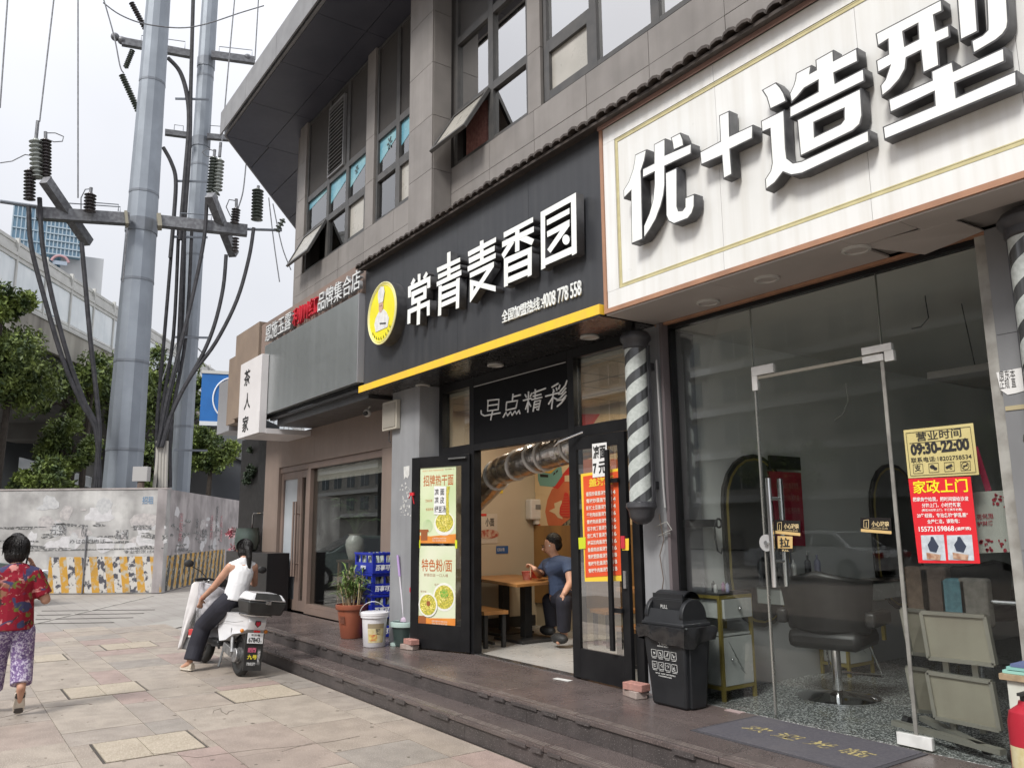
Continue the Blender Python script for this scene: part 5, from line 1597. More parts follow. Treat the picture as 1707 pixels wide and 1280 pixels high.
# ============================================================ salon front: frameless glass
sf_ = thing('salon_shopfront', (-3.3, 4.8, .3), 'full-height frameless glass front of the hair salon with a glass door and white patch fittings', 'shopfront')
SG = GLASS('salon_glass', (.97, .985, .98), .48, .0, .003)
GY = 4.80
obj('pane', MB().box((-4.49, GY, .305), (-3.706, GY + .01, 3.185)), SG, sf_, smooth=False)
obj('pane', MB().box((-3.70, GY, 2.665), (-2.715, GY + .01, 3.185)), SG, sf_, smooth=False)
obj('pane', MB().box((-2.71, GY, .305), (-2.07, GY + .01, 3.185)), SG, sf_, smooth=False)
obj('head_channel', MB().box((-4.52, GY - .03, 3.187), (-2.05, GY + .04, 3.24)), black_al, sf_, smooth=False)
obj('side_channel', MB().box((-4.515, GY - .03, .302), (-4.485, GY + .04, 3.186)), black_al, sf_, smooth=False)
edge = M('glass_edge', (.20, .21, .18), .35, c2=(.15, .16, .14), ns=6)
obj('glass_edge', MB().box((-3.706, GY - .002, .305), (-3.7005, GY + .012, 3.185)), edge, sf_, smooth=False)
obj('glass_edge', MB().box((-2.715, GY - .003, .305), (-2.7095, GY + .013, 3.185)), edge, sf_, smooth=False)
obj('seal_strip', MB().box((-3.665, GY - .006, 2.640), (-2.73, GY + .012, 2.662)), M('seal', (.30, .28, .23), .5), sf_, smooth=False)
obj('side_seal', MB().box((-2.724, GY - .01, .34), (-2.702, GY + .0, 2.63)), M('seal_grey', (.27, .265, .24), .5, c2=(.18, .175, .16), ns=8), sf_, smooth=False)
dg_ = obj('glass_door', MB().box((-3.692, GY - .008, .325), (-2.727, GY + .002, 2.638)), SG, sf_, smooth=False)
fit = M('patch_fitting', (.70, .70, .68), .4, c2=(.6, .6, .58), ns=14)
for (a, b, c, d) in ((-3.71, -3.52, 2.668, 2.735), (-2.84, -2.64, 2.668, 2.715), (-2.84, -2.70, 2.612, 2.655), (-2.83, -2.62, .315, .385), (-3.71, -3.665, 2.56, 2.667), (-2.69, -2.63, 2.60, 2.667)):
 obj('patch_fitting', MB().box((a, GY - .017, c), (b, GY + .017, d)), fit, sf_, smooth=False, bev=.002)
obj('door_stile', MB().box((-3.695, GY - .014, .33), (-3.684, GY + .006, 2.56)), M('stile_chrome', (.5, .5, .47), .25, .8), dg_, smooth=False)
h = MB()
for yy in (GY - .07, GY + .06):
 h.cyl((-3.585, yy, 1.18), (-3.585, yy, 1.92), .019, n=14)
h.cyl((-3.585, GY - .07, 1.35), (-3.585, GY + .06, 1.35), .012, n=8).cyl((-3.585, GY - .07, 1.78), (-3.585, GY + .06, 1.78), .012, n=8)
obj('handle', h, chrome, dg_)
obj('lock_disc', MB().cyl((-3.66, GY - .035, 1.475), (-3.66, GY - .015, 1.475), .058, n=28), M('acrylic', (.5, .5, .5), .15, .3), dg_)
obj('lock_knob', MB().cyl((-3.65, GY - .055, 1.475), (-3.65, GY - .035, 1.475), .016, n=12), chrome, dg_)
NY = GY - .016
def notice(name, pxs, m, lab, cat, y=NY):
 qs = [P(*p, 'y', y) for p in pxs]
 t = thing(name, (qs[0].x, y, min(q.z for q in qs)), lab, cat)
 obj('sheet', MB().prism([(q.x, q.z) for q in qs], 0, .002, axes=((0, y, 0), (1, 0, 0), (0, 0, 1), (0, 1, 0))), m, t, smooth=False)
 return t
gold = M('notice_gold', (.60, .52, .24), .35, c2=(.54, .46, .20), ns=4)
t = notice('opening_hours_sign', ((1506, 717), (1622, 705), (1632, 791), (1514, 797)), gold, 'gold opening-hours notice on the salon glass, above the red leaflet', 'notice')
y = NY - .002
ltext(t, '营业时间', (1528, 736), (1603, 728), 15, y, ink, .015)
ltext(t, '09:30-22:00', (1519, 760), (1617, 750), 20, y, ink, .05)
ltext(t, '联系电话:18202758534', (1519, 772), (1620, 765), 9, y, ink, .012)
def line(par, pa, pb, wpx, y, m):
 a, b = P(*pa, 'y', y), P(*pb, 'y', y)
 obj('rule', MB().beam(a, b, .002, wpx * .0037, up=(0, 0, 1)), m, par, smooth=False)
line(t, (1516, 739), (1614, 731), .7, y, ink)
for a, b in (((1510, 722), (1617, 711)), ((1617, 711), (1627, 787)), ((1627, 787), (1518, 793)), ((1518, 793), (1510, 722))):
 line(t, a, b, .5, y, ink)
for k, cx in enumerate((1530, 1556, 1582, 1609)):
 cy = 781 - k * 1.6
 for a, b in (((-8, -7), (8, -8)), ((8, -8), (9, 7)), ((9, 7), (-7, 8)), ((-7, 8), (-8, -7))):
  line(t, (cx + a[0], cy + a[1]), (cx + b[0], cy + b[1]), .45, y, ink)
 if k == 0:
  ltext(t, '支', (cx - 5, cy + 5), (cx + 6, cy + 4), 11, y, ink, .02)
 elif k == 1:
  for dx, dy, r in ((-2, -1.5, 4.2), (3, 1.5, 3.4)):
   q = P(cx + dx, cy + dy, 'y', y)
   obj('symbol', MB().prism(circ(q.x, q.z, r * .0035, r * .0030, 12), 0, .001, axes=((0, y, 0), (1, 0, 0), (0, 0, 1), (0, 1, 0))), ink, t, smooth=False)
 elif k == 2:
  line(t, (cx - 5, cy + 2), (cx + 5, cy - 3), 4, y, ink); line(t, (cx + 1, cy + 3), (cx + 5, cy + 3), 1, y, ink)
 else:
  q = P(cx, cy, 'y', y)
  obj('symbol', MB().tube([V(q.x + math.cos(a * .5236) * .021, y, q.z + math.sin(a * .5236) * .021) for a in range(13)], .0014, 4), ink, t)
  line(t, (cx - 4, cy + 4), (cx + 4, cy - 4), 1, y, ink); line(t, (cx - 4, cy), (cx + 4, cy - .5), 1.4, y, ink)
lred = M('leaflet_red', (.66, .02, .03), .4)
lw = M('leaflet_white', (.8, .78, .76), .5)
ly = M('leaflet_yellow', (.85, .75, .02), .5)
t = notice('housekeeping_leaflet', ((1514, 798), (1618, 794), (1634, 939), (1531, 938)), lred, 'red housekeeping leaflet with yellow headline and two small photos, on the salon glass', 'leaflet')
ltext(t, '家政上门', (1523, 823), (1614, 820), 22, y, ly, .018)
for s, x0, x1, yy, hh_ in (('把家务交给我，把时间留给沙发', 1522, 1615, 836, 7.5), ('分钟上门，小时焕新家', 1537, 1602, 846, 7.5), ('(附近10分钟上门，不满意不收费)', 1537, 1604, 853, 5), ('20年经验，专治各种“脏乱差”', 1529, 1614, 863, 7.5), ('全屋保洁，请致电：', 1546, 1600, 873, 7.5), ('15572159868', 1532, 1591, 886, 8.5), ('(潘阿姨)', 1593, 1619, 885, 6.5)):
 ltext(t, s, (x0, yy), (x1, yy - 1.2), hh_, y, lw, .02)
for k, (xa, xb) in enumerate(((1535, 1573), (1578, 1620))):
 qs = [P(*p, 'y', y) for p in ((xa, 892), (xb, 891), (xb + 4, 934), (xa + 3, 933))]
 ax = ((0, y, 0), (1, 0, 0), (0, 0, 1), (0, 1, 0))
 ph = obj('photo', MB().prism([(q.x, q.z) for q in qs], 0, .001, axes=ax), M('photo_pale', (.55, .60, .64), .5, c2=(.42, .46, .5), ns=30), t, smooth=False)
 x0_, z0_, x1_, z1_ = qs[3].x, qs[3].z, qs[1].x, qs[1].z
 w_, h_ = x1_ - x0_, z1_ - z0_
 ax2 = ((0, y - .0012, 0), (1, 0, 0), (0, 0, 1), (0, 1, 0))
 obj('printed_figure', MB().prism([(x0_ + w_ * a, z0_ + h_ * b) for a, b in ((.35, .35), (.62, .3), (.75, .55), (.62, .78), (.55, .92), (.45, .92), (.42, .78), (.28, .6))], 0, .001, axes=ax2), M('photo_dark', (.03, .04, .07), .6), t, smooth=False)
 obj('printed_table', MB().prism([(x0_ + w_ * a, z0_ + h_ * b) for a, b in ((.2, .05), (.75, .0), (.8, .22), (.2, .3))], 0, .001, axes=((0, y - .0025, 0), (1, 0, 0), (0, 0, 1), (0, 1, 0))), M('photo_wood', (.30, .14, .08), .6, c2=(.5, .35, .25), ns=30), t, smooth=False)
blk = M('sticker_black', (.012, .010, .010), .35)
for i, (qs, lab) in enumerate(((((1434, 862), (1485, 863), (1486, 890), (1435, 886)), 'black and gold glass-warning sticker near the right edge of the salon door'),
                               (((1291, 866), (1334, 868), (1334, 893), (1292, 889)), 'black and gold glass-warning sticker beside the door handle, above the pull sticker'))):
 t = notice('glass_warning_sticker', qs, blk, lab, 'sticker', y=GY - .018)
 (xa, ya), (xb, yb), (xc, yc), (xd, yd) = qs
 yy = GY - .0205
 g1 = [P(*p, 'y', yy) for p in ((xd, yd - 5), (xc, yc - 5), (xc, yc), (xd, yd))]
 obj('gold_strip', MB().prism([(q.x, q.z) for q in g1], 0, .001, axes=((0, yy, 0), (1, 0, 0), (0, 0, 1), (0, 1, 0))), M('sticker_gold', (.60, .42, .18), .4), t, smooth=False)
 k = (xb - xa) / 51
 ltext(t, '小心玻璃', (xa + 19 * k, ya + 15), (xa + 48 * k, ya + 16), 9, yy, M('sticker_gold2', (.70, .55, .30), .4), .02)
 ltext(t, 'CAUTION GLASS', (xa + 19 * k, ya + 19), (xa + 46 * k, ya + 20), 2.5, yy, MATS['sticker_gold2'])
 for a, b in (((6, 5), (6, 17)), ((6, 5), (14, 4)), ((14, 4), (14, 18)), ((6, 17), (14, 18)), ((10, 8), (10, 17))):
  line(t, (xa + a[0] * k, ya + a[1]), (xa + b[0] * k, ya + b[1]), .7, yy, MATS['sticker_gold2'])
t = notice('pull_sticker', ((1296, 893), (1321, 894), (1321, 920), (1297, 919)), MATS['sticker_gold'], 'small gold pull sticker below the warning sticker on the salon door', 'sticker', y=GY - .0185)
ltext(t, '拉', (1300, 912), (1317, 912), 16, GY - .021, ink, .03)
g1 = [P(*p, 'y', GY - .021) for p in ((1297, 913.5), (1321, 914), (1321, 920), (1297, 919))]
obj('base_strip', MB().prism([(q.x, q.z) for q in g1], 0, .001, axes=((0, GY - .021, 0), (1, 0, 0), (0, 0, 1), (0, 1, 0))), blk, t, smooth=False)
ltext(t, 'PULL', (1304, 918.6), (1315, 918.8), 3.2, GY - .0235, MATS['sticker_gold2'], .02)
# ============================================================ salon room
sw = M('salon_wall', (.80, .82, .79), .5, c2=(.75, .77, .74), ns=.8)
terr = M('terrazzo', (.16, .165, .16), .22, speck=(.66, .68, .66), spk=85, spt=.53, c2=(.12, .13, .125), ns=2)
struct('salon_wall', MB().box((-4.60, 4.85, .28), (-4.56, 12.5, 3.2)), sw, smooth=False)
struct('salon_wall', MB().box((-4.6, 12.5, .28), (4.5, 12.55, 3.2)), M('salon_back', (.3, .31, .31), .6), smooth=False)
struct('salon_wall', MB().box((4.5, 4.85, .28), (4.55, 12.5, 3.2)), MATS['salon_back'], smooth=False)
for x_ in (-1.1, 1.7):
 obj('pane', MB().box((x_, 4.80, .305), (x_ + 2.75, 4.81, 3.185)), SG, sf_, smooth=False)  # unseen glazing past the pier, added to let more daylight into the salon
struct('salon_ceiling', MB().box((-4.56, 4.86, 3.19), (4.5, 12.5, 3.25)), M('salon_ceiling_m', (.72, .72, .68), .7, c2=(.66, .66, .62), ns=1), smooth=False)
struct('salon_floor', MB().box((-4.56, 4.79, .2), (4.5, 12.5, .3015)), terr, smooth=False)
struct('salon_skirting', MB().box((-4.559, 4.9, .302), (-4.54, 12.4, .86)), M('wall_lower', (.45, .455, .46), .4), smooth=False)
goldm = M('gold_metal', (.42, .33, .09), .35, .5)
marble = M('marble_white', (.60, .62, .59), .25, c2=(.52, .54, .52), ns=3)
vein = M('marble_vein', (.16, .17, .16), .4)
def mirror(yc, zc, hw, hh_, label):
 t = thing('arch_mirror', (-4.55, yc, zc - hh_), label, 'mirror')
 def outline(w_, h_):
  pts = [(yc - w_, zc - h_ + w_), (yc - w_, zc + h_ - w_)]
  pts += [(yc - w_ * math.cos(k * math.pi / 10), zc + h_ - w_ + w_ * math.sin(k * math.pi / 10)) for k in range(1, 10)]
  pts += [(yc + w_, zc + h_ - w_), (yc + w_, zc - h_ + w_)]
  pts += [(yc + w_ * math.cos(k * math.pi / 10), zc - h_ + w_ - w_ * math.sin(k * math.pi / 10)) for k in range(1, 10)]
  return pts
 obj('frame', MB().prism(outline(hw, hh_), 0, .03, axes=((-4.555, 0, 0), (0, 1, 0), (0, 0, 1), (1, 0, 0))), M('mirror_frame', (.03, .028, .022), .4), t, smooth=False)
 obj('gold_edge', MB().prism(outline(hw - .035, hh_ - .035), 0, .004, axes=((-4.523, 0, 0), (0, 1, 0), (0, 0, 1), (1, 0, 0))), goldm, t, smooth=False)
 obj('glass', MB().prism(outline(hw - .055, hh_ - .055), 0, .004, axes=((-4.518, 0, 0), (0, 1, 0), (0, 0, 1), (1, 0, 0))), M('mirror_glass', (.55, .58, .57), .03, 1), t, smooth=False)
a, b = P(1205, 900, 'x', -4.55), P(1290, 900, 'x', -4.55)
top = P(1250, 757, 'x', -4.55).z
mirror((a.y + b.y) / 2 + .1, (top + .75) / 2, (b.y - a.y) / 2 + .1, (top - .75) / 2, 'tall arched black-framed mirror on the salon wall, nearest the street')
mirror((a.y + b.y) / 2 + 2.3, (top + .75) / 2, (b.y - a.y) / 2 + .1, (top - .75) / 2, 'second tall arched mirror farther back on the salon wall')
def station(y0, label, drawer=True):
 t = thing('styling_station', (-4.4, y0, .3), label, 'cabinet')
 x0, x1 = -4.535, -4.25
 y1 = y0 + .38
 fr = MB()
 for xx in (x0, x1 - .025):
  for yy in (y0, y1 - .025):
   fr.box((xx, yy, .302), (xx + .025, yy + .025, 1.07))
 for z in (.38, 1.045):
  fr.box((x0 + .025, y0, z), (x1 - .025, y0 + .025, z + .025)).box((x1 - .025, y0 + .025, z), (x1, y1 - .025, z + .025)).box((x0 + .025, y1 - .025, z), (x1 - .025, y1, z + .025))
 obj('frame', fr, goldm, t, smooth=False)
 obj('top', MB().box((x0, y0, 1.071), (x1, y1, 1.085)), M('top_dark', (.05, .05, .05), .3), t, smooth=False)
 d = obj('drawer', MB().box((x0 + .02, y0 + .03, .90), (x1 + .02, y1 - .03, 1.04)), marble, t, smooth=False)
 obj('knob', MB().ball((x1 + .035, (y0 + y1) / 2, .97), .014), steel, d)
 c = obj('cabinet_door', MB().box((x0 + .02, y0 + .03, .41), (x1 - .0, y1 - .03, .76)), marble, t, smooth=False)
 obj('knob', MB().ball((x1 + .015, y0 + .1, .6), .012), steel, c)
 vn = MB()
 for k in range(5):
  vn.beam((x1 + .001, y0 + .08 + k * .03, .73 - k * .05), (x1 + .001, y0 + .16 + k * .025, .62 - k * .035), .004, .003)
 obj('vein', vn, vein, c, smooth=False)
 obj('shelf', MB().box((x0 + .02, y0 + .03, .77), (x1 - .01, y1 - .03, .785)), marble, t, smooth=False)
 return t
station(4.93, 'white marble and gold styling cabinet beside the bin, just behind the glass')
station(6.55, 'white and gold styling cabinet farther in, behind the salon door handle')
station(8.4, 'white and gold styling cabinet deep in the salon')
cols = [M('bottle_%d' % i, c, .35) for i, c in enumerate([(.10, .10, .11), (.45, .45, .43), (.03, .03, .03), (.30, .30, .42), (.5, .38, .12), (.35, .2, .3)])]
def bottle(x, y, z, r, h_, m, lab, grp=None, pump=False):
 t = obj('bottle', MB().lathe([(r, 0), (r, h_ * .72), (r * .85, h_ * .8), (r * .35, h_ * .86), (r * .35, h_), (r * .1, h_)], (x, y, z), 14), m, base=(x, y, z))
 props(t, lab, 'bottle', grp)
 if pump:
  obj('pump', MB().cyl((x, y, z + h_), (x, y, z + h_ + .035), r * .2, n=8).beam((x, y, z + h_ + .035), (x + .035, y, z + h_ + .03), .012, .01), cols[1], t)
 return t
rg = random.Random(21)
for i in range(6):
 bottle(-4.46 + rg.uniform(0, .16), 4.97 + i * .052, 1.086, .016, rg.uniform(.05, .09), cols[i], ['dark grey', 'pale', 'black', 'bluish', 'amber', 'plum'][i] + ' little bottle on the nearest styling cabinet')
for i, (px, hh_) in enumerate(((1316, .24), (1326, .22), (1350, .25), (1366, .25))):
 q = P(px, 990, 'x', -4.38)
 bottle(-4.38, q.y, 1.086, .028, hh_, cols[(0, 1, 2, 3)[i]], ['dark grey spray bottle at the left of the row behind the door handle', 'slim pale-capped bottle second in the row behind the door handle', 'black pump bottle in the row on the farther styling cabinet', 'white-topped violet spray bottle at the right of the row'][i], None, i == 2)
sh = thing('styling_shelf', (-4.4, 6.3, .3), 'long white drawer shelf with gold edges below the row of bottles', 'shelf')
obj('top', MB().box((-4.53, 6.0, 1.06), (-4.28, 8.0, 1.085)), MATS['top_dark'], sh, smooth=False)
obj('drawer', MB().box((-4.52, 6.02, .92), (-4.275, 6.53, 1.058)), marble, sh, smooth=False)
obj('drawer', MB().box((-4.52, 6.98, .92), (-4.275, 7.9, 1.058)), marble, sh, smooth=False)
hy = P(1165, 872, 'x', -4.53)
hdz = thing('dryer_holder', (-4.5, hy.y, hy.z), 'black wall rack with a hanging hair clipper left of the arched mirror', 'rack')
a, b = P(1137, 872, 'x', -4.5), P(1190, 872, 'x', -4.5)
obj('shelf', MB().box((-4.559, a.y, hy.z - .03), (-4.46, b.y, hy.z + .03)), ink, hdz, smooth=False)
obj('ring', MB().tube([V(-4.45, b.y + .0 + math.cos(k * .6283) * .035, hy.z + math.sin(k * .6283) * .035) for k in range(11)], .009, 6), ink, hdz)
obj('cable', MB().tube([V(-4.46, b.y - .04, hy.z), V(-4.46, b.y - .04, hy.z - .12), V(-4.45, b.y - .03, hy.z - .22), V(-4.44, b.y + .0, hy.z - .24), V(-4.44, b.y + .02, hy.z - .20)], .008, 6), ink, hdz)
sk_ = thing('socket', (-4.55, a.y + .05, hy.z + .04), 'white power sockets above the black rack on the salon wall', 'socket')
obj('plate', MB().box((-4.559, a.y + .03, hy.z + .04), (-4.545, a.y + .22, hy.z + .11)), MATS['plastic_white'], sk_, smooth=False)
leather = M('black_leather', (.022, .021, .021), .4, c2=(.03, .029, .028), ns=9, spec=.5)
def salon_chair(x, y, rz, label):
 t = thing('salon_chair', (x, y, .3), label, 'chair', 'black salon chairs', local=True, rz=rz)
 obj('base', MB().lathe([(.30, .0), (.30, .012), (.20, .035), (.05, .055), (.045, .06)], (0, 0, .003), 32), chrome, t)
 obj('piston', MB().cyl((0, 0, .06), (0, 0, .36), .035, n=16), chrome, t)
 obj('seat', MB().box((-.27, -.27, .38), (.27, .25, .52)), leather, t, bev=.05)
 bk_ = MB()
 n = 14
 vs, fs = [], []
 for k in range(n + 1):
  an = R_(200 + 140 * k / n)
  top_ = .95 - .06 * abs(math.sin(R_(180 * k / n + 90)))
  for r, z in ((.33, .50), (.39, top_), (.31, top_ + .01), (.25, .50)):
   vs.append((math.cos(an) * r * 1.0, math.sin(an) * r * .85, z))
 for k in range(n):
  for j in range(4):
   a, b = k * 4 + j, k * 4 + (j + 1) % 4
   fs.append((a, b, b + 4, a + 4))
 fs += [(3, 2, 1, 0), (n * 4, n * 4 + 1, n * 4 + 2, n * 4 + 3)]
 obj('backrest', MB().add(vs, fs), leather, t, bev=.02)
 for s in (-1, 1):
  obj('armrest', MB().box((s * .33 - .04, -.2, .55), (s * .33 + .04, .22, .66)), leather, t, bev=.02)
  obj('arm_post', MB().box((s * .33 - .012, .1, .44), (s * .33 + .012, .14, .55)), goldm, t, smooth=False)
 fr = MB()
 fr.tube([(-.17, .25, .40), (-.2, .45, .12), (.2, .45, .12), (.17, .25, .40)], .013, 8)
 obj('footrest', fr, chrome, t)
 return t
salon_chair(-3.82, 5.72, R_(15), 'black leather salon chair on a round chrome base, nearest the glass door')
salon_chair(-4.0, 8.3, R_(70), 'black leather salon chair farther back in the dim salon')
hp = thing('hair_processor', (-2.3, 5.3, .3), 'wheeled stand with four metal-framed translucent panels behind the salon glass', 'equipment')
fm_ = M('processor_frame', (.40, .385, .33), .35, .4)
sc_ = M('processor_screen', (.40, .37, .29), .6, c2=(.33, .30, .235), ns=2.5, streak=.2)
def framed(pxs, y0, y1, lab=None):
 qs = [P(*pxs[0], 'y', y0), P(*pxs[1], 'y', y1), P(*pxs[2], 'y', y1), P(*pxs[3], 'y', y0)]
 par = MB()
 o = None
 for a, b in zip(qs, qs[1:] + qs[:1]):
  par.beam(a, b, .035, .022)
 o = obj('panel_frame', par, fm_, hp, smooth=False)
 nrm = (qs[1] - qs[0]).cross(qs[3] - qs[0]).normalized()
 obj('screen', MB().add([q + nrm * .004 for q in qs] + [q - nrm * .004 for q in qs], [(0, 1, 2, 3), (7, 6, 5, 4)]), sc_, o, smooth=False)
framed(((1504, 1015), (1540, 1018), (1548, 1092), (1518, 1088)), 5.3, 5.45)
framed(((1537, 1020), (1643, 1027), (1659, 1108), (1550, 1096)), 5.05, 5.05)
framed(((1513, 1112), (1545, 1116), (1555, 1186), (1527, 1184)), 5.3, 5.45)
framed(((1547, 1120), (1653, 1136), (1668, 1217), (1561, 1195)), 5.05, 5.05)
stn = MB()
for px in (1580, 1628):
 a, b = P(px - 4, 1096, 'y', 5.10), P(px + 12, 1222, 'y', 5.10)
 stn.beam(a, b, .02, .035)
q1, q2 = P(1585, 1225, 'z', .36), P(1655, 1245, 'z', .36)
stn.beam((q1.x - .35, q1.y, .37), (q2.x + .1, q2.y - .1, .37), .05, .03).beam((q1.x - .3, q1.y + .25, .37), (q1.x + .25, q1.y - .15, .37), .05, .03)
obj('stand', stn, fm_, hp, smooth=False)
for px, py in ((1512, 1203), (1588, 1222), (1646, 1248), (1690, 1262)):
 q = P(px, py, 'z', .33)
 obj('wheel', MB().cyl((q.x - .02, q.y, .335), (q.x + .02, q.y, .335), .033, n=16), ink, hp)
pl_ = thing('hanging_panel', (-2.6, 5.9, 2.5), 'pale rectangular panel hanging from the salon ceiling', 'panel')
obj('board', MB().box((-2.9, 5.7, 2.61), (-1.7, 6.4, 2.66)), M('panel_grey', (.28, .27, .25), .6), pl_, smooth=False)
obj('cable', MB().tube([(-2.7, 6.0, 2.66), (-2.75, 6.0, 3.18)], .004, 5).tube([(-1.9, 6.0, 2.66), (-1.9, 6.0, 3.18)], .004, 5), ink, pl_)
wr = thing('loose_wires', (-3.0, 5.9, 2.6), 'thin wires dangling from the salon ceiling', 'wires')
obj('wire', MB().tube([P(1240 + 100, 480, 'y', 5.6) + V(0, 0, .0), P(1410, 640, 'y', 5.6), P(1414, 668, 'y', 5.6), P(1405, 690, 'y', 5.6), P(1392, 700, 'y', 5.6)][1:], .004, 5), M('wire_grey', (.3, .3, .28), .6), wr)
obj('wire', MB().tube([P(1540, 475, 'y', 5.6), P(1543, 500, 'y', 5.6), P(1548, 530, 'y', 5.6), P(1535, 545, 'y', 5.6), P(1520, 548, 'y', 5.6)], .004, 5), ink, wr)
bgp = thing('paper_bag', (-2.25, 4.95, 1.2), 'white paper bag with a red floral print hanging behind the right glass pane', 'bag')
qs = [P(*p, 'y', 4.95) for p in ((1620, 820), (1680, 817), (1684, 920), (1632, 922))]
obj('bag', MB().prism([(q.x, q.z) for q in qs], 0, .09, axes=((0, 4.95, 0), (1, 0, 0), (0, 0, 1), (0, 1, 0))), M('bag_white', (.55, .57, .52), .6, c2=(.50, .52, .47), ns=5), bgp, smooth=False)
rg = random.Random(4)
bp = MB()
for k in range(34):
 px, py = (rg.uniform(1655, 1680), rg.uniform(822, 850)) if k < 14 else (rg.uniform(1634, 1680), rg.uniform(898, 918))
 q = P(px, py, 'y', 4.945)
 pts = circ(q.x, q.z, rg.uniform(.004, .012), rg.uniform(.004, .012), 7)
 bp.prism(pts, 0, .002, axes=((0, 4.945, 0), (1, 0, 0), (0, 0, 1), (0, 1, 0)))
obj('floral_print', bp, M('print_red', (.36, .04, .06), .6), bgp, kind='stuff', smooth=False)
ltext(bgp, '花何用', (1629, 866), (1656, 864), 9, 4.944, MATS['print_red'], .02)
ltext(bgp, '蛇财满', (1630, 877), (1656, 875), 8, 4.944, MATS['print_red'], .02)
obj('ribbon', MB().beam(P(1625, 745, 'y', 4.97), P(1648, 818, 'y', 4.97), .003, .035), M('ribbon_dark', (.32, .02, .06), .6), bgp, smooth=False)
rb = thing('red_banner', (-4.54, 6.4, .9), 'dark red poster on the salon wall behind the door handles', 'poster')
qs = [P(*p, 'x', -4.5) for p in ((1283, 785), (1335, 788), (1343, 910), (1300, 908))]
obj('sheet', MB().prism([(q.y, q.z) for q in qs], 0, .01, axes=((-4.5, 0, 0), (0, 1, 0), (0, 0, 1), (-1, 0, 0))), M('banner_red', (.50, .02, .06), .5, c2=(.40, .02, .05), ns=8), rb, smooth=False)
obj('header', MB().box((-4.51, qs[0].y, qs[0].z + .02), (-4.495, qs[1].y, qs[0].z + .14)), ink, rb, smooth=False)
for k in range(5):
 text(rb, '优惠活动价格表'[k:] + '特惠', (-4.488, qs[0].y + .06, qs[0].z - .15 - k * .11), .32, .055, M('banner_ink', (.55, .2, .2), .6), Rv=(0, 1, 0), Uv=(0, 0, 1), name='print')
cur = thing('salon_shelving', (-2, 9, .3), 'dark shelving and clutter deep inside the salon', 'shelf')
rg = random.Random(12)
for k in range(9):
 x = -3.3 + k * .45
 obj('rack_unit', MB().box((x, 9.5, .3), (x + .42, 9.9, 1.1 + rg.uniform(0, 1.1))), M('clut_%d' % (k % 3), [(.035, .035, .04), (.08, .07, .06), (.05, .055, .06)][k % 3], .6), cur, smooth=False)
tw = thing('towel_rack', (-2.7, 6.3, .3), 'brown and blue towels draped on a rack behind the panels', 'towels')
for k, (px, c) in enumerate(((1530, (.20, .14, .10)), (1555, (.15, .11, .09)), (1588, (.14, .32, .38)), (1620, (.3, .28, .25)))):
 q = P(px, 985, 'y', 6.1)
 obj('towel', MB().box((q.x - .1, 6.1, q.z - .25), (q.x + .1, 6.2, q.z + .18 - .09 * (k > 1))), M('towel_%d' % k, c, .9, c2=tuple(v * .7 for v in c), ns=20), tw, bev=.02)
obj('rail', MB().cyl((-3.0, 6.15, 1.05), (-1.8, 6.15, 1.05), .015, n=8), steel, tw)
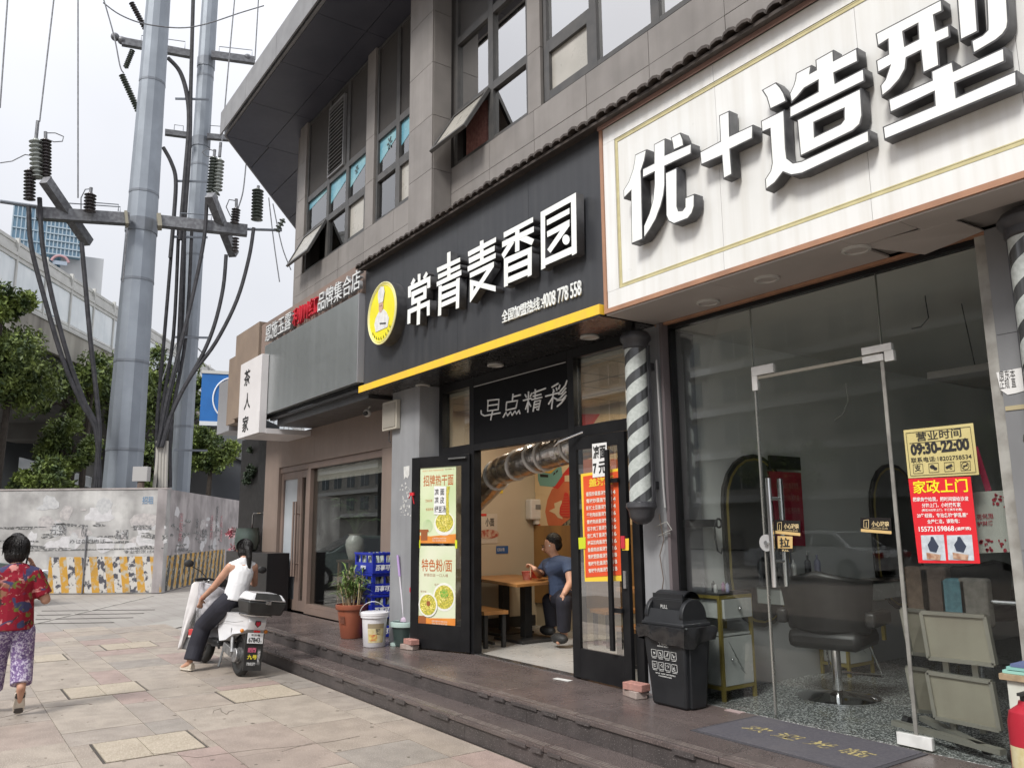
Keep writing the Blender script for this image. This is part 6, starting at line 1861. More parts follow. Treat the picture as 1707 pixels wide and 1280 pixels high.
# ============================================================ barber poles
def barber(x, y, z0, z1, r, label):
 t = thing('barber_pole', (x, y, z0 - .18), label, 'barber pole', 'striped barber poles')
 dk = M('pole_cap', (.035, .035, .04), .4, c2=(.055, .055, .06), ns=9)
 obj('case', MB().cyl((x, y, z0), (x, y, z1), r, n=36), M('pole_dark', (.05, .052, .055), .12, spec=.8, c2=(.065, .068, .07), ns=6), t)
 st_ = MB()
 pitch, n = .40, 40
 turns = (z1 - z0 + .35) / pitch + 1
 k = int(turns * n)
 vs, fs = [], []
 for st2 in (0, 1):
  b0 = len(vs) // 2
  for i in range(k + 1):
   an = 2 * math.pi * i / n + math.pi * st2
   zc = z0 - .3 + pitch * i / n
   for dz in (0, .115):
    vs.append((x + math.cos(an) * (r + .0012), y + math.sin(an) * (r + .0012), min(max(zc + dz, z0 + .001), z1 - .001)))
  for i in range(b0, b0 + k):
   fs.append((2 * i, 2 * i + 2, 2 * i + 3, 2 * i + 1))
 obj('stripe', MB().add(vs, fs), M('stripe_white', (.48, .51, .49), .25, c2=(.40, .43, .41), ns=40, lo=.4, hi=.6), t)
 obj('top_cap', MB().lathe([(r, 0), (r * 1.12, .01), (r * 1.14, .05), (r * 1.35, .075), (r * 1.38, .10), (r * 1.2, .13), (r * .9, .15)], (x, y, z1), 32), dk, t)
 obj('bottom_cap', MB().lathe([(r, 0), (r * 1.3, -.012), (r * 1.34, -.045), (r * 1.22, -.06), (r * 1.12, -.075), (r * 1.05, -.12), (r * .78, -.155), (r * .4, -.175), (.0, -.18)], (x, y, z0), 32), dk, t)
 for s in (-1, 1):
  obj('side_rail', MB().box((x + s * (r + .014) - .008, y + .02, z0 - .03), (x + s * (r + .014) + .008, y + .05, z1 + .02)), dk, t, smooth=False)
 obj('bracket', MB().box((x - .03, y + r * .9, z0 + .1), (x + .03, 4.735, z0 + .16)).box((x - .03, y + r * .9, z1 - .16), (x + .03, 4.735, z1 - .1)), dk, t, smooth=False)
 obj('conduit', MB().tube([(x + .13, y + .1, z1 - .1), (x + .135, y + .11, z0 + .5), (x + .13, y + .12, z0 + .1), (x + .14, y + .12, z0 - .05)], .009, 6), M('conduit_grey', (.3, .3, .3), .5), t)
 obj('wire', MB().tube([(x + .09, y + .1, z0 - .1), (x + .10, y + .13, z0 - .3), (x + .05, y + .13, z0 - .42), (x + .09, y + .12, z0 - .6), (x + .07, y + .12, z0 - .68)], .004, 5), M('wire_brown', (.12, .09, .07), .6), t)
 obj('wire', MB().tube([(x + .02, y + .12, z0 - .2), (x + .15, y + .12, z0 - .16), (x + .20, y + .12, z0 - .22), (x + .04, y + .13, z0 - .27), (x + .18, y + .12, z0 - .25)], .005, 5), MATS['wire_grey'], t)
 return t
bq = P(1064, 700, 'y', 4.56)
barber(bq.x, 4.56, 1.79, 3.02, .092, 'black and white striped barber pole on the narrow pier between restaurant and salon')
bq = P(1733, 500, 'y', 4.56)
barber(bq.x, 4.56, 2.05, 3.07, .11, 'striped barber pole cut off at the right edge of the view')
# ============================================================ dustbin
bx0, bx1, by0, by1 = -4.60, -4.20, 4.47, 4.755
tb = thing('dustbin', ((bx0 + bx1) / 2, (by0 + by1) / 2, .3), 'tall black plastic dustbin with a swing lid and crumpled liner bag, printed with white symbols', 'bin')
plas = M('bin_plastic', (.014, .015, .017), .4, c2=(.02, .021, .023), ns=5, dirt=.12, dc=(.06, .06, .06), spec=.35)
def frust(a, b, za, zb):
 vs = [(a[0], a[2], za), (a[1], a[2], za), (a[1], a[3], za), (a[0], a[3], za), (b[0], b[2], zb), (b[1], b[2], zb), (b[1], b[3], zb), (b[0], b[3], zb)]
 return MB().add(vs, [(0, 3, 2, 1), (4, 5, 6, 7), (0, 1, 5, 4), (1, 2, 6, 5), (2, 3, 7, 6), (3, 0, 4, 7)])
obj('body', frust((bx0 + .04, bx1 - .02, by0 + .02, by1 - .04), (bx0 - .01, bx1 + .01, by0 - .01, by1), .303, .86), plas, tb, bev=.02)
obj('side_rib', frust((bx1 - .028, bx1 - .0, by0 + .06, by1 - .08), (bx1 - .005, bx1 + .018, by0 + .04, by1 - .05), .31, .80), plas, tb, bev=.006)
rg = random.Random(2)
bag = MB()
ring = []
N_ = 72
def perim(t, ex):
 x0, x1, y0, y1 = bx0 - .012 - ex, bx1 + .012 + ex, by0 - .012 - ex, by1 + ex
 L = 2 * (x1 - x0 + y1 - y0); s = t * L
 if s < x1 - x0: return (x0 + s, y0)
 s -= x1 - x0
 if s < y1 - y0: return (x1, y0 + s)
 s -= y1 - y0
 if s < x1 - x0: return (x1 - s, y1)
 s -= x1 - x0
 return (x0, y1 - s)
lev = [(.875, .004), (.87, .02), (.84, .026), (.80, .022), (.755, .018)]
vs, fs = [], []
for li, (z, ex) in enumerate(lev):
 for i in range(N_):
  t = i / N_
  w_ = (.004 + .003 * li) * math.sin(i * .7 + li * .8) + rg.uniform(-.001, .001) * li
  sag = .022 * li / 4 * (math.sin(t * 6.28 * 2 + 1) + .5 * math.sin(t * 6.28 * 5))
  p = perim(t, ex + w_ * .7)
  vs.append((p[0], p[1], z + (sag if li > 2 else sag * .3)))
for li in range(4):
 for i in range(N_):
  j = (i + 1) % N_
  fs.append((li * N_ + i, (li + 1) * N_ + i, (li + 1) * N_ + j, li * N_ + j))
obj('liner_bag', MB().add(vs, fs), M('bin_bag', (.012, .012, .013), .18, bump=.5, bs=30, spec=.8), tb)
obj('rim', frust((bx0 - .015, bx1 + .015, by0 - .015, by1), (bx0 - .01, bx1 + .01, by0 - .01, by1 - .004), .873, .90), plas, tb, bev=.008)
cy0, cy1 = by0 + .0, by1 - .02
obj('lid_collar', MB().add([(bx0, by0, .90), (bx1, by0, .90), (bx1, cy1, .90), (bx0, cy1, .90), (bx0 + .035, by0 + .03, .99), (bx1 - .035, by0 + .03, .99), (bx1 - .035, cy1 - .03, .99), (bx0 + .035, cy1 - .03, .99)],
 [(0, 1, 5, 4), (1, 2, 6, 5), (2, 3, 7, 6), (3, 0, 4, 7)]), plas, tb, smooth=False)
for xx in (bx0 + .005, bx1 - .045):
 pts = [(by0 + .02, .90), (cy1, .90)] + [((by0 + cy1) / 2 + math.cos(R_(a)) * .13, .94 + math.sin(R_(a)) * .13) for a in range(0, 181, 15)]
 obj('lid_cheek', MB().prism(pts, xx, xx + .038, axes=((0, 0, 0), (0, 1, 0), (0, 0, 1), (1, 0, 0))), plas, tb, bev=.006)
fv, ff_ = [], []
cyc = (by0 + cy1) / 2
for k in range(9):
 an = R_(40 + k * 13)
 for xx in (bx0 + .05, bx1 - .05):
  fv.append((xx, cyc + .02 + math.cos(an) * .12, .985 + math.sin(an) * .135 + .0))
for k in range(8):
 ff_.append((2 * k, 2 * k + 1, 2 * k + 3, 2 * k + 2))
flp = MB().add(fv, ff_)
flp.add([(a[0], a[1], a[2] - .012) for a in fv], [(b[3], b[2], b[1], b[0]) for b in ff_])
flp.box((bx0 + .05, cyc - .075, .93), (bx1 - .05, cyc - .065, 1.10))
obj('swing_flap', flp, plas, tb)
text(tb, 'PULL', (bx0 + .13, cyc - .077, .99), .07, .028, M('print_white', (.62, .62, .60), .6), name='lettering')
pw_ = MATS['print_white']
Bf = V(bx0 + .015, by0 - .0085, 0)
def bt(s, x, z, w_, h_):
 k = (.86 - z) / .557
 text(tb, s, (bx0 + x, by0 - .0135 + .031 * k, z), w_, h_, pw_, name='print', bold=.015)
bt('干垃圾', .15, .735, .09, .030); bt('RESIDUAL WASTE', .14, .722, .11, .008)
bt('可燃垃圾 · 不可回收 · 请投放至指定地点', .10, .525, .20, .010); bt('城市管理委员会监制', .13, .508, .13, .009)
def bz(z):
 return by0 - .0135 + .031 * (.86 - z) / .557
for r_ in range(2):
 for c_ in range(4):
  x, z = bx0 + .075 + c_ * .066, .645 - r_ * .085
  b_ = MB()
  for a, b in (((0, 0), (.05, 0)), ((.05, 0), (.05, .05)), ((.05, .05), (0, .05)), ((0, .05), (0, 0))):
   b_.beam((x + a[0], bz(z + a[1]), z + a[1]), (x + b[0], bz(z + b[1]), z + b[1]), .002, .0035, up=(0, 1, 0))
  rr = random.Random(r_ * 4 + c_)
  for k in range(4):
   b_.beam((x + rr.uniform(.01, .04), bz(z), z + rr.uniform(.008, .042)), (x + rr.uniform(.01, .04), bz(z), z + rr.uniform(.008, .042)), .002, .006, up=(0, 1, 0))
  b_.beam((x + .005, bz(z - .01), z - .010), (x + .045, bz(z - .01), z - .010), .002, .006, up=(0, 1, 0))
  obj('pictogram', b_, pw_, tb, smooth=False)
rec = MB()
for k in range(3):
 a = R_(90 + 120 * k)
 c = V(bx0 + .205, bz(.80), .80)
 p_, q_ = c + V(math.cos(a) * .035, 0, math.sin(a) * .035), c + V(math.cos(a + 1.6) * .035, 0, math.sin(a + 1.6) * .035)
 rec.beam(p_, q_, .002, .008, up=(0, 1, 0))
obj('recycle_mark', rec, pw_, tb, smooth=False)
# ============================================================ small things on the landing
brick_m = M('brick_pink', (.40, .20, .165), .85, c2=(.32, .16, .135), ns=18, bump=.4, bs=60, dirt=.3, dc=(.45, .38, .33))
brick_g = M('brick_grey', (.27, .20, .175), .9, c2=(.34, .28, .25), ns=14, bump=.4, bs=60)
def brick(c, rz, m, lab):
 mb = MB().box((-.1, -.05, 0), (.1, .05, .053))
 o = obj('loose_brick', mb, m, bev=.004)
 o.location = c
 o.rotation_euler = (0, 0, rz)
 props(o, lab, 'brick')
q = P(680, 1082, 'z', .3)
brick((q.x - .0, q.y + .02, .3015), R_(15), brick_g, 'lower brick of the pair holding the open restaurant door')
brick((q.x + .02, q.y + .03, .3555), R_(-4), brick_m, 'upper brick of the pair holding the open restaurant door')
q = P(1049, 1163, 'z', .3)
brick((q.x, q.y + .06, .3015), R_(-12), brick_g, 'lower brick of the pair beside the black dustbin')
brick((q.x + .02, q.y + .06, .3555), R_(3), brick_m, 'upper pink brick of the pair beside the black dustbin')
mt_ = thing('doormat', (-3.25, 4.43, .3), 'dark grey doormat with worn yellow characters before the salon door', 'doormat')
obj('mat', MB().box((-3.80, 4.13, .302), (-2.66, 4.755, .310)), M('mat_grey', (.065, .062, .075), .95, c2=(.085, .08, .09), ns=60, bump=.4, bs=200, dirt=.4, dc=(.13, .12, .12)), mt_, smooth=False, bev=.003)
obj('border', MB().box((-3.83, 4.10, .3015), (-2.63, 4.129, .306)).box((-3.83, 4.129, .3015), (-3.801, 4.755, .306)).box((-2.659, 4.129, .3015), (-2.63, 4.755, .306)), M('mat_edge', (.05, .048, .055), .8), mt_, smooth=False)
mg = M('mat_gold', (.42, .35, .14), .9, c2=(.14, .12, .08), ns=40, lo=.44, hi=.52)
for s, x in (('欢', -3.66), ('迎', -3.43), ('光', -3.20), ('临', -2.97)):
 text(mt_, s, (x, 4.37, .3112), .17, .14, mg, Rv=(1, 0, 0), Uv=(.15, 1, 0), bold=.02)
q = P(938, 1133, 'z', .3)
sc0 = obj('paper_scrap', MB().box((-.09, -.03, 0), (.09, .03, .003)), pst); sc0.location = (q.x, q.y, .3025); sc0.rotation_euler = (0, 0, R_(8))
props(sc0, 'pale scrap of tape stuck to the landing before the restaurant doorway', 'scrap')
q = P(1225, 1186, 'z', .3)
sc1 = obj('paper_scrap', MB().box((-.07, -.03, 0), (.07, .03, .004)), M('scrap_pink', (.35, .27, .26), .8)); sc1.location = (q.x, q.y, .3025)
props(sc1, 'pinkish scrap on the landing beside the salon glass, right of the dustbin', 'scrap')
crate_m = M('crate_blue', (.012, .028, .36), .38, c2=(.01, .022, .29), ns=5, dirt=.1, dc=(.06, .07, .16))
bot_m = M('bottle_glass', (.25, .30, .27), .12, c2=(.45, .48, .45), ns=22, spec=.8)
crx0, crx1, cry0, cry1 = -9.72, -9.21, 4.42, 4.76
def crate(z, dx, dy, lab, first=False):
 t = thing('drinks_crate', ((crx0 + crx1) / 2 + dx, (cry0 + cry1) / 2 + dy, z), lab, 'crate', 'blue drinks crates in one stack')
 a, b, c, d = crx0 + dx, crx1 + dx, cry0 + dy, cry1 + dy
 h = .247
 fr = MB()
 ins = .012
 def side(plane, lo_, hi_, n):
  zz = [(z + .002, z + .13), (z + .215, z + h)]
  for z0, z1 in zz:
   if plane == 'y0': fr.box((lo_, c, z0), (hi_, c + .014, z1))
   if plane == 'y1': fr.box((lo_, d - .014, z0), (hi_, d, z1))
   if plane == 'x1': fr.box((b - .014, lo_, z0), (b, hi_, z1))
   if plane == 'x0': fr.box((a, lo_, z0), (a + .014, hi_, z1))
  wd = (hi_ - lo_)
  gap = wd / n
  for k in range(n + 1):
   p0 = lo_ + k * gap - (.013 if 0 < k < n else 0 if k == 0 else .028)
   p1 = p0 + (.026 if 0 < k < n else .028)
   if plane == 'y0': fr.box((p0, c + .0005, z + .13), (p1, c + .0135, z + .215))
   if plane == 'y1': fr.box((p0, d - .0135, z + .13), (p1, d - .0005, z + .215))
   if plane == 'x1': fr.box((b - .0135, p0, z + .13), (b - .0005, p1, z + .215))
   if plane == 'x0': fr.box((a + .0005, p0, z + .13), (a + .0135, p1, z + .215))
 side('y0', a, b, 3); side('y1', a, b, 3); side('x1', c + .0145, d - .0145, 2); side('x0', c + .0145, d - .0145, 2)
 fr.box((a + .0145, c + .0145, z + .002), (b - .0145, d - .0145, z + .012))
 body = obj('shell', fr, crate_m, t, smooth=False)
 obj('rim', MB().box((a - .008, c - .008, z + h - .02), (b + .008, c - .0005, z + h + .002)).box((b + .0005, c - .0005, z + h - .02), (b + .008, d + .008, z + h + .002)), crate_m, t, smooth=False)
 for i in range(4):
  for j in range(3):
   x, y = a + .06 + i * .128, c + .06 + j * .108
   obj('bottle', MB().lathe([(.034, 0), (.034, .12), (.028, .15), (.013, .19), (.013, .215), (.016, .217), (.016, .232), (.0, .233)], (x, y, z + .014), 8), bot_m, t)
 wl_ = M('crate_print', (.72, .74, .76), .5)
 text(t, '百事可乐', (b + .002, c + .04, z + .035), .26, .072, wl_, Rv=(0, 1, 0), Uv=(0, 0, 1), bold=.035, shear=.18, name='print')
 text(t, 'PEPSI', (a + .17, c - .002, z + .05), .15, .042, wl_, bold=.03, shear=.1, name='print')
 return t
labs = ['bottom blue crate, mostly hidden behind the white bucket', 'second blue crate from the ground, behind the bucket handle', 'blue crate second from the top of the stack', 'topmost blue bottle crate with white lettering']
for k in range(4):
 crate(.302 + k * .252, (.0, .015, -.01, .02)[k], (.0, -.005, .008, -.004)[k], labs[k])
q = P(610, 1078, 'z', .3)
bx_, by_ = q.x, q.y + .10
wbk = thing('white_bucket', (bx_, by_, .302), 'white lidded plastic bucket with a tan printed label and wire handle', 'bucket')
wp = M('bucket_white', (.68, .67, .69), .4, c2=(.62, .61, .63), ns=5, dirt=.15, dc=(.4, .4, .4))
obj('body', MB().lathe([(.118, 0), (.122, .005), (.142, .34)], (bx_, by_, .302), 36), wp, wbk)
obj('lid', MB().lathe([(.146, .31), (.156, .315), (.156, .335), (.160, .34), (.160, .368), (.15, .374), (.0, .372)], (bx_, by_, .302), 36), wp, wbk)
hb = [V(bx_ + math.cos(R_(a)) * .155 * math.cos(.95), by_ - .02 + math.cos(R_(a)) * .155 * math.sin(.95), .302 + .335 + math.sin(R_(a)) * .15) for a in range(0, 181, 12)]
obj('handle', MB().tube(hb, .0035, 6), steel, wbk)
lbl = M('label_tan', (.46, .38, .20), .5, c2=(.25, .19, .11), ns=26, lo=.44, hi=.56)
def wrap(parent, r0, r1, z0, z1, a0, a1, m, c, name='label', n=14):
 vs, fs = [], []
 for i in range(n + 1):
  an = R_(a0 + (a1 - a0) * i / n)
  vs += [(c[0] + math.cos(an) * r0, c[1] + math.sin(an) * r0, c[2] + z0), (c[0] + math.cos(an) * r1, c[1] + math.sin(an) * r1, c[2] + z1)]
 for i in range(n):
  fs.append((2 * i, 2 * i + 2, 2 * i + 3, 2 * i + 1))
 return obj(name, MB().add(vs, fs), m, parent)
C0 = (bx_, by_, .302)
wrap(wbk, .1265, .1395, .05, .235, -58, 22, M('label_cream', (.60, .54, .34), .5, c2=(.50, .42, .20), ns=18), C0)
wrap(wbk, .1385, .1405, .205, .255, -58, 22, M('label_band', (.26, .21, .13), .5), C0)
wrap(wbk, .1285, .1335, .07, .14, -50, -12, M('label_pic', (.45, .10, .05), .5, c2=(.62, .52, .15), ns=40), C0)
wrap(wbk, .1345, .1375, .14, .20, -20, 2, M('label_dark', (.08, .07, .05), .5, c2=(.4, .35, .2), ns=50), C0)
q = P(659, 1077, 'z', .3)
mx_, my_ = q.x, q.y + .11
mbk = thing('mop_bucket', (mx_, my_, .302), 'dark green mop bucket with a pale plastic wringer rim', 'bucket')
obj('body', MB().lathe([(.105, 0), (.11, .01), (.145, .25), (.15, .255)], (mx_, my_, .302), 32), M('bucket_green', (.055, .085, .08), .4, c2=(.045, .07, .066), ns=4), mbk)
obj('rim', MB().lathe([(.148, .205), (.158, .21), (.160, .25), (.156, .262), (.135, .262), (.13, .24), (.10, .20)], (mx_, my_, .302), 32), M('rim_pale', (.36, .46, .43), .4), mbk)
obj('foot_pedal', MB().lathe([(.04, 0), (.042, .03), (.0, .034)], (mx_ - .05, my_ - .10, .302), 16, sx=1.3), MATS['rim_pale'], mbk)
mp_ = thing('mop', (mx_, my_ + .03, .36), 'mop with a lilac grip standing in the green bucket', 'mop')
a = V(mx_ - .02, my_ + .02, .45); b = P(663, 925, 'y', 4.43)
obj('pole', MB().cyl(a, a.lerp(b, .75), .010, n=10), M('mop_white', (.6, .58, .62), .4), mp_)
obj('grip', MB().cyl(a.lerp(b, .72), b, .015, n=10), M('mop_lilac', (.42, .30, .55), .45), mp_)
obj('head', MB().lathe([(.02, 0), (.055, .03), (.05, .06), (.015, .08)], (a.x, a.y, .53), 14), M('mop_pink', (.45, .36, .45), .6), mp_)
q = P(569, 1064, 'z', .3)
tx_, ty_ = q.x, q.y + .13
pot = thing('potted_plant', (tx_, ty_, .302), 'leafy cane plant in a large reddish-brown plastic pot before the tea shop window', 'potted plant')
obj('pot', MB().lathe([(.125, 0), (.13, .01), (.175, .33), (.195, .335), (.20, .345), (.20, .39), (.19, .395), (.175, .36)], (tx_, ty_, .302), 36), M('pot_brown', (.28, .085, .045), .45, c2=(.24, .07, .038), ns=5, dirt=.2), pot)
obj('soil', MB().cyl((tx_, ty_, .62), (tx_, ty_, .655), .172, n=24), M('soil', (.05, .035, .025), 1), pot)
text(pot, '福', (tx_ + .02, ty_ - .175, .48), .09, .09, M('pot_mark', (.14, .05, .03), .6), Rv=(.92, .38, 0), Uv=(0, 0, 1), bold=.02, name='mark')
rg = random.Random(17)
stm = MB(); lf = MB()
for k in range(17):
 an = rg.uniform(0, 6.28); r0 = rg.uniform(.01, .14)
 base = V(tx_ + math.cos(an) * r0, ty_ + math.sin(an) * r0, .65)
 L = rg.uniform(.18, .46)
 topp = base + V(math.cos(an) * rg.uniform(.0, .07), math.sin(an) * rg.uniform(0, .07), L)
 stm.tube([base, base.lerp(topp, .5) + V(rg.uniform(-.01, .01), 0, 0), topp], .007, 6)
 for j in range(13):
  f_ = rg.uniform(.25, 1)
  s = base.lerp(topp, f_)
  a2 = rg.uniform(0, 6.28); LL = rg.uniform(.16, .30)
  d0 = V(math.cos(a2), math.sin(a2), rg.uniform(.6, 1.5)).normalized()
  m1 = s + d0 * LL * .5
  e_ = m1 + V(math.cos(a2), math.sin(a2), rg.uniform(-.5, .3)).normalized() * LL * .55
  sd_ = d0.cross(V(0, 0, 1)).normalized() * .012
  lf.add([s, m1 + sd_, e_, m1 - sd_], [(0, 1, 2, 3)])
obj('cane', stm, M('cane', (.42, .34, .20), .6), pot)
obj('foliage', lf, leaf_l, pot, smooth=False)
q = P(610, 688, 'y', 4.55)
sc_c = thing('security_camera', (q.x, 4.6, q.z), 'white ball security camera on a bracket below the left end of the black sign', 'camera')
obj('bracket', MB().tube([(q.x + .03, 4.62, 3.23), (q.x + .03, 4.62, q.z + .13), (q.x, 4.58, q.z + .05)], .014, 8), MATS['plastic_white'], sc_c)
obj('housing', MB().ball((q.x, 4.57, q.z), .055, n=18, k=12), MATS['plastic_white'], sc_c)
obj('lens', MB().cyl((q.x + .03, 4.54, q.z - .01), (q.x + .045, 4.515, q.z - .02), .03, n=16), ink, sc_c)
q0, q1 = P(640, 672, 'y', 4.42), P(663, 714, 'y', 4.42)
spk = thing('wall_speaker', ((q0.x + q1.x) / 2, 4.42, q1.z), 'beige box loudspeaker fixed to the grey pier under the black sign', 'speaker')
obj('box', MB().box((q0.x, 4.40, q1.z), (q1.x, 4.455, q0.z)), M('speaker_beige', (.40, .37, .31), .5), spk, smooth=False, bev=.006)
obj('grille', MB().box((q0.x + .03, 4.393, q1.z + .03), (q1.x - .03, 4.399, q0.z - .03)), M('grille', (.30, .28, .24), .7, c2=(.22, .2, .17), ns=220), spk, smooth=False)
obj('cable', MB().tube([(q0.x + .1, 4.45, q1.z), (q0.x + .09, 4.45, q1.z - .12), (q0.x + .13, 4.455, q1.z - .14)], .006, 5), ink, spk)
q = P(1668, 1122, 'y', 4.40)
wc = thing('white_cabinet', (q.x + .3, 4.5, .3), 'white cabinet with a worn wooden top at the right edge of the view', 'cabinet')
obj('body', MB().box((q.x + .015, 4.42, .302), (q.x + .6, 4.70, q.z - .03)), M('cab_white', (.60, .62, .56), .45, c2=(.52, .54, .48), ns=5, dirt=.3, dc=(.3, .25, .18)), wc, smooth=False, bev=.004)
obj('top', MB().box((q.x - .01, 4.40, q.z - .028), (q.x + .62, 4.71, q.z)), M('worn_wood', (.36, .27, .17), .6, c2=(.25, .18, .11), ns=16), wc, smooth=False)
for i, (dz, c, w_) in enumerate(((0, (.25, .48, .42), .26), (.018, (.2, .42, .38), .22), (.034, (.10, .13, .25), .16))):
 t = obj('folder', MB().box((q.x + .0 + .02 * i, 4.42, q.z + .0015 + dz), (q.x + w_, 4.62, q.z + .016 + dz)), M('folder_%d' % i, c, .5), smooth=False, base=(q.x, 4.5, q.z))
 props(t, ['lowest mint green folder on the white cabinet', 'middle green folder in the pile on the white cabinet', 'dark blue book on top of the folders'][i], 'folder')
fe_q = P(1712, 1190, 'y', 4.33)
fe = thing('fire_extinguisher', (fe_q.x + .0, 4.33, .3), 'red fire extinguisher before the white cabinet at the right edge', 'fire extinguisher')
obj('cylinder', MB().lathe([(.07, 0), (.085, .01), (.085, .36), (.075, .41), (.035, .44), (.03, .46)], (fe_q.x, 4.33, .302), 28), M('ext_red', (.36, .015, .03), .35), fe)
obj('valve', MB().cyl((fe_q.x, 4.33, .76), (fe_q.x, 4.33, .79), .022, n=10).box((fe_q.x - .01, 4.27, .79), (fe_q.x + .01, 4.36, .803)), ink, fe)
wrap(fe, .0858, .0858, .16, .26, -140, -60, MATS['label_cream'], (fe_q.x, 4.33, .302))
# ============================================================ people
skin_m = M('skin', (.52, .30, .21), .5, c2=(.46, .25, .17), ns=9, spec=.35)
hair_m = M('hair', (.006, .005, .005), .45, c2=(.012, .010, .009), ns=50, spec=.35, bump=.8, bs=55)
lipm = M('lips', (.35, .11, .09), .5)
def hand(nodes, edges, wrist, base, fdir, palm_n, side, key, s=1.0, curl=.5):
 """palm and five bent fingers rooted in the wrist node"""
 f = Vector(fdir).normalized(); nn = Vector(palm_n).normalized(); sdv = f.cross(nn).normalized() * side
 w0 = Vector(wrist)
 pk = key + 'palm'
 nodes[pk] = (w0 + f * .05 * s, .026 * s, .016 * s)
 edges.append((base, pk))
 for i, (off, ln) in enumerate(((.030, .062), (.011, .070), (-.009, .066), (-.028, .052))):
  a = w0 + f * .085 * s + sdv * off * s
  b = a + (f * (1 - curl * .4) + nn * curl * .5).normalized() * ln * .5 * s
  c = b + (f * (1 - curl) + nn * curl).normalized() * ln * .5 * s
  ka, kb, kc = key + 'a%d' % i, key + 'b%d' % i, key + 'c%d' % i
  nodes[ka] = (a, .0095 * s); nodes[kb] = (b, .0085 * s); nodes[kc] = (c, .007 * s)
  edges += [(pk, ka), (ka, kb), (kb, kc)]
 a = w0 + f * .03 * s + sdv * .036 * s; b = a + (f * .7 + sdv * .5 + nn * .4).normalized() * .035 * s
 nodes[key + 't0'] = (a, .011 * s); nodes[key + 't1'] = (b, .009 * s)
 edges += [(pk, key + 't0'), (key + 't0', key + 't1')]
def face(parent, c, fw, up, s=1.0):
 fw = Vector(fw).normalized(); up = Vector(up).normalized(); sd = fw.cross(up).normalized()
 c = Vector(c)
 obj('nose', MB().cyl(c + fw * .083 * s + up * .012 * s, c + fw * .105 * s - up * .02 * s, .006 * s, .015 * s, n=8).ball(c + fw * .10 * s - up * .02 * s, .013 * s, n=8, k=6), skin_m, parent)
 obj('mouth', MB().obox(c + fw * .086 * s - up * .05 * s, sd, fw, up, .022 * s, .006 * s, .005 * s), lipm, parent, bev=.002)
 for k in (-1, 1):
  obj('eye', MB().ball(c + fw * .083 * s + sd * k * .031 * s + up * .012 * s, .010 * s, n=10, k=6), M('eye_dark', (.02, .015, .015), .3), parent)
  obj('eyebrow', MB().obox(c + fw * .088 * s + sd * k * .031 * s + up * .035 * s, sd, fw, up, .017 * s, .004, .003), hair_m, parent)
  obj('ear', MB().ball(c + sd * k * .083 * s - up * .0 * s - fw * .005, .012 * s, .02 * s, .028 * s, n=10, k=7), skin_m, parent)
X0 = -8.67
pr = thing('person', (X0 - .1, .68, 0), 'woman at the left edge walking away in red floral blouse and purple trousers, phoning', 'person')
O = Vector(OFF[pr.name])
def N3(x, y, z):
 return V(x, y, z) - O
n_, e_ = {}, []
n_['pel'] = (N3(-8.72, .665, .84), .125, .10)
n_['bel'] = (N3(-8.71, .66, 1.0), .125, .10)
n_['che'] = (N3(-8.69, .66, 1.17), .135, .09)
n_['nk0'] = (N3(-8.70, .648, 1.285), .055)
n_['nk1'] = (N3(-8.72, .642, 1.35), .048)
n_['hd0'] = (N3(-8.74, .638, 1.41), .078, .085)
n_['hd1'] = (N3(-8.745, .638, 1.475), .082, .088)
n_['hd2'] = (N3(-8.74, .638, 1.51), .06, .06)
e_ += chain('pel', 'bel', 'che', 'nk0', 'nk1', 'hd0', 'hd1', 'hd2')
n_['shr'] = (N3(-8.69, .80, 1.225), .056); n_['elr'] = (N3(-8.66, .90, .99), .042); n_['wrr'] = (N3(-8.82, .80, 1.26), .026)
n_['shl'] = (N3(-8.69, .515, 1.225), .056); n_['ell'] = (N3(-8.68, .46, .97), .042); n_['wrl'] = (N3(-8.85, .50, .85), .028)
e_ += chain('che', 'shr', 'elr', 'wrr') + chain('che', 'shl', 'ell', 'wrl')
n_['hpr'] = (N3(-8.72, .745, .78), .088); n_['knr'] = (N3(-8.74, .765, .46), .056); n_['anr'] = (N3(-8.60, .765, .25), .036)
n_['btr'] = (N3(-8.665, .768, .14), .034, .030); n_['tor'] = (N3(-8.71, .768, .06), .028, .022)
n_['hpl'] = (N3(-8.73, .59, .78), .088); n_['knl'] = (N3(-8.90, .575, .48), .056); n_['anl'] = (N3(-8.99, .57, .12), .036)
n_['btl'] = (N3(-9.08, .57, .06), .034, .028); n_['tol'] = (N3(-9.17, .57, .04), .028, .02)
e_ += chain('pel', 'hpr', 'knr', 'anr', 'btr', 'tor') + chain('pel', 'hpl', 'knl', 'anl', 'btl', 'tol')
hand(n_, e_, n_['wrr'][0], 'wrr', (-.1, -.4, 1), (.3, -1, 0), 1, 'hr', .9, .6)
hand(n_, e_, n_['wrl'][0], 'wrl', (-.8, .1, -.5), (0, 1, 0), -1, 'hl', .9, .5)
body = obj('body', skin_mesh(n_, e_, skin_m), None, pr)
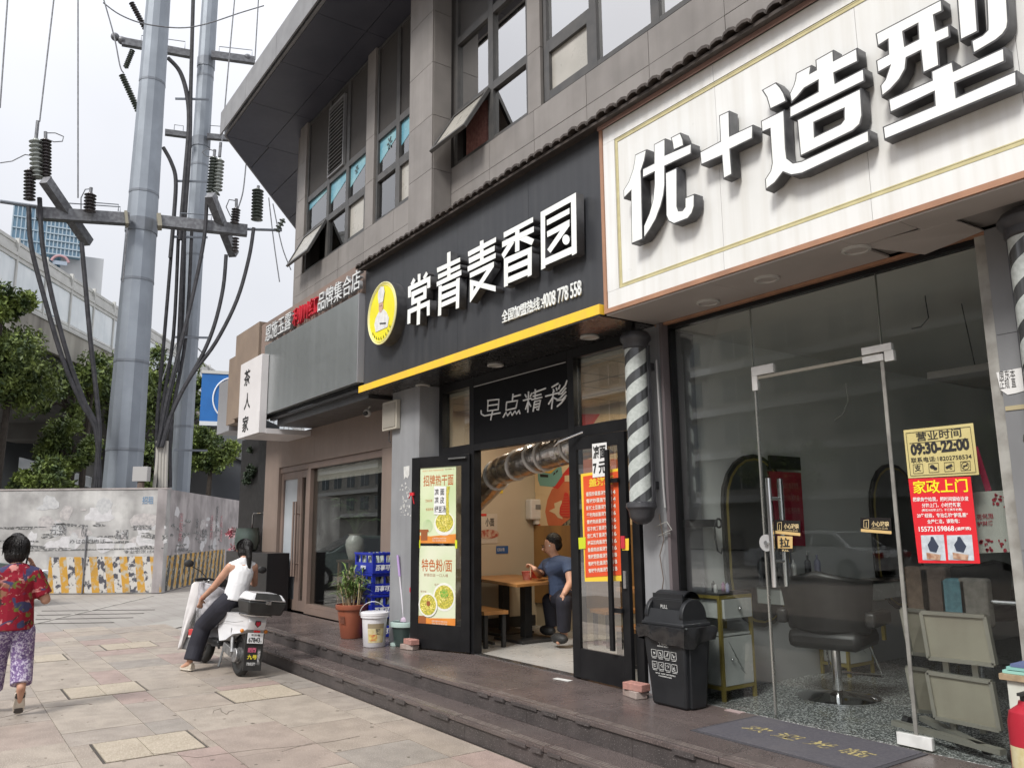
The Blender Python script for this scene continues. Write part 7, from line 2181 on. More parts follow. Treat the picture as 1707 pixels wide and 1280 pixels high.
def multi(name, base, cols, scales, ths, rough=.85):
 m = bpy.data.materials.new(name); m.use_nodes = True
 t = m.node_tree; b = t.nodes['Principled BSDF']; b.inputs['Roughness'].default_value = rough
 b.inputs['Specular IOR Level'].default_value = .2
 N, Lk = t.nodes.new, t.links.new
 tc = N('ShaderNodeTexCoord'); prev = None
 for i, (c, s, th) in enumerate(zip(cols, scales, ths)):
  mp = N('ShaderNodeMapping'); mp.inputs['Location'].default_value = (i * 3.1, i * 1.7, i * 2.3)
  Lk(tc.outputs['Object'], mp.inputs[0])
  nz = N('ShaderNodeTexNoise'); nz.inputs['Scale'].default_value = s; nz.inputs['Detail'].default_value = 3; nz.inputs['Distortion'].default_value = .8
  Lk(mp.outputs[0], nz.inputs['Vector'])
  mr = N('ShaderNodeMapRange'); mr.inputs[1].default_value = th; mr.inputs[2].default_value = th + .05
  Lk(nz.outputs[0], mr.inputs[0])
  mx = N('ShaderNodeMixRGB'); mx.inputs[2].default_value = (*c, 1)
  if prev is None: mx.inputs[1].default_value = (*base, 1)
  else: Lk(prev, mx.inputs[1])
  Lk(mr.outputs[0], mx.inputs[0]); prev = mx.outputs[0]
 Lk(prev, b.inputs['Base Color'])
 MATS[name] = m
 return m
blouse = multi('blouse_floral', (.23, .012, .026), [(.24, .11, .07), (.045, .03, .03), (.50, .22, .20), (.05, .05, .11), (.12, .15, .03), (.45, .30, .22)], [5, 9, 13, 7.5, 12, 16], [.56, .565, .60, .575, .61, .66])
purple = multi('trousers_purple', (.18, .12, .25), [(.50, .45, .55), (.11, .07, .17), (.50, .46, .55)], [38, 26, 55], [.52, .58, .58])
g_ = {}
g_['a'] = (N3(-8.715, .665, .745), .168, .14); g_['b'] = (N3(-8.705, .665, .98), .150, .125); g_['c'] = (N3(-8.69, .662, 1.14), .152, .112); g_['c2'] = (N3(-8.69, .66, 1.225), .115, .08)
g_['sr'] = (N3(-8.69, .795, 1.215), .072); g_['er'] = (N3(-8.665, .885, 1.03), .072)
g_['er2'] = (N3(-8.70, .875, 1.03), .05)
g_['sl'] = (N3(-8.69, .525, 1.215), .072); g_['el'] = (N3(-8.68, .45, 1.0), .072)
obj('blouse', skin_mesh(g_, chain('a', 'b', 'c', 'c2') + chain('c2', 'sr', 'er') + chain('c2', 'sl', 'el') + [('c', 'sl'), ('c', 'sr')], blouse, flat=('a', 'er', 'el')), None, pr)
t_ = {}
t_['p'] = (N3(-8.72, .665, .80), .150, .125)
t_['hr'] = (N3(-8.72, .745, .72), .105); t_['kr'] = (N3(-8.735, .765, .47), .092); t_['ar'] = (N3(-8.64, .765, .27), .086)
t_['hl'] = (N3(-8.74, .585, .72), .105); t_['kl'] = (N3(-8.89, .575, .48), .092); t_['al'] = (N3(-8.97, .57, .20), .086)
obj('trousers', skin_mesh(t_, chain('p', 'hr', 'kr', 'ar') + chain('p', 'hl', 'kl', 'al'), purple, flat=('ar', 'al')), None, pr)
h_ = {'a': (N3(-8.715, .636, 1.40), .092, .088), 'b': (N3(-8.735, .638, 1.47), .100, .100), 'c': (N3(-8.74, .638, 1.525), .07, .07)}
obj('hair', skin_mesh(h_, chain('a', 'b', 'c'), hair_m, vox=.005, it=2, strands=.0035), None, pr)
face(pr, V(-8.765, .638, 1.44), (-1, 0, 0), (0, 0, 1), .9)
shoe = M('shoe_beige', (.48, .42, .34), .7, c2=(.40, .35, .28), ns=20)
sole = M('sole', (.58, .52, .44), .8, c2=(.44, .39, .33), ns=16)
def shoe_at(heel, toe, w_, parent, tread=None):
 heel, toe = Vector(heel), Vector(toe)
 d = (toe - heel).normalized(); sd = d.cross(V(0, 0, 1)).normalized(); up = sd.cross(d)
 L = (toe - heel).length
 outl = [(0, -.55), (.12, -.9), (.35, -.75), (.6, -.95), (.85, -.85), (1.0, -.35), (1.0, .35), (.85, .85), (.6, .95), (.35, .75), (.12, .9), (0, .55)]
 pts = [(a * L, b * w_) for a, b in outl]
 obj('shoe_sole', MB().prism(pts, -.022, 0, axes=(heel, d, sd, up)), sole, parent, bev=.004)
 if tread:
  obj('heel_tread', MB().prism([(a * L * .27 + .01, b * w_ * .85) for a, b in outl], -.026, -.0225, axes=(heel, d, sd, up)), tread, parent)
  obj('toe_tread', MB().prism([(L * .72 + a * L * .22, b * w_ * .8) for a, b in outl], -.026, -.0225, axes=(heel, d, sd, up)), tread, parent)
 vs, fs = [], []
 prof = [(0, .06, .7), (.15, .07, .85), (.4, .06, .8), (.65, .045, .95), (.88, .03, .8), (1.0, .012, .45)]
 for a, h, b in prof:
  for k in range(9):
   an = math.pi * k / 8
   vs.append(heel + d * a * L + sd * math.cos(an) * w_ * b + up * math.sin(an) * h)
 for i in range(len(prof) - 1):
  for k in range(8):
   q = i * 9 + k
   fs.append((q, q + 1, q + 10, q + 9))
 fs.append(tuple(range(8, -1, -1)))
 obj('shoe', MB().add(vs, fs), shoe, parent)
shoe_at((-8.625, .765, .225), (-8.715, .768, .018), .050, pr, M('tread_dark', (.07, .06, .055), .8))
shoe_at((-8.97, .57, .05), (-9.20, .57, .03), .045, pr)
ph = thing('phone', (-8.78, .735, 1.36), 'black mobile phone held to the walking woman\'s ear', 'phone')
obj('case', MB().obox((-8.775, .735, 1.37), (0, .1, 1), (1, 0, 0), (0, 1, 0), .065, .034, .005), ink, ph, bev=.003)
SX, SY = -9.42, 2.93
sct = thing('scooter', (SX, SY, 0), 'white electric scooter with black top box, ridden away by a woman in white', 'scooter', local=True)
sct.rotation_euler = (R_(7), 0, R_(183))
rub = M('tyre', (.018, .018, .018), .8)
blp = M('scooter_black', (.02, .02, .02), .4, c2=(.03, .03, .03), ns=9)
whp = M('scooter_white', (.72, .72, .74), .22, c2=(.68, .68, .70), ns=2, coat=.5)
alu = M('scooter_alu', (.45, .45, .45), .4, .8, c2=(.3, .3, .3), ns=20)
def wheel(x, nm='wheel'):
 tor = MB()
 vs, fs = [], []
 n1_, n2__ = 36, 10
 for i in range(n1_):
  a = 2 * math.pi * i / n1_
  for j in range(n2__):
   b = 2 * math.pi * j / n2__
   rr = .178 + .042 * math.cos(b)
   vs.append((x + math.cos(a) * rr, .048 * math.sin(b), .222 + math.sin(a) * rr))
 for i in range(n1_):
  for j in range(n2__):
   fs.append((i * n2__ + j, i * n2__ + (j + 1) % n2__, ((i + 1) % n1_) * n2__ + (j + 1) % n2__, ((i + 1) % n1_) * n2__ + j))
 o = obj('tyre', tor.add(vs, fs), rub, sct)
 obj('hub', MB().cyl((x, -.05, .222), (x, .05, .222), .085, n=24), alu, o)
 sp = MB()
 for k in range(6):
  a = k * math.pi / 3
  sp.beam((x + math.cos(a) * .07, 0, .222 + math.sin(a) * .07), (x + math.cos(a) * .145, 0, .222 + math.sin(a) * .145), .03, .02, up=(0, 1, 0))
 obj('rim', MB().lathe([(.13, -.03), (.142, -.03), (.142, .03), (.13, .03)], (x, 0, .222), 30, axis=(0, 1, 0)), blp, o)
 obj('spokes', sp, blp, o)
wheel(0); wheel(1.22)
side_ = [(-.30, .60), (-.27, .66), (.0, .68), (.35, .66), (.52, .60), (.50, .45), (.40, .33), (.20, .36), (.02, .44), (-.16, .47), (-.27, .52)]
body_ = MB()
vs, fs = [], []
for s, yy in ((1, .145), (1, .12), (-1, .12), (-1, .145)):
 pass
n = len(side_)
cx = sum(p[0] for p in side_) / n; cz__ = sum(p[1] for p in side_) / n
levels = [(-.135, .80), (-.15, .97), (-.12, 1.0), (.12, 1.0), (.15, .97), (.135, .80)]
for yy, k in levels:
 for p in side_:
  tap = 1 - .35 * max(0, -p[0] + .05) / .35
  vs.append((cx + (p[0] - cx) * k, yy * tap, cz__ + (p[1] - cz__) * k))
for i in range(len(levels) - 1):
 for j in range(n):
  fs.append((i * n + j, i * n + (j + 1) % n, (i + 1) * n + (j + 1) % n, (i + 1) * n + j))
fs += [tuple(range(n - 1, -1, -1)), tuple(range((len(levels) - 1) * n, len(levels) * n))]
rb_ = obj('rear_body', body_.add(vs, fs), whp, sct, weld=True)
obj('badge', MB().prism([(0, -.04), (.035, -.008), (.03, .03), (-.03, .03), (-.035, -.008)], 0, .004, axes=((-.302, 0, .585), (0, -1, 0), (0, 0, 1), (-1, 0, 0))), M('badge_black', (.02, .02, .02), .3), rb_, smooth=False)
obj('badge_heart', MB().prism([(0, -.030), (.026, -.005), (.020, .022), (.006, .024), (0, .010), (-.006, .024), (-.020, .022), (-.026, -.005)], 0, .002, axes=((-.307, 0, .585), (0, -1, 0), (0, 0, 1), (-1, 0, 0))), M('badge_red', (.55, .03, .06), .3), rb_, smooth=False)
obj('seat', MB().prism([(-.20, .66), (.55, .64), (.55, .69), (.3, .705), (.05, .735), (-.2, .73)], -.12, .12, axes=((0, 0, 0), (1, 0, 0), (0, 0, 1), (0, 1, 0))), leather, sct, bev=.025)
obj('grab_rail', MB().tube([(-.05, .13, .67), (-.32, .13, .675), (-.38, .08, .675), (-.38, -.08, .675), (-.32, -.13, .675), (-.05, -.13, .67)], .011, 8), steel, sct)
bxm = MB().add([(-.47, -.19, .69), (-.12, -.17, .69), (-.12, .17, .69), (-.47, .19, .69), (-.50, -.22, .83), (-.09, -.20, .83), (-.09, .20, .83), (-.50, .22, .83)],
 [(0, 3, 2, 1), (4, 5, 6, 7), (0, 1, 5, 4), (1, 2, 6, 5), (2, 3, 7, 6), (3, 0, 4, 7)])
tbx = obj('top_box', bxm, blp, sct, bev=.02)
lid = MB().add([(-.50, -.22, .835), (-.09, -.20, .835), (-.09, .20, .835), (-.50, .22, .835), (-.44, -.17, .91), (-.13, -.15, .925), (-.13, .15, .925), (-.44, .17, .91)],
 [(0, 3, 2, 1), (4, 5, 6, 7), (0, 1, 5, 4), (1, 2, 6, 5), (2, 3, 7, 6), (3, 0, 4, 7)])
obj('lid', lid, whp, tbx, bev=.022)
obj('lid_inset', MB().add([(-.505, -.16, .85), (-.505, .16, .85), (-.447, .13, .915), (-.447, -.13, .915)], [(0, 1, 2, 3)]).add([(-.503, -.16, .848), (-.503, .16, .848), (-.445, .13, .912), (-.445, -.13, .912)], [(3, 2, 1, 0)]), blp, tbx, smooth=False)
obj('latch', MB().box((-.512, -.03, .80), (-.498, .03, .835)), steel, tbx, smooth=False)
mgd = MB().add([(-.27, -.105, .48), (-.27, .105, .48), (-.335, .10, .10), (-.335, -.10, .10), (-.255, -.105, .48), (-.255, .105, .48), (-.32, .10, .10), (-.32, -.10, .10)],
 [(0, 3, 2, 1)[::-1], (4, 5, 6, 7)[::-1], (0, 1, 5, 4), (1, 2, 6, 5), (2, 3, 7, 6), (3, 0, 4, 7)])
md = obj('mudguard', mgd, blp, sct, smooth=False)
dn = V(-.065, 0, -.38).normalized()
up_d = -dn
nrm = V(0, -1, 0).cross(up_d)   # text normal, towards the rear
plate_o = V(-.27, 0, .48)
def onp(u, s, d):
 return plate_o + V(0, -1, 0) * u + dn * s + nrm * d
pl8 = obj('number_plate', MB().obox(onp(0, .05, .012), (0, -1, 0), up_d, nrm, .088, .055, .003), M('plate_white', (.70, .71, .72), .4), sct, smooth=False)
text(pl8, '67843', onp(-.078, .095, .017), .13, .052, ink, Rv=(0, -1, 0), Uv=up_d, bold=.03, name='print')
text(pl8, 'A', onp(.058, .092, .017), .015, .018, ink, Rv=(0, -1, 0), Uv=up_d, bold=.03, name='print')
text(pl8, '武汉·电', onp(-.05, .030, .017), .10, .022, ink, Rv=(0, -1, 0), Uv=up_d, bold=.03, name='print')
pkp = M('sticker_pink', (.55, .12, .20), .5)
text(md, '刮撕', onp(-.07, .20, .006), .095, .052, pkp, Rv=(0, -1, 0), Uv=up_d, bold=.04, name='print')
text(md, '九号', onp(-.07, .27, .006), .11, .048, M('sticker_yel', (.65, .55, .05), .5), Rv=(0, -1, 0), Uv=up_d, bold=.04, name='print')
text(md, '电动车专卖', onp(.045, .33, .006), .03, .17, M('sticker_grey', (.5, .5, .5), .5), Rv=(0, -1, 0), Uv=up_d, bold=.03, name='print')
text(md, '销售维修服务', onp(-.07, .335, .006), .10, .035, MATS['sticker_grey'], Rv=(0, -1, 0), Uv=up_d, bold=.03, name='print')
obj('indicator', MB().ball((-.22, .135, .50), .022, n=10, k=7), M('amber', (.60, .20, .02), .3), sct)
obj('indicator', MB().ball((-.22, -.135, .50), .022, n=10, k=7), MATS['amber'], sct)
obj('swingarm', MB().beam((0, .075, .222), (.42, .075, .26), .035, .06).beam((0, -.075, .222), (.42, -.075, .26), .035, .06), alu, sct, bev=.008)
obj('motor_cover', MB().cyl((.0, .055, .222), (.0, .10, .222), .075, n=20).beam((.06, .09, .235), (.3, .11, .29), .05, .09), alu, sct, bev=.006)
obj('shock', MB().cyl((.05, .11, .25), (.12, .11, .5), .024, n=12), alu, sct)
obj('centre_stand', MB().beam((.30, .12, .25), (.22, .17, .07), .02, .025).beam((.30, -.12, .25), (.22, -.17, .07), .02, .025), blp, sct)
obj('floorboard', MB().box((.42, -.16, .27), (.92, .16, .33)), blp, sct, bev=.015)
obj('fender', MB().prism([(-.18, .40), (-.12, .47), (.1, .47), (.2, .40), (.18, .36), (0, .445), (-.15, .38)], -.06, .06, axes=((0, 0, 0), (1, 0, 0), (0, 0, 1), (0, 1, 0))), blp, sct)
shd = MB().add([(.88, -.19, .30), (.88, .19, .30), (1.0, .21, .70), (1.0, -.21, .70), (.97, .12, .92), (.97, -.12, .92), (.94, -.18, .28), (.94, .18, .28), (1.07, .2, .70), (1.07, -.2, .70), (1.03, .11, .94), (1.03, -.11, .94)],
 [(0, 1, 2, 3), (3, 2, 4, 5), (6, 9, 8, 7), (9, 11, 10, 8), (0, 3, 9, 6), (3, 5, 11, 9), (1, 7, 8, 2), (2, 8, 10, 4), (5, 4, 10, 11), (0, 6, 7, 1)])
obj('front_shield', shd, whp, sct, bev=.01)
obj('fork', MB().cyl((1.22, .07, .222), (1.08, .07, .65), .02, n=10).cyl((1.22, -.07, .222), (1.08, -.07, .65), .02, n=10), alu, sct)
obj('handlebar', MB().tube([(.90, .36, .98), (.96, .2, 1.0), (1.0, 0, .97), (.96, -.2, 1.0), (.90, -.36, .98)], .014, 8).box((.93, -.09, .93), (1.04, .09, 1.01)), blp, sct)
for s in (-1, 1):
 obj('grip', MB().cyl((.945, s * .25, .995), (.895, s * .38, .978), .019, n=10), rub, sct)
 mrr = obj('mirror', MB().tube([(.96, s * .22, 1.0), (1.0, s * .30, 1.08), (1.0, s * .42, 1.13)], .006, 6), blp, sct)
 obj('mirror_head', MB().ball((.99, s * .46, 1.16), .02, .06, .045, n=14, k=9), blp, mrr)
quilt = M('quilt_silver', (.42, .41, .43), .45, c2=(.36, .35, .37), ns=12, bump=.3, bs=30)
quilt_w = M('apron_white', (.66, .64, .64), .6, c2=(.58, .56, .56), ns=8)
apo = thing('wind_apron', tuple(P(330, 1000, 'x', -10.5)), 'silver quilted wind apron with white edge hanging over the left side of the scooter handlebar', 'scooter apron')
def cloth(nm, TL, TR, BR, BL, m, bulge, nu=22, nv=30, fold=.02, q=.010, th=.014, ph=0):
 TL, TR, BR, BL = [P(a[0], a[1], 'x', a[2]) for a in (TL, TR, BR, BL)]
 vs, fs = [], []
 for i in range(nu + 1):
  u = i / nu
  for j in range(nv + 1):
   v = j / nv
   p_ = TL.lerp(TR, u).lerp(BL.lerp(BR, u), v)
   k = math.sin(math.pi * u) * bulge * (1 - .4 * v) + fold * math.sin(u * 9 + v * 3 + ph) * v
   k += q * abs(math.sin((u * 5 + v * 9) * math.pi / 2)) * abs(math.sin((u * 5 - v * 9) * math.pi / 2))
   vs.append(p_ + V(k * .8, -k * .6, 0) + V(0, 0, .035 * math.sin(math.pi * u) * (1 - v)))
 m1 = nv + 1
 for i in range(nu):
  for j in range(nv):
   fs.append((i * m1 + j, (i + 1) * m1 + j, (i + 1) * m1 + j + 1, i * m1 + j + 1))
 o = obj(nm, MB().add(vs, fs), m, apo)
 so_ = o.modifiers.new('solid', 'SOLIDIFY'); so_.thickness = th
 return vs, m1
cloth('lining', (322, 978, -10.62), (352, 990, -10.62), (338, 1084, -10.55), (298, 1081, -10.62), M('apron_grey', (.12, .12, .125), .7, c2=(.17, .17, .18), ns=14, bump=.4, bs=40), .03, q=.006)
cloth('quilted_sheet', (334, 970, -10.45), (378, 984, -10.30), (362, 1046, -10.28), (326, 1052, -10.42), quilt, .09, q=.014)
va, m1 = cloth('white_border', (321, 974, -10.56), (345, 966, -10.44), (303, 1080, -10.61), (296, 1082, -10.63), quilt_w, .015, nu=8, q=.0, fold=.012)
def strands(parent, c, r, n, drop, seed, m=None, w=.0022):
 rg_ = random.Random(seed); mb = MB(); c = Vector(c)
 for k in range(n):
  az = rg_.uniform(0, 6.283); p0 = rg_.uniform(.1, .9)
  pts = []
  for j in range(6):
   t = p0 + (j / 5) * drop * rg_.uniform(.9, 1.1)
   e = 1.02 + .05 * rg_.random() + .05 * (j / 5) ** 2
   s_ = math.sin(min(t, 1.75)); z_ = math.cos(min(t, 1.75)) - max(t - 1.75, 0) * .9
   pts.append(c + V(s_ * math.cos(az) * r[0] * e, s_ * math.sin(az) * r[1] * e, z_ * r[2] * e))
   az += rg_.uniform(-.05, .05)
  mb.tube(pts, [w, w, w, w * .8, w * .6, w * .2], 3)
 obj('hair_strands', mb, m or hair_m, parent, kind='stuff', smooth=False)
strands(pr, (-8.735, .638, 1.475), (.100, .100, .100), 420, 1.5, 4)
rd = thing('person', (-9.75, 2.9, 0), 'woman with a black ponytail, white sleeveless top and wide black trousers, sitting on the scooter', 'person')
SIDE[0] = V(0, 1, 0)
O = Vector(OFF[rd.name])
n_, e_ = {}, []
n_['pel'] = (N3(-9.74, 2.93, .80), .12, .115)
n_['bel'] = (N3(-9.72, 2.97, .95), .105, .085)
n_['che'] = (N3(-9.74, 3.005, 1.12), .125, .085)
n_['nk0'] = (N3(-9.77, 3.03, 1.235), .048)
n_['nk1'] = (N3(-9.80, 3.04, 1.29), .043)
n_['hd0'] = (N3(-9.84, 3.05, 1.335), .070, .078)
n_['hd1'] = (N3(-9.85, 3.055, 1.395), .074, .082)
n_['hd2'] = (N3(-9.845, 3.055, 1.43), .052, .055)
e_ += chain('pel', 'bel', 'che', 'nk0', 'nk1', 'hd0', 'hd1', 'hd2')
n_['shl'] = (N3(-9.75, 2.865, 1.175), .050); n_['ell'] = (N3(-9.92, 2.74, .945), .038); n_['wrl'] = (N3(-10.12, 2.66, .80), .026)
n_['shr'] = (N3(-9.75, 3.145, 1.165), .050); n_['elr'] = (N3(-9.93, 3.22, .96), .038); n_['wrr'] = (N3(-10.20, 3.20, 1.0), .026)
e_ += chain('che', 'shl', 'ell', 'wrl') + chain('che', 'shr', 'elr', 'wrr')
n_['hpl'] = (N3(-9.79, 2.83, .76), .09); n_['knl'] = (N3(-10.10, 2.67, .48), .056); n_['anl'] = (N3(-10.10, 2.56, .09), .034)
n_['tol'] = (N3(-10.20, 2.53, .045), .034, .025); n_['to2'] = (N3(-10.27, 2.52, .032), .026, .018)
n_['hpr'] = (N3(-9.80, 3.03, .76), .09); n_['knr'] = (N3(-10.20, 3.06, .70), .056); n_['anr'] = (N3(-10.25, 3.02, .41), .034); n_['tor'] = (N3(-10.38, 3.02, .37), .03, .024)
e_ += chain('pel', 'hpl', 'knl', 'anl', 'tol', 'to2') + chain('pel', 'hpr', 'knr', 'anr', 'tor')
hand(n_, e_, n_['wrl'][0], 'wrl', (-.35, -.05, -.9), (-.6, .2, .3), 1, 'hl', .95, .55)
hand(n_, e_, n_['wrr'][0], 'wrr', (-.9, .1, 0), (0, 0, -1), -1, 'hr', .9, .7)
obj('body', skin_mesh(n_, e_, skin_m), None, rd)
wt = M('top_white', (.74, .74, .75), .75, c2=(.68, .68, .70), ns=6, bump=.5, bs=12)
g_ = {'a': (N3(-9.73, 2.93, .80), .140, .13), 'b': (N3(-9.72, 2.965, .97), .128, .108), 'c': (N3(-9.74, 3.0, 1.10), .142, .105), 'd': (N3(-9.755, 3.015, 1.19), .10, .065),
      'sl': (N3(-9.755, 2.885, 1.185), .052), 'sr': (N3(-9.755, 3.13, 1.175), .052)}
obj('top', skin_mesh(g_, chain('a', 'b', 'c', 'd') + [('d', 'sl'), ('d', 'sr'), ('c', 'sl'), ('c', 'sr')], wt, flat=('a',)), None, rd)
nv = M('trousers_black', (.010, .010, .018), .75, c2=(.016, .016, .026), ns=7, bump=.4, bs=12)
t_ = {'p': (N3(-9.74, 2.93, .82), .142, .13), 'hl': (N3(-9.83, 2.82, .72), .115), 'kl': (N3(-10.08, 2.69, .50), .10), 'ml': (N3(-10.10, 2.63, .28), .098), 'al': (N3(-10.08, 2.585, .12), .098),
      'hr': (N3(-9.86, 3.03, .74), .112), 'kr': (N3(-10.17, 3.06, .68), .092), 'ar': (N3(-10.23, 3.03, .44), .088)}
obj('trousers', skin_mesh(t_, chain('p', 'hl', 'kl', 'ml', 'al') + chain('p', 'hr', 'kr', 'ar'), nv, flat=('al', 'ar')), None, rd)
h_ = {'a': (N3(-9.815, 3.045, 1.335), .078, .07), 'b': (N3(-9.84, 3.055, 1.395), .088, .092), 'c': (N3(-9.845, 3.055, 1.44), .06, .062)}
obj('hair', skin_mesh(h_, chain('a', 'b', 'c'), hair_m, vox=.005, it=2, strands=.0035), None, rd)
pt_ = {'a': (N3(-9.775, 3.05, 1.40), .035), 'b': (N3(-9.70, 3.055, 1.37), .036), 'c': (N3(-9.675, 3.06, 1.28), .034), 'd': (N3(-9.68, 3.065, 1.19), .024), 'e': (N3(-9.68, 3.07, 1.13), .010)}
obj('ponytail', skin_mesh(pt_, chain('a', 'b', 'c', 'd', 'e'), hair_m, vox=.005, it=2, strands=.0035), None, rd)
strands(rd, (-9.84, 3.055, 1.40), (.088, .090, .092), 260, 1.1, 6)
cable_rg = random.Random(3)
for s in (-1, 1):
 obj('brake_lever', MB().tube([(.93, s * .2, .985), (.97, s * .26, .97), (.95, s * .36, .955)], .006, 6), alu, sct)
 obj('brake_cable', MB().tube([(.97, s * .2, .985), (1.04, s * .16, .93), (1.02, s * .07, .84), (.99, s * .04, .75)], .004, 5), rub, sct)
obj('side_seam', MB().tube([(-.24, .150, .60), (.0, .153, .57), (.3, .153, .56), (.5, .148, .50)], .0022, 5), blp, rb_)
obj('side_seam', MB().tube([(-.24, -.150, .60), (.0, -.153, .57), (.3, -.153, .56), (.5, -.148, .50)], .0022, 5), blp, rb_)
obj('rear_reflector', MB().box((-.312, -.035, .495), (-.30, .035, .515)), M('reflector_red', (.45, .02, .02), .2), sct, smooth=False)
obj('foot_peg', MB().beam((.38, .15, .28), (.40, .23, .285), .035, .018).beam((.38, .14, .25), (.38, .16, .30), .03, .02), blp, sct)
face(rd, V(-9.87, 3.06, 1.36), (-.95, .25, -.2), (0, 0, 1), .85)
mk = M('mask', (.6, .65, .7), .7)
shoe_at((-10.05, 2.59, .035), (-10.28, 2.515, .028), .042, rd)
obj('bracelet', MB().lathe([(.030, -.006), (.033, 0), (.030, .006)], (-10.09, 2.672, .82), 14, axis=(-.7, -.3, -.55)), M('bracelet', (.35, .12, .08), .4), rd)
bg_ = thing('carrier_bag', (-10.2, 2.62, .45), 'clear carrier bag with a red box hanging from the rider\'s left hand', 'bag')
obj('film', MB().add([(-10.17, 2.65, .72), (-10.16, 2.66, .72), (-10.26, 2.58, .52), (-10.12, 2.66, .50), (-10.10, 2.70, .50), (-10.25, 2.68, .52), (-10.25, 2.58, .40), (-10.12, 2.65, .38), (-10.11, 2.70, .38), (-10.24, 2.68, .40)],
 [(0, 2, 3), (0, 3, 1), (1, 3, 4), (0, 5, 2), (2, 6, 7, 3), (3, 7, 8, 4), (5, 9, 6, 2), (4, 8, 9, 5), (6, 9, 8, 7)]), GLASS('bag_film', (.85, .85, .85), 1.5, .2, .25), bg_)
obj('red_box', MB().obox((-10.18, 2.63, .425), (.85, .5, 0), (-.5, .85, 0), (0, 0, 1), .065, .045, .035), M('box_red', (.48, .05, .05), .5), bg_, bev=.004)
obj('box_base', MB().obox((-10.18, 2.63, .380), (.85, .5, 0), (-.5, .85, 0), (0, 0, 1), .066, .046, .009), M('box_white', (.62, .55, .5), .6), bg_)
mn_ = thing('person', (-7.15, 6.0, .3), 'man in a blue polo shirt sitting at the restaurant table, bent over his food', 'person')
SIDE[0] = V(-.65, .76, 0).normalized()
O = Vector(OFF[mn_.name])
def Q3(px, py, y):
 return P(px, py, 'y', y) - O
n_, e_ = {}, []
n_['pel'] = (Q3(935, 992, 6.0), .14, .13)
n_['bel'] = (Q3(933, 971, 5.97), .125, .11)
n_['che'] = (Q3(931, 949, 5.94), .125, .09)
n_['nk0'] = (Q3(927, 931, 5.91), .056)
n_['nk1'] = (Q3(923, 924, 5.88), .05)
n_['hd0'] = (Q3(919, 914, 5.86), .074, .080)
n_['hd1'] = (Q3(920, 905, 5.86), .080, .088)
n_['hd2'] = (Q3(922, 899, 5.87), .058, .06)
e_ += chain('pel', 'bel', 'che', 'nk0', 'nk1', 'hd0', 'hd1', 'hd2')
n_['shr'] = (Q3(912, 941, 6.0), .056); n_['elr'] = (Q3(899, 958, 5.86), .042); n_['wrr'] = (Q3(891, 948, 5.62), .03)
n_['shl'] = (Q3(947, 938, 5.83), .058); n_['ell'] = (Q3(951, 970, 5.77), .044); n_['wrl'] = (Q3(941, 988, 5.64), .03)
e_ += chain('che', 'shr', 'elr', 'wrr') + chain('che', 'shl', 'ell', 'wrl')
n_['hpl'] = (Q3(948, 998, 5.9), .10); n_['knl'] = (Q3(940, 1000, 5.66), .068); n_['anl'] = (Q3(940, 1058, 5.74), .042); n_['tol'] = (Q3(931, 1070, 5.66), .04, .028)
n_['hpr'] = (Q3(932, 996, 6.1), .10); n_['knr'] = (Q3(916, 1000, 5.98), .068); n_['anr'] = (Q3(920, 1048, 6.03), .042); n_['tor'] = (Q3(915, 1053, 5.98), .04, .028)
e_ += chain('pel', 'hpl', 'knl', 'anl', 'tol') + chain('pel', 'hpr', 'knr', 'anr', 'tor')
hand(n_, e_, n_['wrl'][0], 'wrl', (-.55, -.3, -.65), (-.3, .2, -.6), 1, 'hl', 1.05, .8)
hand(n_, e_, n_['wrr'][0], 'wrr', (-.7, -.1, .45), (.1, -.2, -.9), -1, 'hr', 1.0, .8)
obj('body', skin_mesh(n_, e_, skin_m), None, mn_)
polo = M('polo_blue', (.04, .062, .12), .8, c2=(.05, .075, .14), ns=6, bump=.4, bs=12)
g_ = {'a': (Q3(936, 986, 6.0), .17, .15), 'b': (Q3(934, 968, 5.97), .168, .14), 'c': (Q3(931, 947, 5.94), .172, .125), 'd': (Q3(929, 937, 5.92), .11, .085),
      'sr': (Q3(912, 942, 6.0), .08), 'er': (Q3(903, 954, 5.90), .072), 'sl': (Q3(947, 940, 5.83), .08), 'el': (Q3(950, 955, 5.80), .07)}
obj('polo_shirt', skin_mesh(g_, chain('a', 'b', 'c', 'd') + chain('d', 'sr', 'er') + chain('d', 'sl', 'el') + [('c', 'sl'), ('c', 'sr')], polo, flat=('a', 'er', 'el')), None, mn_)
t_ = {'p': (Q3(938, 996, 6.0), .15, .14), 'hl': (Q3(948, 1000, 5.86), .105), 'kl': (Q3(940, 1001, 5.67), .092), 'al': (Q3(940, 1050, 5.735), .075),
      'hr': (Q3(930, 998, 6.08), .105), 'kr': (Q3(916, 1001, 5.98), .09), 'ar': (Q3(920, 1043, 6.02), .075)}
obj('trousers', skin_mesh(t_, chain('p', 'hl', 'kl', 'al') + chain('p', 'hr', 'kr', 'ar'), nv, flat=('al', 'ar')), None, mn_)
h_ = {'a': (Q3(927, 908, 5.90), .070, .072), 'b': (Q3(923, 900, 5.875), .086, .092), 'c': (Q3(923, 896, 5.87), .06, .062)}
obj('hair', skin_mesh(h_, chain('a', 'b', 'c'), hair_m, vox=.005, it=2, strands=.0035), None, mn_)
hc = Q3(917, 909, 5.86) + O
face(mn_, hc, (-.72, -.62, -.35), (-.3, -.2, 1), .95)
obj('earphone', MB().ball(hc + V(.07, -.06, .0), .012, n=8, k=6), MATS['plastic_white'], mn_)
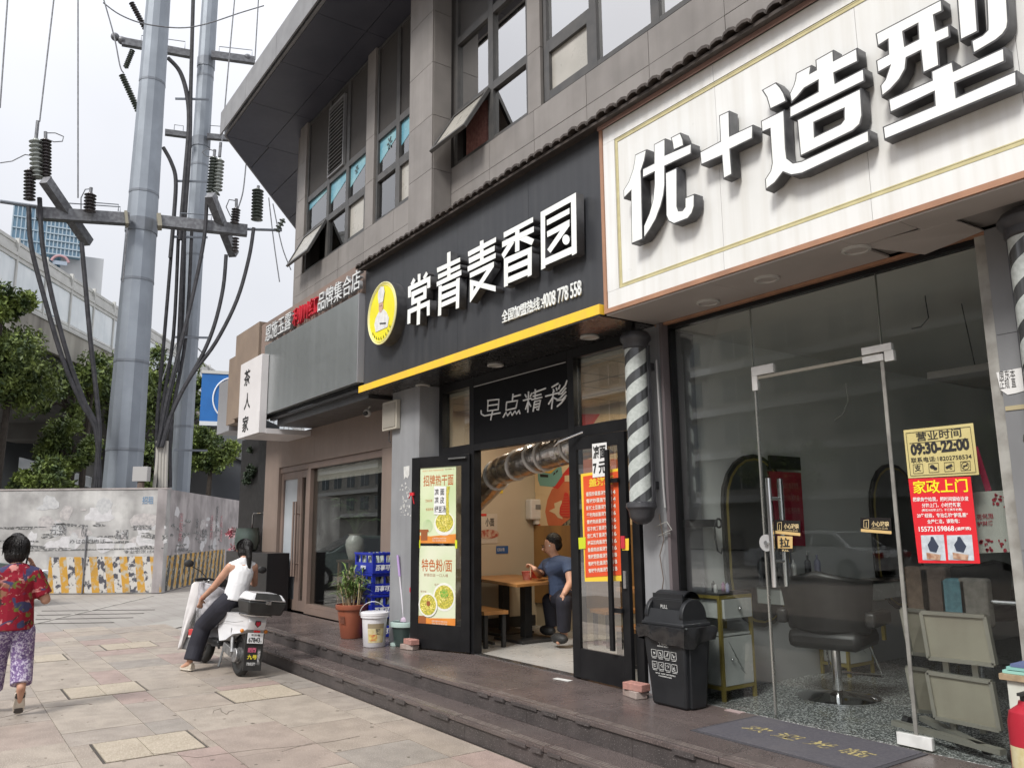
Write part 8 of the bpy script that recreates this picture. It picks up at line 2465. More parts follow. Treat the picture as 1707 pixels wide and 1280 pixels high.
for sp_ in ((937, 1066, 5.72), (917, 1052, 6.0)):
 obj('shoe', MB().ball(P(sp_[0], sp_[1], 'y', sp_[2]) + V(-.01, -.03, .015), .13, .07, .058), ink, mn_)
cs = thing('chopsticks', (-7.7, 5.6, 1.0), 'pair of chopsticks in the eating man\'s raised hand', 'chopsticks')
a, b = P(884, 942, 'y', 5.58), P(884, 962, 'y', 5.5)
for d in (0, .012):
 obj('stick', MB().cyl(a + V(d, 0, 0), b + V(d * .5, 0, 0), .004, n=6), wood2, cs)
# ============================================================ whitewashed boundary wall
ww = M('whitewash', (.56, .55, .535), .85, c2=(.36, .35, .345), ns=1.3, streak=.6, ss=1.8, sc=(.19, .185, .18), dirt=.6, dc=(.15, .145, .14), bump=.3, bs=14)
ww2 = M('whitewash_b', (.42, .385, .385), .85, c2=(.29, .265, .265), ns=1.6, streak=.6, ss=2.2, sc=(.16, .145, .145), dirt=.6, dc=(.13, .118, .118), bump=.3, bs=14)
yst = M('stripe_yellow', (.50, .27, .035), .75, c2=(.42, .39, .32), ns=8, lo=.48, hi=.62, dirt=.5, dc=(.16, .12, .07))
wst = M('stripe_white_old', (.52, .50, .47), .8, c2=(.07, .07, .085), ns=7, lo=.50, hi=.56)
kst = M('stripe_black_old', (.05, .055, .055), .8, c2=(.30, .28, .22), ns=9, lo=.54, hi=.62)
bwl = thing('boundary_wall', (-23.5, 4.5, 0), 'peeling whitewashed wall with yellow hazard stripes along its foot, behind the two women', 'wall')
cA = P(268, 988, 'z', 0)
cB = P(55, 990, 'z', 0)
dAB = (cB - cA); dAB.z = 0
eA = dAB.normalized()
cL = cA + eA * 9
cR = P(376, 960, 'z', 0)
eR2 = (cR - cA).normalized()
cR2 = cA + eR2 * 9.5
HT = 2.69
def wallseg(p, q, m, nm):
 d = (q - p).normalized(); nn = d.cross(V(0, 0, 1))
 c = (p + q) / 2
 if nn.dot(CAM - c) < 0:
  nn = -nn
 o = obj(nm, MB().obox(c - nn * .12 + V(0, 0, HT / 2), d, nn, (0, 0, 1), (q - p).length / 2, .12, HT / 2), m, bwl, smooth=False)
 return d, nn
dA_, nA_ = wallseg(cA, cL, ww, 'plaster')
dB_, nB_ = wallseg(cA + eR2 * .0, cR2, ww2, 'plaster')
obj('corner_post', MB().cyl(cA - nA_ * .10 - nB_ * .10, cA - nA_ * .10 - nB_ * .10 + V(0, 0, HT - .01), .10, n=8), ww, bwl, smooth=False)
cap = MB()
cap.obox((cA + cL) / 2 - nA_ * .12 + V(0, 0, HT + .02), dA_, nA_, (0, 0, 1), 4.5, .14, .02)
obj('coping', cap, M('coping', (.40, .36, .35), .8, c2=(.3, .27, .26), ns=5), bwl, smooth=False)
HS = .94
def stripes(p, d, nn, L, n, lean, m1, m2, gap=0):
 w_ = L / n
 for k in range(n):
  a = k * w_
  m = m1 if k % 2 == 0 else m2
  sh = lean * HS
  pts = [(a, .02), (a + w_, .02), (a + w_ + sh, HS), (a + sh, HS)]
  pts = [(min(max(x, 0), L), z) for x, z in pts]
  obj('hazard_stripe', MB().prism(pts, .0005, .005, axes=(p, d, (0, 0, 1), nn)), m, bwl, smooth=False)
stripes(cA, dA_, nA_, 3.0, 15, .16, yst, wst)
stripes(cA, dB_, nB_, 7.2, 27, .22, yst, kst)
rg = random.Random(31)
pa_m = [M('poster_rest_0', (.58, .57, .58), .8, c2=(.50, .49, .5), ns=9), M('poster_rest_1', (.42, .42, .43), .8, c2=(.50, .50, .5), ns=14), M('poster_rest_2', (.48, .45, .44), .8, c2=(.36, .34, .34), ns=12)]
pa_m.append(M('smear_dark', (.13, .13, .13), .9, c2=(.40, .39, .38), ns=20, lo=.5, hi=.58))
pt = [MB(), MB(), MB(), MB()]
def blotch(mb, o, d, nn, u, z, ru, rz_, th):
 k = rg.randrange(8, 14)
 pts = []
 for i in range(k):
  an = 2 * math.pi * i / k
  r = rg.uniform(.6, 1.1)
  pts.append((u + math.cos(an) * ru * r, min(z + math.sin(an) * rz_ * r, HT - .03)))
 mb.prism(pts, .0005, th, axes=(o, d, (0, 0, 1), nn))
for i in range(26):
 blotch(pt[i % 3], cA, dA_, nA_, rg.uniform(.1, 3.6), rg.uniform(1.15, 2.4), rg.uniform(.08, .45), rg.uniform(.05, .28), .0012 + .0002 * i)
for i in range(14):
 blotch(pt[i % 3], cA, dB_, nB_, rg.uniform(.4, 6.6), rg.uniform(1.1, 2.2), rg.uniform(.08, .4), rg.uniform(.05, .25), .0012 + .0002 * i)
for i in range(30):
 blotch(pt[3], cA, dA_, nA_, rg.uniform(.1, 4.2), rg.choice([1.15, 1.2, 1.35, 1.5, 1.75]) + rg.uniform(-.05, .05), rg.uniform(.12, .5), rg.uniform(.015, .05), .0075)
for i in range(24):
 blotch(pt[3], cA, dB_, nB_, rg.uniform(.4, 6.8), rg.uniform(1.0, 1.9), rg.uniform(.1, .5), rg.uniform(.015, .06), .0075)
pt[3].prism([(.0, 1.13), (3.9, 1.10), (3.9, 1.13), (.0, 1.16)], .0005, .008, axes=(cA, dA_, (0, 0, 1), nA_))
for m_, g in zip(pa_m, pt):
 obj('poster_remains', g, m_, bwl, kind='stuff', smooth=False)
ink2 = M('wall_ink', (.12, .12, .125), .9, c2=(.38, .38, .38), ns=22, lo=.5, hi=.6)
inkr = M('wall_ink_red', (.38, .12, .14), .9, c2=(.5, .4, .4), ns=20)
def scr(o, d, nn, s, u, z, w_, h_, m):
 P0 = o + d * u + nn * .009 + V(0, 0, z)
 Rv = d
 if Rv.cross(V(0, 0, 1)).dot(nn) < 0:
  P0 = P0 + d * w_
  Rv = -d
 text(bwl, s, P0, w_, h_, m, Rv=Rv, Uv=(0, 0, 1), bold=.01, name='scrawl', res=1)
for s, u, z, w_, h_, m in (('办证刻章电话', 1.55, 1.28, .95, .12, ink2), ('疏通', .95, 1.38, .35, .26, ink2), ('办证', 2.05, 1.45, .16, .34, ink2), ('出租', 1.75, 1.72, .1, .12, ink2), ('专业搬家1589', .15, 1.02, .9, .09, ink2), ('管道疏通', .35, 1.62, .5, .13, ink2), ('开锁', 2.6, 1.5, .45, .28, ink2)):
 scr(cA, dA_, nA_, s, u, z, w_, h_, m)
for s, u, z, w_, h_, m in (('出\n租\n房', 1.3, 1.3, .35, .8, inkr), ('北\n上', 3.1, 1.35, .3, .6, ink2), ('收购', 3.9, 1.35, .6, .3, ink2), ('办\n证\n刻', 4.9, 1.3, .35, .8, inkr), ('搬\n家\n电', 5.6, 1.5, .3, .9, ink2), ('疏\n通', 6.3, 1.2, .35, .9, inkr), ('疏通管道138', 1.0, 1.0, 1.4, .12, ink2), ('电话', 4.8, 1.0, .6, .13, ink2)):
 scr(cA, dB_, nB_, s, u, z, w_, h_, m)
scr(cA, dA_, nA_, '招租', .35, 2.30, .3, .2, M('wall_blue', (.15, .25, .38), .9))
obj('pipe', MB().cyl(cA + dA_ * 2.05 + nA_ * .03 + V(0, 0, .0), cA + dA_ * 2.05 + nA_ * .03 + V(0, 0, 1.5), .018, n=8), M('pipe_grey', (.16, .16, .17), .6), bwl)
# ============================================================ steel power poles
galv = M('galvanised', (.27, .30, .34), .5, .35, c2=(.23, .255, .29), ns=1.3, streak=.35, ss=3, sc=(.17, .19, .21))
galv_d = M('galvanised_dark', (.20, .22, .25), .5, .3, c2=(.16, .175, .2), ns=2)
iron = M('line_iron', (.20, .205, .215), .5, .5, c2=(.13, .13, .14), ns=9)
porc = M('insulator_brown', (.035, .028, .028), .3, c2=(.05, .04, .04), ns=9, spec=.7)
porc_g = M('insulator_green', (.07, .085, .065), .3, c2=(.05, .06, .05), ns=9, spec=.7)
porc_w = M('insulator_grey', (.30, .32, .30), .3, spec=.7)
cabm = M('cable_black', (.014, .014, .017), .6, c2=(.035, .034, .04), ns=6)
cabw = M('cable_sleeve', (.42, .40, .36), .6)
def steel_pole(pb, pt_, w0, w1, dist, label, bands):
 b = D(pb[0], pb[1], dist); tq = D(pt_[0], pt_[1], dist)
 x, y = b.x, b.y
 base = V(x, y, 0)
 k = (CAM - V(x, y, CAM.z)).length / FPX / 1.0
 dep = (V(x, y, 1.6) - CAM).dot(_f)
 r0 = w0 * dep / FPX / 2
 dep2 = (tq - CAM).dot(_f)
 r1 = w1 * dep2 / FPX / 2
 ztop = tq.z + 12
 f = (ztop - 0) / (tq.z - b.z)
 rb = r0 + (r0 - r1) * (b.z / (tq.z - b.z))
 rt = r1 - (r0 - r1) * (12 / (tq.z - b.z))
 t = thing('power_pole', (x, y, 0), label, 'power pole', 'steel power poles behind the wall')
 segs = [0] + bands + [ztop]
 def rad(z):
  return rb + (rt - rb) * z / ztop
 for a, c in zip(segs[:-1], segs[1:]):
  obj('pole_section', MB().cyl((x, y, a), (x, y, c - .01), rad(a), rad(c) * .985, n=12), galv, t, smooth=False)
 for z in bands:
  obj('band', MB().cyl((x, y, z - .05), (x, y, z + .03), rad(z) * 1.012, n=12), galv_d, t, smooth=False)
 return t, V(x, y, 0), rad
D1 = 28.0
p1_, c1b, rad1 = steel_pole((204, 810), (270, 0), 62, 37, D1, 'thicker pale grey steel power pole, front one of the pair', [4.1, 6.9, 9.6, 12.6, 16.6])
D2 = 30.5
p2__, c2b, rad2 = steel_pole((300, 810), (343, 0), 33, 26, D2, 'thinner grey steel power pole, just right of and behind the thick one', [5.2, 8.4, 11.5, 15.0, 18.6])
rt_ = V(_r.x, _r.y, 0).normalized()       # direction across the view at the poles
fw_ = V(_f.x, _f.y, 0).normalized()
def insul(parent, a, b, r, m, n=9, name='insulator'):
 a, b = Vector(a), Vector(b)
 L = (b - a).length; prof = []
 for i in range(n):
  z = L * (i + .15) / n
  prof += [(r * .45, z), (r, z + L / n * .12), (r * .96, z + L / n * .22), (r * .45, z + L / n * .5)]
 prof = [(r * .35, 0)] + prof + [(r * .4, L)]
 return obj(name, MB().lathe(prof, a, 12, axis=(b - a)), m, parent)
def pt1(px, py, d=D1 - .6):
 return D(px, py, d)
aL0, aL1 = pt1(60, 356), pt1(216, 366)
aR0, aR1 = pt1(262, 369), pt1(412, 385)
ca = thing('crossarm', (c1b.x, c1b.y, aL1.z), 'long steel cross-arm with insulators on the thick front power pole', 'cross-arm')
obj('beam', MB().beam(aL0, aL1, .3, .36), iron, ca, smooth=False)
obj('beam', MB().beam(aR0, aR1, .3, .36), iron, ca, smooth=False)
obj('collar', MB().cyl((c1b.x, c1b.y, aL1.z - .22), (c1b.x, c1b.y, aL1.z + .22), rad1(aL1.z) * 1.05, n=12), galv_d, ca, smooth=False)
obj('flange', MB().beam(pt1(208, 366), pt1(213, 366), .5, .42).beam(pt1(262, 370), pt1(269, 370), .5, .42), M('flange_yel', (.28, .26, .20), .5), ca, smooth=False)
for (pa, pb) in (((75, 300), (147, 405)), ((350, 325), (390, 425))):
 a, b = pt1(*pa, D1 - 1.4), pt1(*pb, D1 + .2)
 obj('cross_beam', MB().beam(a, b, .26, .30), iron, ca, smooth=False)
rail = MB()
for (pa, pb) in (((112, 350), (200, 356)), ((158, 349), (197, 352)), ((300, 366), (352, 369))):
 a, b = pt1(*pa), pt1(*pb)
 a2, b2 = a + V(0, 0, .22), b + V(0, 0, .22)
 rail.tube([a, a2, b2, b], .018, 5)
obj('guard_rail', rail, galv_d, ca)
for (a, b, r, m, n) in (((62, 298), (60, 232), .20, porc_w, 9), ((76, 296), (76, 232), .17, porc, 12), ((49, 334), (50, 283), .17, porc, 9), ((149, 354), (151, 322), .18, porc, 6),
      ((362, 318), (366, 265), .17, porc_w, 9), ((351, 322), (357, 262), .15, porc_g, 12), ((391, 373), (394, 347), .15, porc, 6), ((428, 368), (430, 315), .20, porc_g, 10),
      ((352, 330), (362, 318), .17, porc_w, 3), ((393, 396), (392, 422), .12, porc, 5)):
 insul(ca, pt1(*a, D1 - 1.0), pt1(*b, D1 - 1.0), r, m, n)
for a, b in (((76, 232), (76, 220)), ((60, 232), (63, 202)), ((151, 322), (152, 313)), ((357, 262), (358, 250)), ((366, 262), (368, 238)), ((394, 347), (394, 332)), ((430, 315), (431, 310))):
 obj('cap', MB().cyl(pt1(*a, D1 - 1), pt1(*b, D1 - 1), .05, n=8), iron, ca)
obj('side_rod', MB().cyl(pt1(0, 336), pt1(62, 345), .06, n=8).cyl(pt1(400, 382), pt1(470, 384), .05, n=8), galv_d, ca)
insul(ca, pt1(461, 386), pt1(473, 365), .12, porc_g, 4)
for js in (((76, 222), (92, 222), (106, 228), (104, 236), (90, 237), (78, 232)), ((0, 272), (20, 269), (42, 258), (53, 260)), ((135, 353), (135, 330), (142, 316), (152, 315)), ((394, 335), (382, 333), (377, 345), (384, 360), (392, 365)), ((358, 252), (345, 248), (337, 254), (345, 261), (362, 262))):
 obj('jumper', MB().tube([pt1(*q_) for q_ in js], .018, 5), iron, ca)
def pt2(px, py, d=D2 - .4):
 return D(px, py, d)
for k, (pa, pb, pc, pd, h_, lab) in enumerate((((203, 70), (322, 92), (352, 92), (425, 102), .34, 'upper cross-arm on the thinner rear power pole'),
           ((275, 221), (312, 226), (345, 228), (381, 231), .24, 'lower cross-arm on the thinner rear power pole'))):
 t = thing('crossarm', tuple(pt2(*pb)), lab, 'cross-arm')
 obj('beam', MB().beam(pt2(*pa), pt2(*pb), .2, h_ * .8), iron, t, smooth=False)
 obj('beam', MB().beam(pt2(*pc), pt2(*pd), .2, h_ * .8), iron, t, smooth=False)
 obj('collar', MB().cyl((c2b.x, c2b.y, pt2(*pb).z - .22), (c2b.x, c2b.y, pt2(*pb).z + .15), rad2(pt2(*pb).z) * 1.07, n=12), galv_d, t, smooth=False)
 rl = MB()
 for a, b in (((235, 72), (308, 82)) if k == 0 else ((290, 221), (305, 223)), ((365, 90), (420, 96)) if k == 0 else ((350, 222), (375, 224))):
  A_, B_ = pt2(*a), pt2(*b)
  rl.tube([A_, A_ + V(0, 0, .3), B_ + V(0, 0, .3), B_], .015, 5)
 obj('guard_rail', rl, galv_d, t)
 if k == 0:
  [obj('end_clamp', MB().ball(pt2(*q_), .15), iron, t) for q_ in ((192, 62), (203, 68), (413, 97))]
  insul(t, pt2(221, 84), pt2(209, 114), .10, porc_g, 10)
sus = thing('strain_insulators', tuple(pt2(215, 150)), 'long drooping insulator strings with cable sleeves left of the thick pole', 'insulators')
insul(sus, pt2(203, 125, D2), pt2(231, 187, D2), .12, porc_g, 16, 'insulator_string')
insul(sus, pt2(219, 5, D2), pt2(243, 50, D2), .11, porc, 12, 'insulator_string')
wires = []
def wire(pts, r, lab, cat='cable', grp=None, m=cabm, d=D1 - .9):
 P_ = []
 for p in pts:
  P_.append(D(p[0], p[1], p[2] if len(p) > 2 else d))
 out = []
 for i in range(len(P_) - 1):
  p0, p1_x, p2x, p3 = P_[max(i - 1, 0)], P_[i], P_[i + 1], P_[min(i + 2, len(P_) - 1)]
  for k in range(5):
   t = k / 5
   out.append(.5 * ((2 * p1_x) + (p2x - p0) * t + (2 * p0 - 5 * p1_x + 4 * p2x - p3) * t * t + (-p0 + 3 * p1_x - 3 * p2x + p3) * t ** 3))
 out.append(P_[-1])
 o = obj('cable', MB().tube(out, r, 8), m, base=tuple(out[-1]))
 return props(o, lab, cat, grp)
G1 = 'thick black cables hanging from the left insulators'
for pts, lab in ((((48, 345), (52, 410), (75, 500), (105, 600), (135, 670), (160, 720), (166, 812)), 'leftmost thick cable hanging from the outer left insulator'),
                 (((66, 330), (71, 410), (88, 500), (115, 600), (140, 668), (163, 720), (158, 812)), 'thick cable second from the left, below the grey-ribbed insulator'),
                 (((136, 405), (142, 470), (150, 560), (160, 650), (166, 722), (161, 812)), 'thick cable hanging straight down closest to the thick pole on its left')):
 wire(pts, .068, lab, grp=G1)
G2 = 'thick black cables hanging beside the right-hand insulators'
for pts, lab in ((((345, 330), (340, 400), (322, 490), (300, 580), (280, 660), (268, 720), (262, 745)), 'thick cable below the right grey-ribbed insulator'),
                 (((377, 425), (372, 480), (358, 540), (338, 590), (305, 650), (282, 700), (268, 745)), 'thick cable curving down from the middle right insulator'),
                 (((423, 380), (415, 430), (395, 500), (360, 570), (320, 625), (290, 680), (270, 745)), 'rightmost thick cable curving down in a wide bow')):
 wire(pts, .062, lab, grp=G2)
for k, (x0, x1, xb) in enumerate(((281, 270, 262), (290, 285, 268), (300, 298, 276), (312, 306, 286))):
 wire([(x0 + 8, 380, D2 - .8), (x1 + 4, 560, D2 - .8), (xb, 700, D2 - .8), (xb - 2, 812, D2 - .8)], .06, 'one of the black risers strapped up the rear pole, number %s from the left' % ['one', 'two', 'three', 'four'][k] if False else ['leftmost', 'second', 'third', 'rightmost'][k] + ' of the black risers running up beside the rear pole', grp='black risers beside the rear pole')
wire([(322, 0, D2 - .9), (318, 150, D2 - .9), (316, 250, D2 - .9), (306, 400, D2 - .9), (296, 620, D2 - .9)], .07, 'black riser climbing the whole left side of the rear pole')
wire([(280, 97, D2 - .9), (300, 120, D2 - .9), (312, 160, D2 - .9), (315, 210, D2 - .9), (308, 300, D2 - .9), (300, 400, D2 - .9)], .08, 'black cable bowing out from behind the thick pole to the rear pole, upper one')
wire([(272, 246, D2 - .9), (285, 270, D2 - .9), (293, 300, D2 - .9), (290, 360, D2 - .9), (284, 430, D2 - .9)], .07, 'black cable bowing out from behind the thick pole to the rear pole, lower one')
for k in range(4):
 wire([(263 + k * 5, 735, D1 - .8), (262 + k * 5, 770, D1 - .8), (261 + k * 5 - (k == 0) * 4, 812, D1 - .8)], .055, ['leftmost', 'second', 'third', 'rightmost'][k] + ' of the pale cable sleeves at the foot of the poles', 'cable sleeve', 'pale cable sleeves', cabw)
for k, (x, y) in enumerate(((300, 165), (300, 302), (298, 395), (300, 562), (298, 750))):
 a, b = D(x - 8, y, D2 - .85), D(x + 48, y + 1, D2 - .85)
 o = obj('cable_clamp', MB().beam(a, b, .05, .07), galv_d, p2__, smooth=False)
thin = [[(14, -20), (0, 180)], [(92, -20), (66, 203)], [(130, -20), (130, 330)], [(170, -10), (190, 60), (200, 110), (206, 122)], [(172, 5), (200, 25), (240, 40), (300, 47), (345, 40), (400, 22), (440, 10)],
  [(392, -10), (380, 120), (370, 236)], [(432, -20), (425, 100)], [(410, 275), (405, 320), (396, 350)], [(212, 380), (205, 470)]]
labs2 = ['thin line wire at the far left of the sky', 'thin wire rising from the left ribbed insulator', 'long thin vertical wire left of the thick pole', 'thin wire running down to the end of the upper cross-arm', 'thin sagging wire passing behind the thick pole at the top',
         'thin wire rising from the right ribbed insulator', 'thin wire just left of the canopy corner', 'short thin wire above the right insulator', 'faint thin wire below the left cross-arm']
for pts, lab in zip(thin, labs2):
 wire([(p[0], p[1], D1 - 1) for p in pts], .022, lab, 'wire', 'thin line wires in the sky', iron)
for k, pts in enumerate((((448, 330), (456, 400), (466, 470)), ((455, 340), (470, 410), (485, 450)), ((340, 590), (300, 565), (268, 640)))):
 wire([(p[0], p[1], 40) for p in pts], .03, ['thin wire left of the building corner', 'second thin wire left of the building corner, closer to the wall', 'thin wire crossing behind the poles'][k], 'wire', None, iron)
jb = thing('junction_box', tuple(D(236, 790, D1 - 1)), 'small pale junction box at the foot of the thick pole', 'box')
q = D(236, 790, D1 - 1)
obj('case', MB().obox(q, rt_, fw_, (0, 0, 1), .22, .12, .22), M('box_pale', (.42, .41, .40), .5), jb, smooth=False)
obj('leads', MB().cyl(q - V(0, 0, .2), q - V(0, 0, .8), .1, n=7), M('leads', (.16, .12, .10), .8), jb)
# ============================================================ viaduct with noise barrier
vd = V(ray(760, 868).x, ray(760, 868).y, 0).normalized()
vp = P(100, 546, 'z', 11.35)
vn = vd.cross(V(0, 0, 1))
if vn.dot(CAM - vp) < 0:
 vn = -vn
via = thing('viaduct', (vp.x, vp.y, 0), 'elevated road viaduct with a ribbed transparent noise barrier, behind the power poles', 'viaduct')
def at(s, z, d=0):
 return V(vp.x, vp.y, 0) + vd * s + V(0, 0, z) + vn * d
S0, S1 = -22, 66
conc2 = M('viaduct_concrete', (.42, .40, .35), .85, c2=(.33, .31, .275), ns=.5, streak=.75, ss=.9, sc=(.09, .08, .07))
obj('parapet', MB().prism([(0, 10.0), (.25, 10.0), (.25, 11.35), (0, 11.35)], S0, S1, axes=(V(vp.x, vp.y, 0), -vn, (0, 0, 1), vd)), conc2, via, smooth=False)
obj('deck', MB().prism([(.3, 10.25), (12, 10.25), (12, 9.6), (9, 8.3), (3.2, 8.3), (.3, 9.75)], S0, S1, axes=(V(vp.x, vp.y, 0), -vn, (0, 0, 1), vd)), M('viaduct_under_shaded', (.07, .068, .065), .9, c2=(.05, .049, .047), ns=.4), via, smooth=False)  # shade under the deck is put into this dark concrete colour
obj('kerb_line', MB().prism([(-.05, 11.35), (.2, 11.35), (.2, 11.47), (-.05, 11.47)], S0, S1, axes=(V(vp.x, vp.y, 0), -vn, (0, 0, 1), vd)), M('kerb_steel', (.42, .42, .40), .5), via, smooth=False)
barm = M('barrier_metal', (.52, .52, .50), .5, c2=(.44, .44, .42), ns=2)
pan_g = M('barrier_glass', (.74, .78, .80), .2, c2=(.62, .67, .70), ns=.8, streak=.3, ss=2, sc=(.38, .42, .45), spec=.6)
step_ = 2.55
n = int((S1 - S0) / step_)
for k in range(n):
 s0, s1 = S0 + k * step_, S0 + (k + 1) * step_
 obj('barrier_post', MB().obox(at(s0, 12.9, -.1), vd, vn, (0, 0, 1), .06, .08, 1.45), barm, via, smooth=False)
 obj('barrier_panel', MB().obox(at((s0 + s1) / 2, 12.55, -.1), vd, vn, (0, 0, 1), step_ / 2 - .08, .02, .75), pan_g, via, smooth=False)
 for z in (11.55, 11.68):
  obj('barrier_slat', MB().obox(at((s0 + s1) / 2, z, -.08), vd, vn, (0, 0, 1), step_ / 2 - .08, .04, .05), barm, via, smooth=False)
 for j in range(5):
  z = 13.42 + j * .19
  obj('barrier_slat', MB().obox(at((s0 + s1) / 2, z, -.08 + .05 * math.sin(j * 1.5) - .02 * j), vd, vn, (0, 0, 1), step_ / 2 - .02, .05, .075), barm, via, smooth=False)
for s in (-14, 14, 42):
 q = at(s, 0, -6)
 obj('pier', MB().cyl((q.x, q.y, 0), (q.x, q.y, 8.4), 1.1, 1.2, n=20), M('pier_concrete_shaded', (.13, .127, .12), .85, c2=(.10, .097, .093), ns=.6, streak=.3, ss=1), via)  # pier colour darkened to carry the shade below the deck
 obj('pier_head', MB().obox(q + V(0, 0, 7.9), vd, vn, (0, 0, 1), 1.3, 3.4, .6), MATS['pier_concrete_shaded'], via, smooth=False)
# ============================================================ masses under and beyond the viaduct
dk = thing('underpass_building', tuple(D(110, 900, 60)), 'dim grey building mass in the shade below the viaduct', 'building')
def mass(px0, px1, dist, h, th, m, parent, nm='wall', z0=0):
 a, b = D(px0, 860, dist), D(px1, 860, dist)
 a.z = b.z = 0
 d = (b - a).normalized()
 return obj(nm, MB().obox((a + b) / 2 + V(0, 0, z0 + h / 2) + fw_ * th / 2, d, d.cross(V(0, 0, 1)), (0, 0, 1), (b - a).length / 2, th / 2, h / 2), m, parent, smooth=False)
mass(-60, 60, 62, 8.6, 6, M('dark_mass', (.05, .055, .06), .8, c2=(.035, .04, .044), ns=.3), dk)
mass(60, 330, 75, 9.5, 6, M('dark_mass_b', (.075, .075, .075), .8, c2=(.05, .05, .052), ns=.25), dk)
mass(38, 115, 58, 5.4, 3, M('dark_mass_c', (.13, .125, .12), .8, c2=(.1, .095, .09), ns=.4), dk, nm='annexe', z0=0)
wh = thing('white_hoarding', tuple(D(90, 860, 50)), 'pale sunlit hoarding far below the viaduct, above the boundary wall', 'hoarding')
a, b, c, d = D(32, 762, 48), D(150, 795, 48), D(148, 812, 48), D(30, 785, 48)
obj('sheet', MB().add([a, b, c, d] + [p + fw_ * .2 for p in (a, b, c, d)], [(0, 1, 2, 3), (7, 6, 5, 4), (0, 4, 5, 1), (3, 2, 6, 7)]), M('hoarding_white', (.75, .77, .78), .6, c2=(.6, .64, .67), ns=1.2), wh, smooth=False)
obj('posts', MB().beam(D(40, 785, 48.2), V(D(40, 785, 48.2).x, D(40, 785, 48.2).y, 0), .2, .2).beam(D(140, 800, 48.2), V(D(140, 800, 48.2).x, D(140, 800, 48.2).y, 0), .2, .2), galv_d, wh, smooth=False)
rt2 = thing('grey_building', tuple(D(370, 860, 44)), 'dark grey low building behind the wall at the right of the poles', 'building')
mass(296, 470, 44, 6.6, 8, M('dark_roofed', (.07, .075, .085), .7, c2=(.055, .06, .07), ns=.5), rt2)
q0 = D(390, 770, 43.4)
obj('roof', MB().add([D(340, 735, 43.5), D(420, 690, 43.5), D(420, 775, 43.5), D(345, 742, 43.5)] + [p + fw_ * 5 for p in (D(340, 735, 43.5), D(420, 690, 43.5), D(420, 775, 43.5), D(345, 742, 43.5))], [(0, 1, 2, 3), (7, 6, 5, 4), (0, 4, 5, 1), (3, 2, 6, 7)]), M('roof_grey', (.11, .115, .12), .7), rt2, smooth=False)
# ============================================================ glass tower
tw_ = thing('glass_tower', tuple(D(70, 860, 230)), 'distant blue glass office tower with a white band and red logo', 'building')
TD = 230
def tface(pxa, pxb, zt_px, zb_px, dist, th, nm, m):
 a, b = D(pxa, zb_px, dist), D(pxb, zb_px, dist)
 zt = D((pxa + pxb) / 2, zt_px, dist).z
 zb = min(a.z, b.z)
 a.z = b.z = zb
 d = (b - a).normalized(); nn = d.cross(V(0, 0, 1))
 if nn.dot(CAM - a) < 0: nn = -nn
 obj(nm, MB().obox((a + b) / 2 + V(0, 0, (zt - zb) / 2) - nn * th / 2, d, nn, (0, 0, 1), (b - a).length / 2, th / 2, (zt - zb) / 2), m, tw_, smooth=False)
 return a, b, zb, zt, d, nn
tg = M('tower_glass', (.12, .26, .38), .12, c2=(.20, .36, .48), ns=.08, spec=.9)
tgm = M('tower_mullion', (.34, .42, .48), .4)
for (pa, pb, t_, b_, dist, nx, nz) in ((-30, 62, 340, 860, 232, 12, 26), (74, 134, 370, 422, 226, 9, 5)):
 a, b, zb, zt, d, nn = tface(pa, pb, t_, b_, dist, 20, 'glass_wall', tg)
 L = (b - a).length
 for i in range(nx + 1):
  obj('mullion', MB().obox(a + d * L * i / nx + nn * .2 + V(0, 0, (zt - zb) / 2), d, nn, (0, 0, 1), .14, .2, (zt - zb) / 2), tgm, tw_, smooth=False)
 for j in range(nz + 1):
  obj('spandrel', MB().obox((a + b) / 2 + nn * .3 + V(0, 0, (zt - zb) * j / nz), d, nn, (0, 0, 1), L / 2, .2, .16), tgm, tw_, smooth=False)
conc3 = M('tower_pale', (.50, .52, .54), .7, c2=(.44, .46, .48), ns=.1, streak=.2, ss=.2)
a, b, zb, zt, d, nn = tface(62, 138, 422, 860, 228, 18, 'pale_band', conc3)
q = D(100, 441, 227)
rgc = MB()
pts = [q + d * math.cos(R_(t)) * 1.9 + V(0, 0, math.sin(R_(t)) * 1.9) + nn * 1.4 for t in range(10, 171, 16)]
obj('logo_ring', rgc.tube(pts, .35, 6), M('logo_red', (.45, .27, .29), .6), tw_)
obj('logo_centre', MB().obox(q + nn * 1.4, d, nn, (0, 0, 1), 1.6, .1, .5), M('logo_blue', (.32, .38, .46), .6), tw_)
# ============================================================ trees
leafA = M('tree_leaf', (.032, .055, .017), .55, c2=(.17, .22, .05), ns=1.6, spec=.3)
leafB = M('tree_leaf_b', (.04, .065, .022), .55, c2=(.18, .23, .06), ns=1.9, spec=.3)
bark = M('bark', (.05, .04, .032), .9, c2=(.033, .026, .02), ns=6, bump=.5)
def tree(px, py, dist, rx, rz_, n, size, seed, m, lab, clumps=26, base=None):
 c = D(px, py, dist)
 t = thing('tree', (c.x, c.y, 0), lab, 'tree', 'trees behind the boundary wall')
 mb, cc = leaves(c, (rx, rx, rz_), n, size, seed, clumps)
 obj('crown', mb, m, t, smooth=False)
 tr = MB()
 top = V(c.x, c.y, c.z + rz_ * .3)
 tr.tube([V(c.x, c.y, 0), V(c.x + .1, c.y, c.z * .5), V(c.x, c.y + .1, c.z), top], [.16, .13, .09, .04], 8)
 for q in cc[:10]:
  tr.tube([V(c.x, c.y, max(c.z - rz_ * .6, .5)), V(*((Vector(q) + V(c.x, c.y, c.z)) / 2)), Vector(q)], [.09, .06, .025], 5)
 obj('trunk', tr, bark, t)
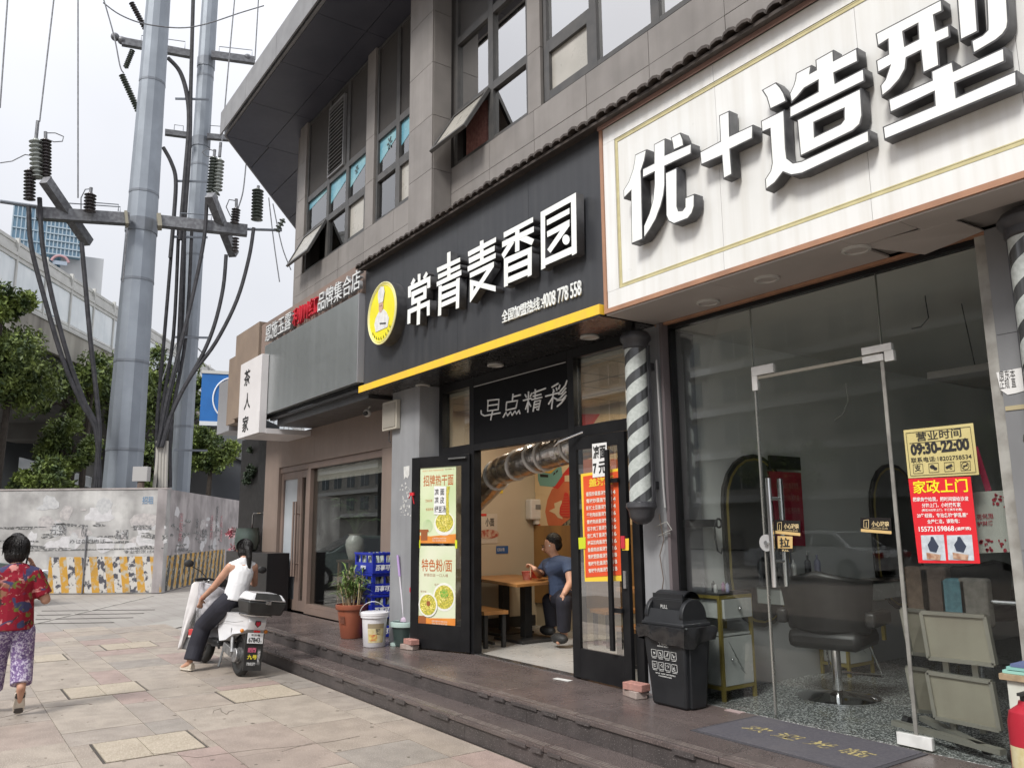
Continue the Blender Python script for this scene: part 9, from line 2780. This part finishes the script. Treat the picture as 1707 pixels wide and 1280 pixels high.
tree(-2, 512, 33, 1.0, .9, 4500, .2, 1, leafA, 'tree crown cut by the left edge, upper part in front of the noise barrier', 8)
tree(14, 620, 33, 1.55, 1.7, 12000, .2, 2, leafB, 'bushy tree at the far left, in front of the viaduct')
tree(150, 635, 40, 1.5, 1.1, 4200, .22, 3, leafA, 'loose tree crown just left of the thick pole, upper level', 9)
tree(118, 665, 38, 1.3, .7, 2600, .2, 4, leafB, 'small tree crown between the hanging cables', 7)
tree(120, 748, 35, 1.35, 1.0, 8000, .17, 5, leafA, 'dense dark tree low behind the wall, left of the cables')
tree(190, 660, 44, 1.7, 2.6, 9000, .22, 6, leafB, 'tall tree directly behind the thick pole')
tree(264, 640, 46, 1.3, 2.8, 8000, .22, 7, leafA, 'tree seen between the two poles')
tree(258, 775, 40, 1.2, 1.3, 5000, .2, 8, leafB, 'low tree between the feet of the poles')
tree(350, 752, 42, 1.3, 1.1, 7000, .2, 9, leafA, 'tree right of the rear pole below the blue sign')
tree(322, 650, 48, .9, 1.8, 4000, .22, 10, leafB, 'thin tree behind the rear pole')
shr, _ = leaves(D(60, 800, 30), (4.5, 1.0, .6), 7000, .16, 12, 24)
hs = thing('hedge', tuple(D(60, 812, 30)), 'dark hedge just showing over the left part of the boundary wall', 'hedge')
obj('foliage', shr, leafA, hs, smooth=False)
# ============================================================ parked car at the left edge behind the walking woman
ck = D(-140, 985, 21.5)
cr = thing('parked_car', (ck.x, ck.y, 0), 'grey-green car half hidden behind the walking woman at the left edge', 'car', local=True)
def car(t, paint, rz):
 t.rotation_euler = (0, 0, rz)
 gl_ = M('car_glass', (.03, .035, .04), .08, spec=.9)
 side = [(-2.2, .35), (-2.25, .7), (-2.1, .88), (-1.5, .95), (-.95, 1.38), (.35, 1.42), (1.15, .98), (2.0, .85), (2.25, .65), (2.25, .35)]
 lv = [(-.88, .95), (-.86, 1.0), (.86, 1.0), (.88, .95)]
 vs, fs = [], []
 n = len(side)
 for y, k in lv:
  for p in side:
   yy = y * (1 - .18 * max(0, (p[1] - .9)) / .5)
   vs.append((p[0] * (k if p[1] < 1 else 1), yy, p[1]))
 for i in range(3):
  for j in range(n):
   fs.append((i * n + j, i * n + (j + 1) % n, (i + 1) * n + (j + 1) % n, (i + 1) * n + j))
 fs += [tuple(range(n - 1, -1, -1)), tuple(range(3 * n, 4 * n))]
 obj('body', MB().add(vs, fs), paint, t, bev=.04)
 for s in (-1, 1):
  for pts in ([(-1.35, .97), (-.92, 1.30), (-.30, 1.33), (-.30, .97)], [(-.22, .97), (-.22, 1.33), (.33, 1.34), (.95, .98)]):
   vv = [(x, s * (.885 * (1 - .18 * max(0, z - .9) / .5) + .006), z) for x, z in pts]
   vv2 = [(x, y - s * .02, z) for x, y, z in vv]
   obj('window', MB().add(vv + vv2, [(0, 1, 2, 3), (7, 6, 5, 4), (0, 4, 5, 1), (2, 6, 7, 3)]), gl_, t, smooth=False)
 obj('windscreen', MB().add([(.42, -.66, 1.39), (.42, .66, 1.39), (1.1, .74, 1.02), (1.1, -.74, 1.02)], [(0, 1, 2, 3)]).add([(.42, -.66, 1.37), (.42, .66, 1.37), (1.1, .74, 1.0), (1.1, -.74, 1.0)], [(3, 2, 1, 0)]), gl_, t, smooth=False)
 obj('rear_window', MB().add([(-.99, -.66, 1.36), (-.99, .66, 1.36), (-1.5, .72, .975), (-1.5, -.72, .975)], [(3, 2, 1, 0)]).add([(-.97, -.66, 1.34), (-.97, .66, 1.34), (-1.48, .72, .955), (-1.48, -.72, .955)], [(0, 1, 2, 3)]), gl_, t, smooth=False)
 for x in (-1.4, 1.4):
  for s in (-1, 1):
   w_ = obj('wheel', MB().cyl((x, s * .72, .32), (x, s * .90, .32), .32, n=24), rub, t)
   obj('rim', MB().cyl((x, s * .90, .32), (x, s * .905, .32), .2, n=20), alu, w_)
 for s in (-1, 1):
  obj('headlight', MB().box((2.15, s * .62 - .18, .62), (2.27, s * .62 + .18, .76)), M('headlamp', (.6, .62, .65), .1, spec=.9), t, bev=.02)
  obj('tail_light', MB().box((-2.27, s * .65 - .16, .68), (-2.16, s * .65 + .16, .82)), M('tail_red', (.4, .02, .02), .2), t, bev=.02)
 obj('grille', MB().box((2.24, -.4, .45), (2.275, .4, .62)), blp, t, smooth=False)
car(cr, M('paint_sage', (.12, .15, .14), .25, c2=(.10, .13, .12), ns=2, coat=.6), R_(100))
# ============================================================ the other side of the street, mirrored in the shop glass
ob = thing('apartment_block', (-15, -34, 0), 'pale apartment block across the street behind the camera, mirrored in the shop glass', 'building')
ow = M('block_wall', (.34, .32, .29), .8, c2=(.29, .275, .25), ns=.3, streak=.3, ss=.8)
og = M('block_window', (.05, .06, .065), .15, spec=.8)
obal = M('block_balcony', (.48, .47, .45), .7)
obj('wall', MB().box((-17, -44, 0), (22, -34, 11.2)), ow, ob, smooth=False)
obj('wall', MB().box((-130, -44, 0), (-17.02, -33.9, 18.5)), ow, ob, smooth=False)
wn0 = None
for j in range(5):
 z = 3.6 + j * 2.95
 obj('balcony_band', MB().box((-130, -33.9, z - .55), (22 if j < 2 else -17.1, -33.3, z - .1)), obal, ob, smooth=False)
 for i in range(33 if j < 2 else 23):
  x = -116 + i * 4.2
  wmb = MB().box((x, -34.0, z + .35), (x + 2.3, -33.86, z + 2.0))
  w_ = obj('window', wmb, og, ob, smooth=False)
  obj('frame', MB().box((x + 1.12, -33.86, z + .35), (x + 1.2, -33.82, z + 2.0)), obal, w_, smooth=False)
sh2 = thing('street_tree_row', (-12, -14, 0), 'row of bushy street trees behind the camera, mirrored in the glass', 'trees')
for k in range(5):
 mb, cc = leaves((-30 + k * 8.5, -20, 3.9), (2.2, 2.0, 1.5), 1800, .34, 40 + k, 12)
 obj('crown', mb, leafB, sh2, smooth=False)
 obj('trunk', MB().cyl((-30 + k * 8.5, -20, 0), (-30 + k * 8.5, -20, 4), .18, .12, n=8), bark, sh2)
wcr = thing('parked_car', (-14.6, -12.0, 0), 'white saloon car behind the camera, mirrored in the salon glass', 'car', local=True)
car(wcr, M('paint_white', (.62, .63, .64), .25, coat=.6), R_(182))
flush_text()
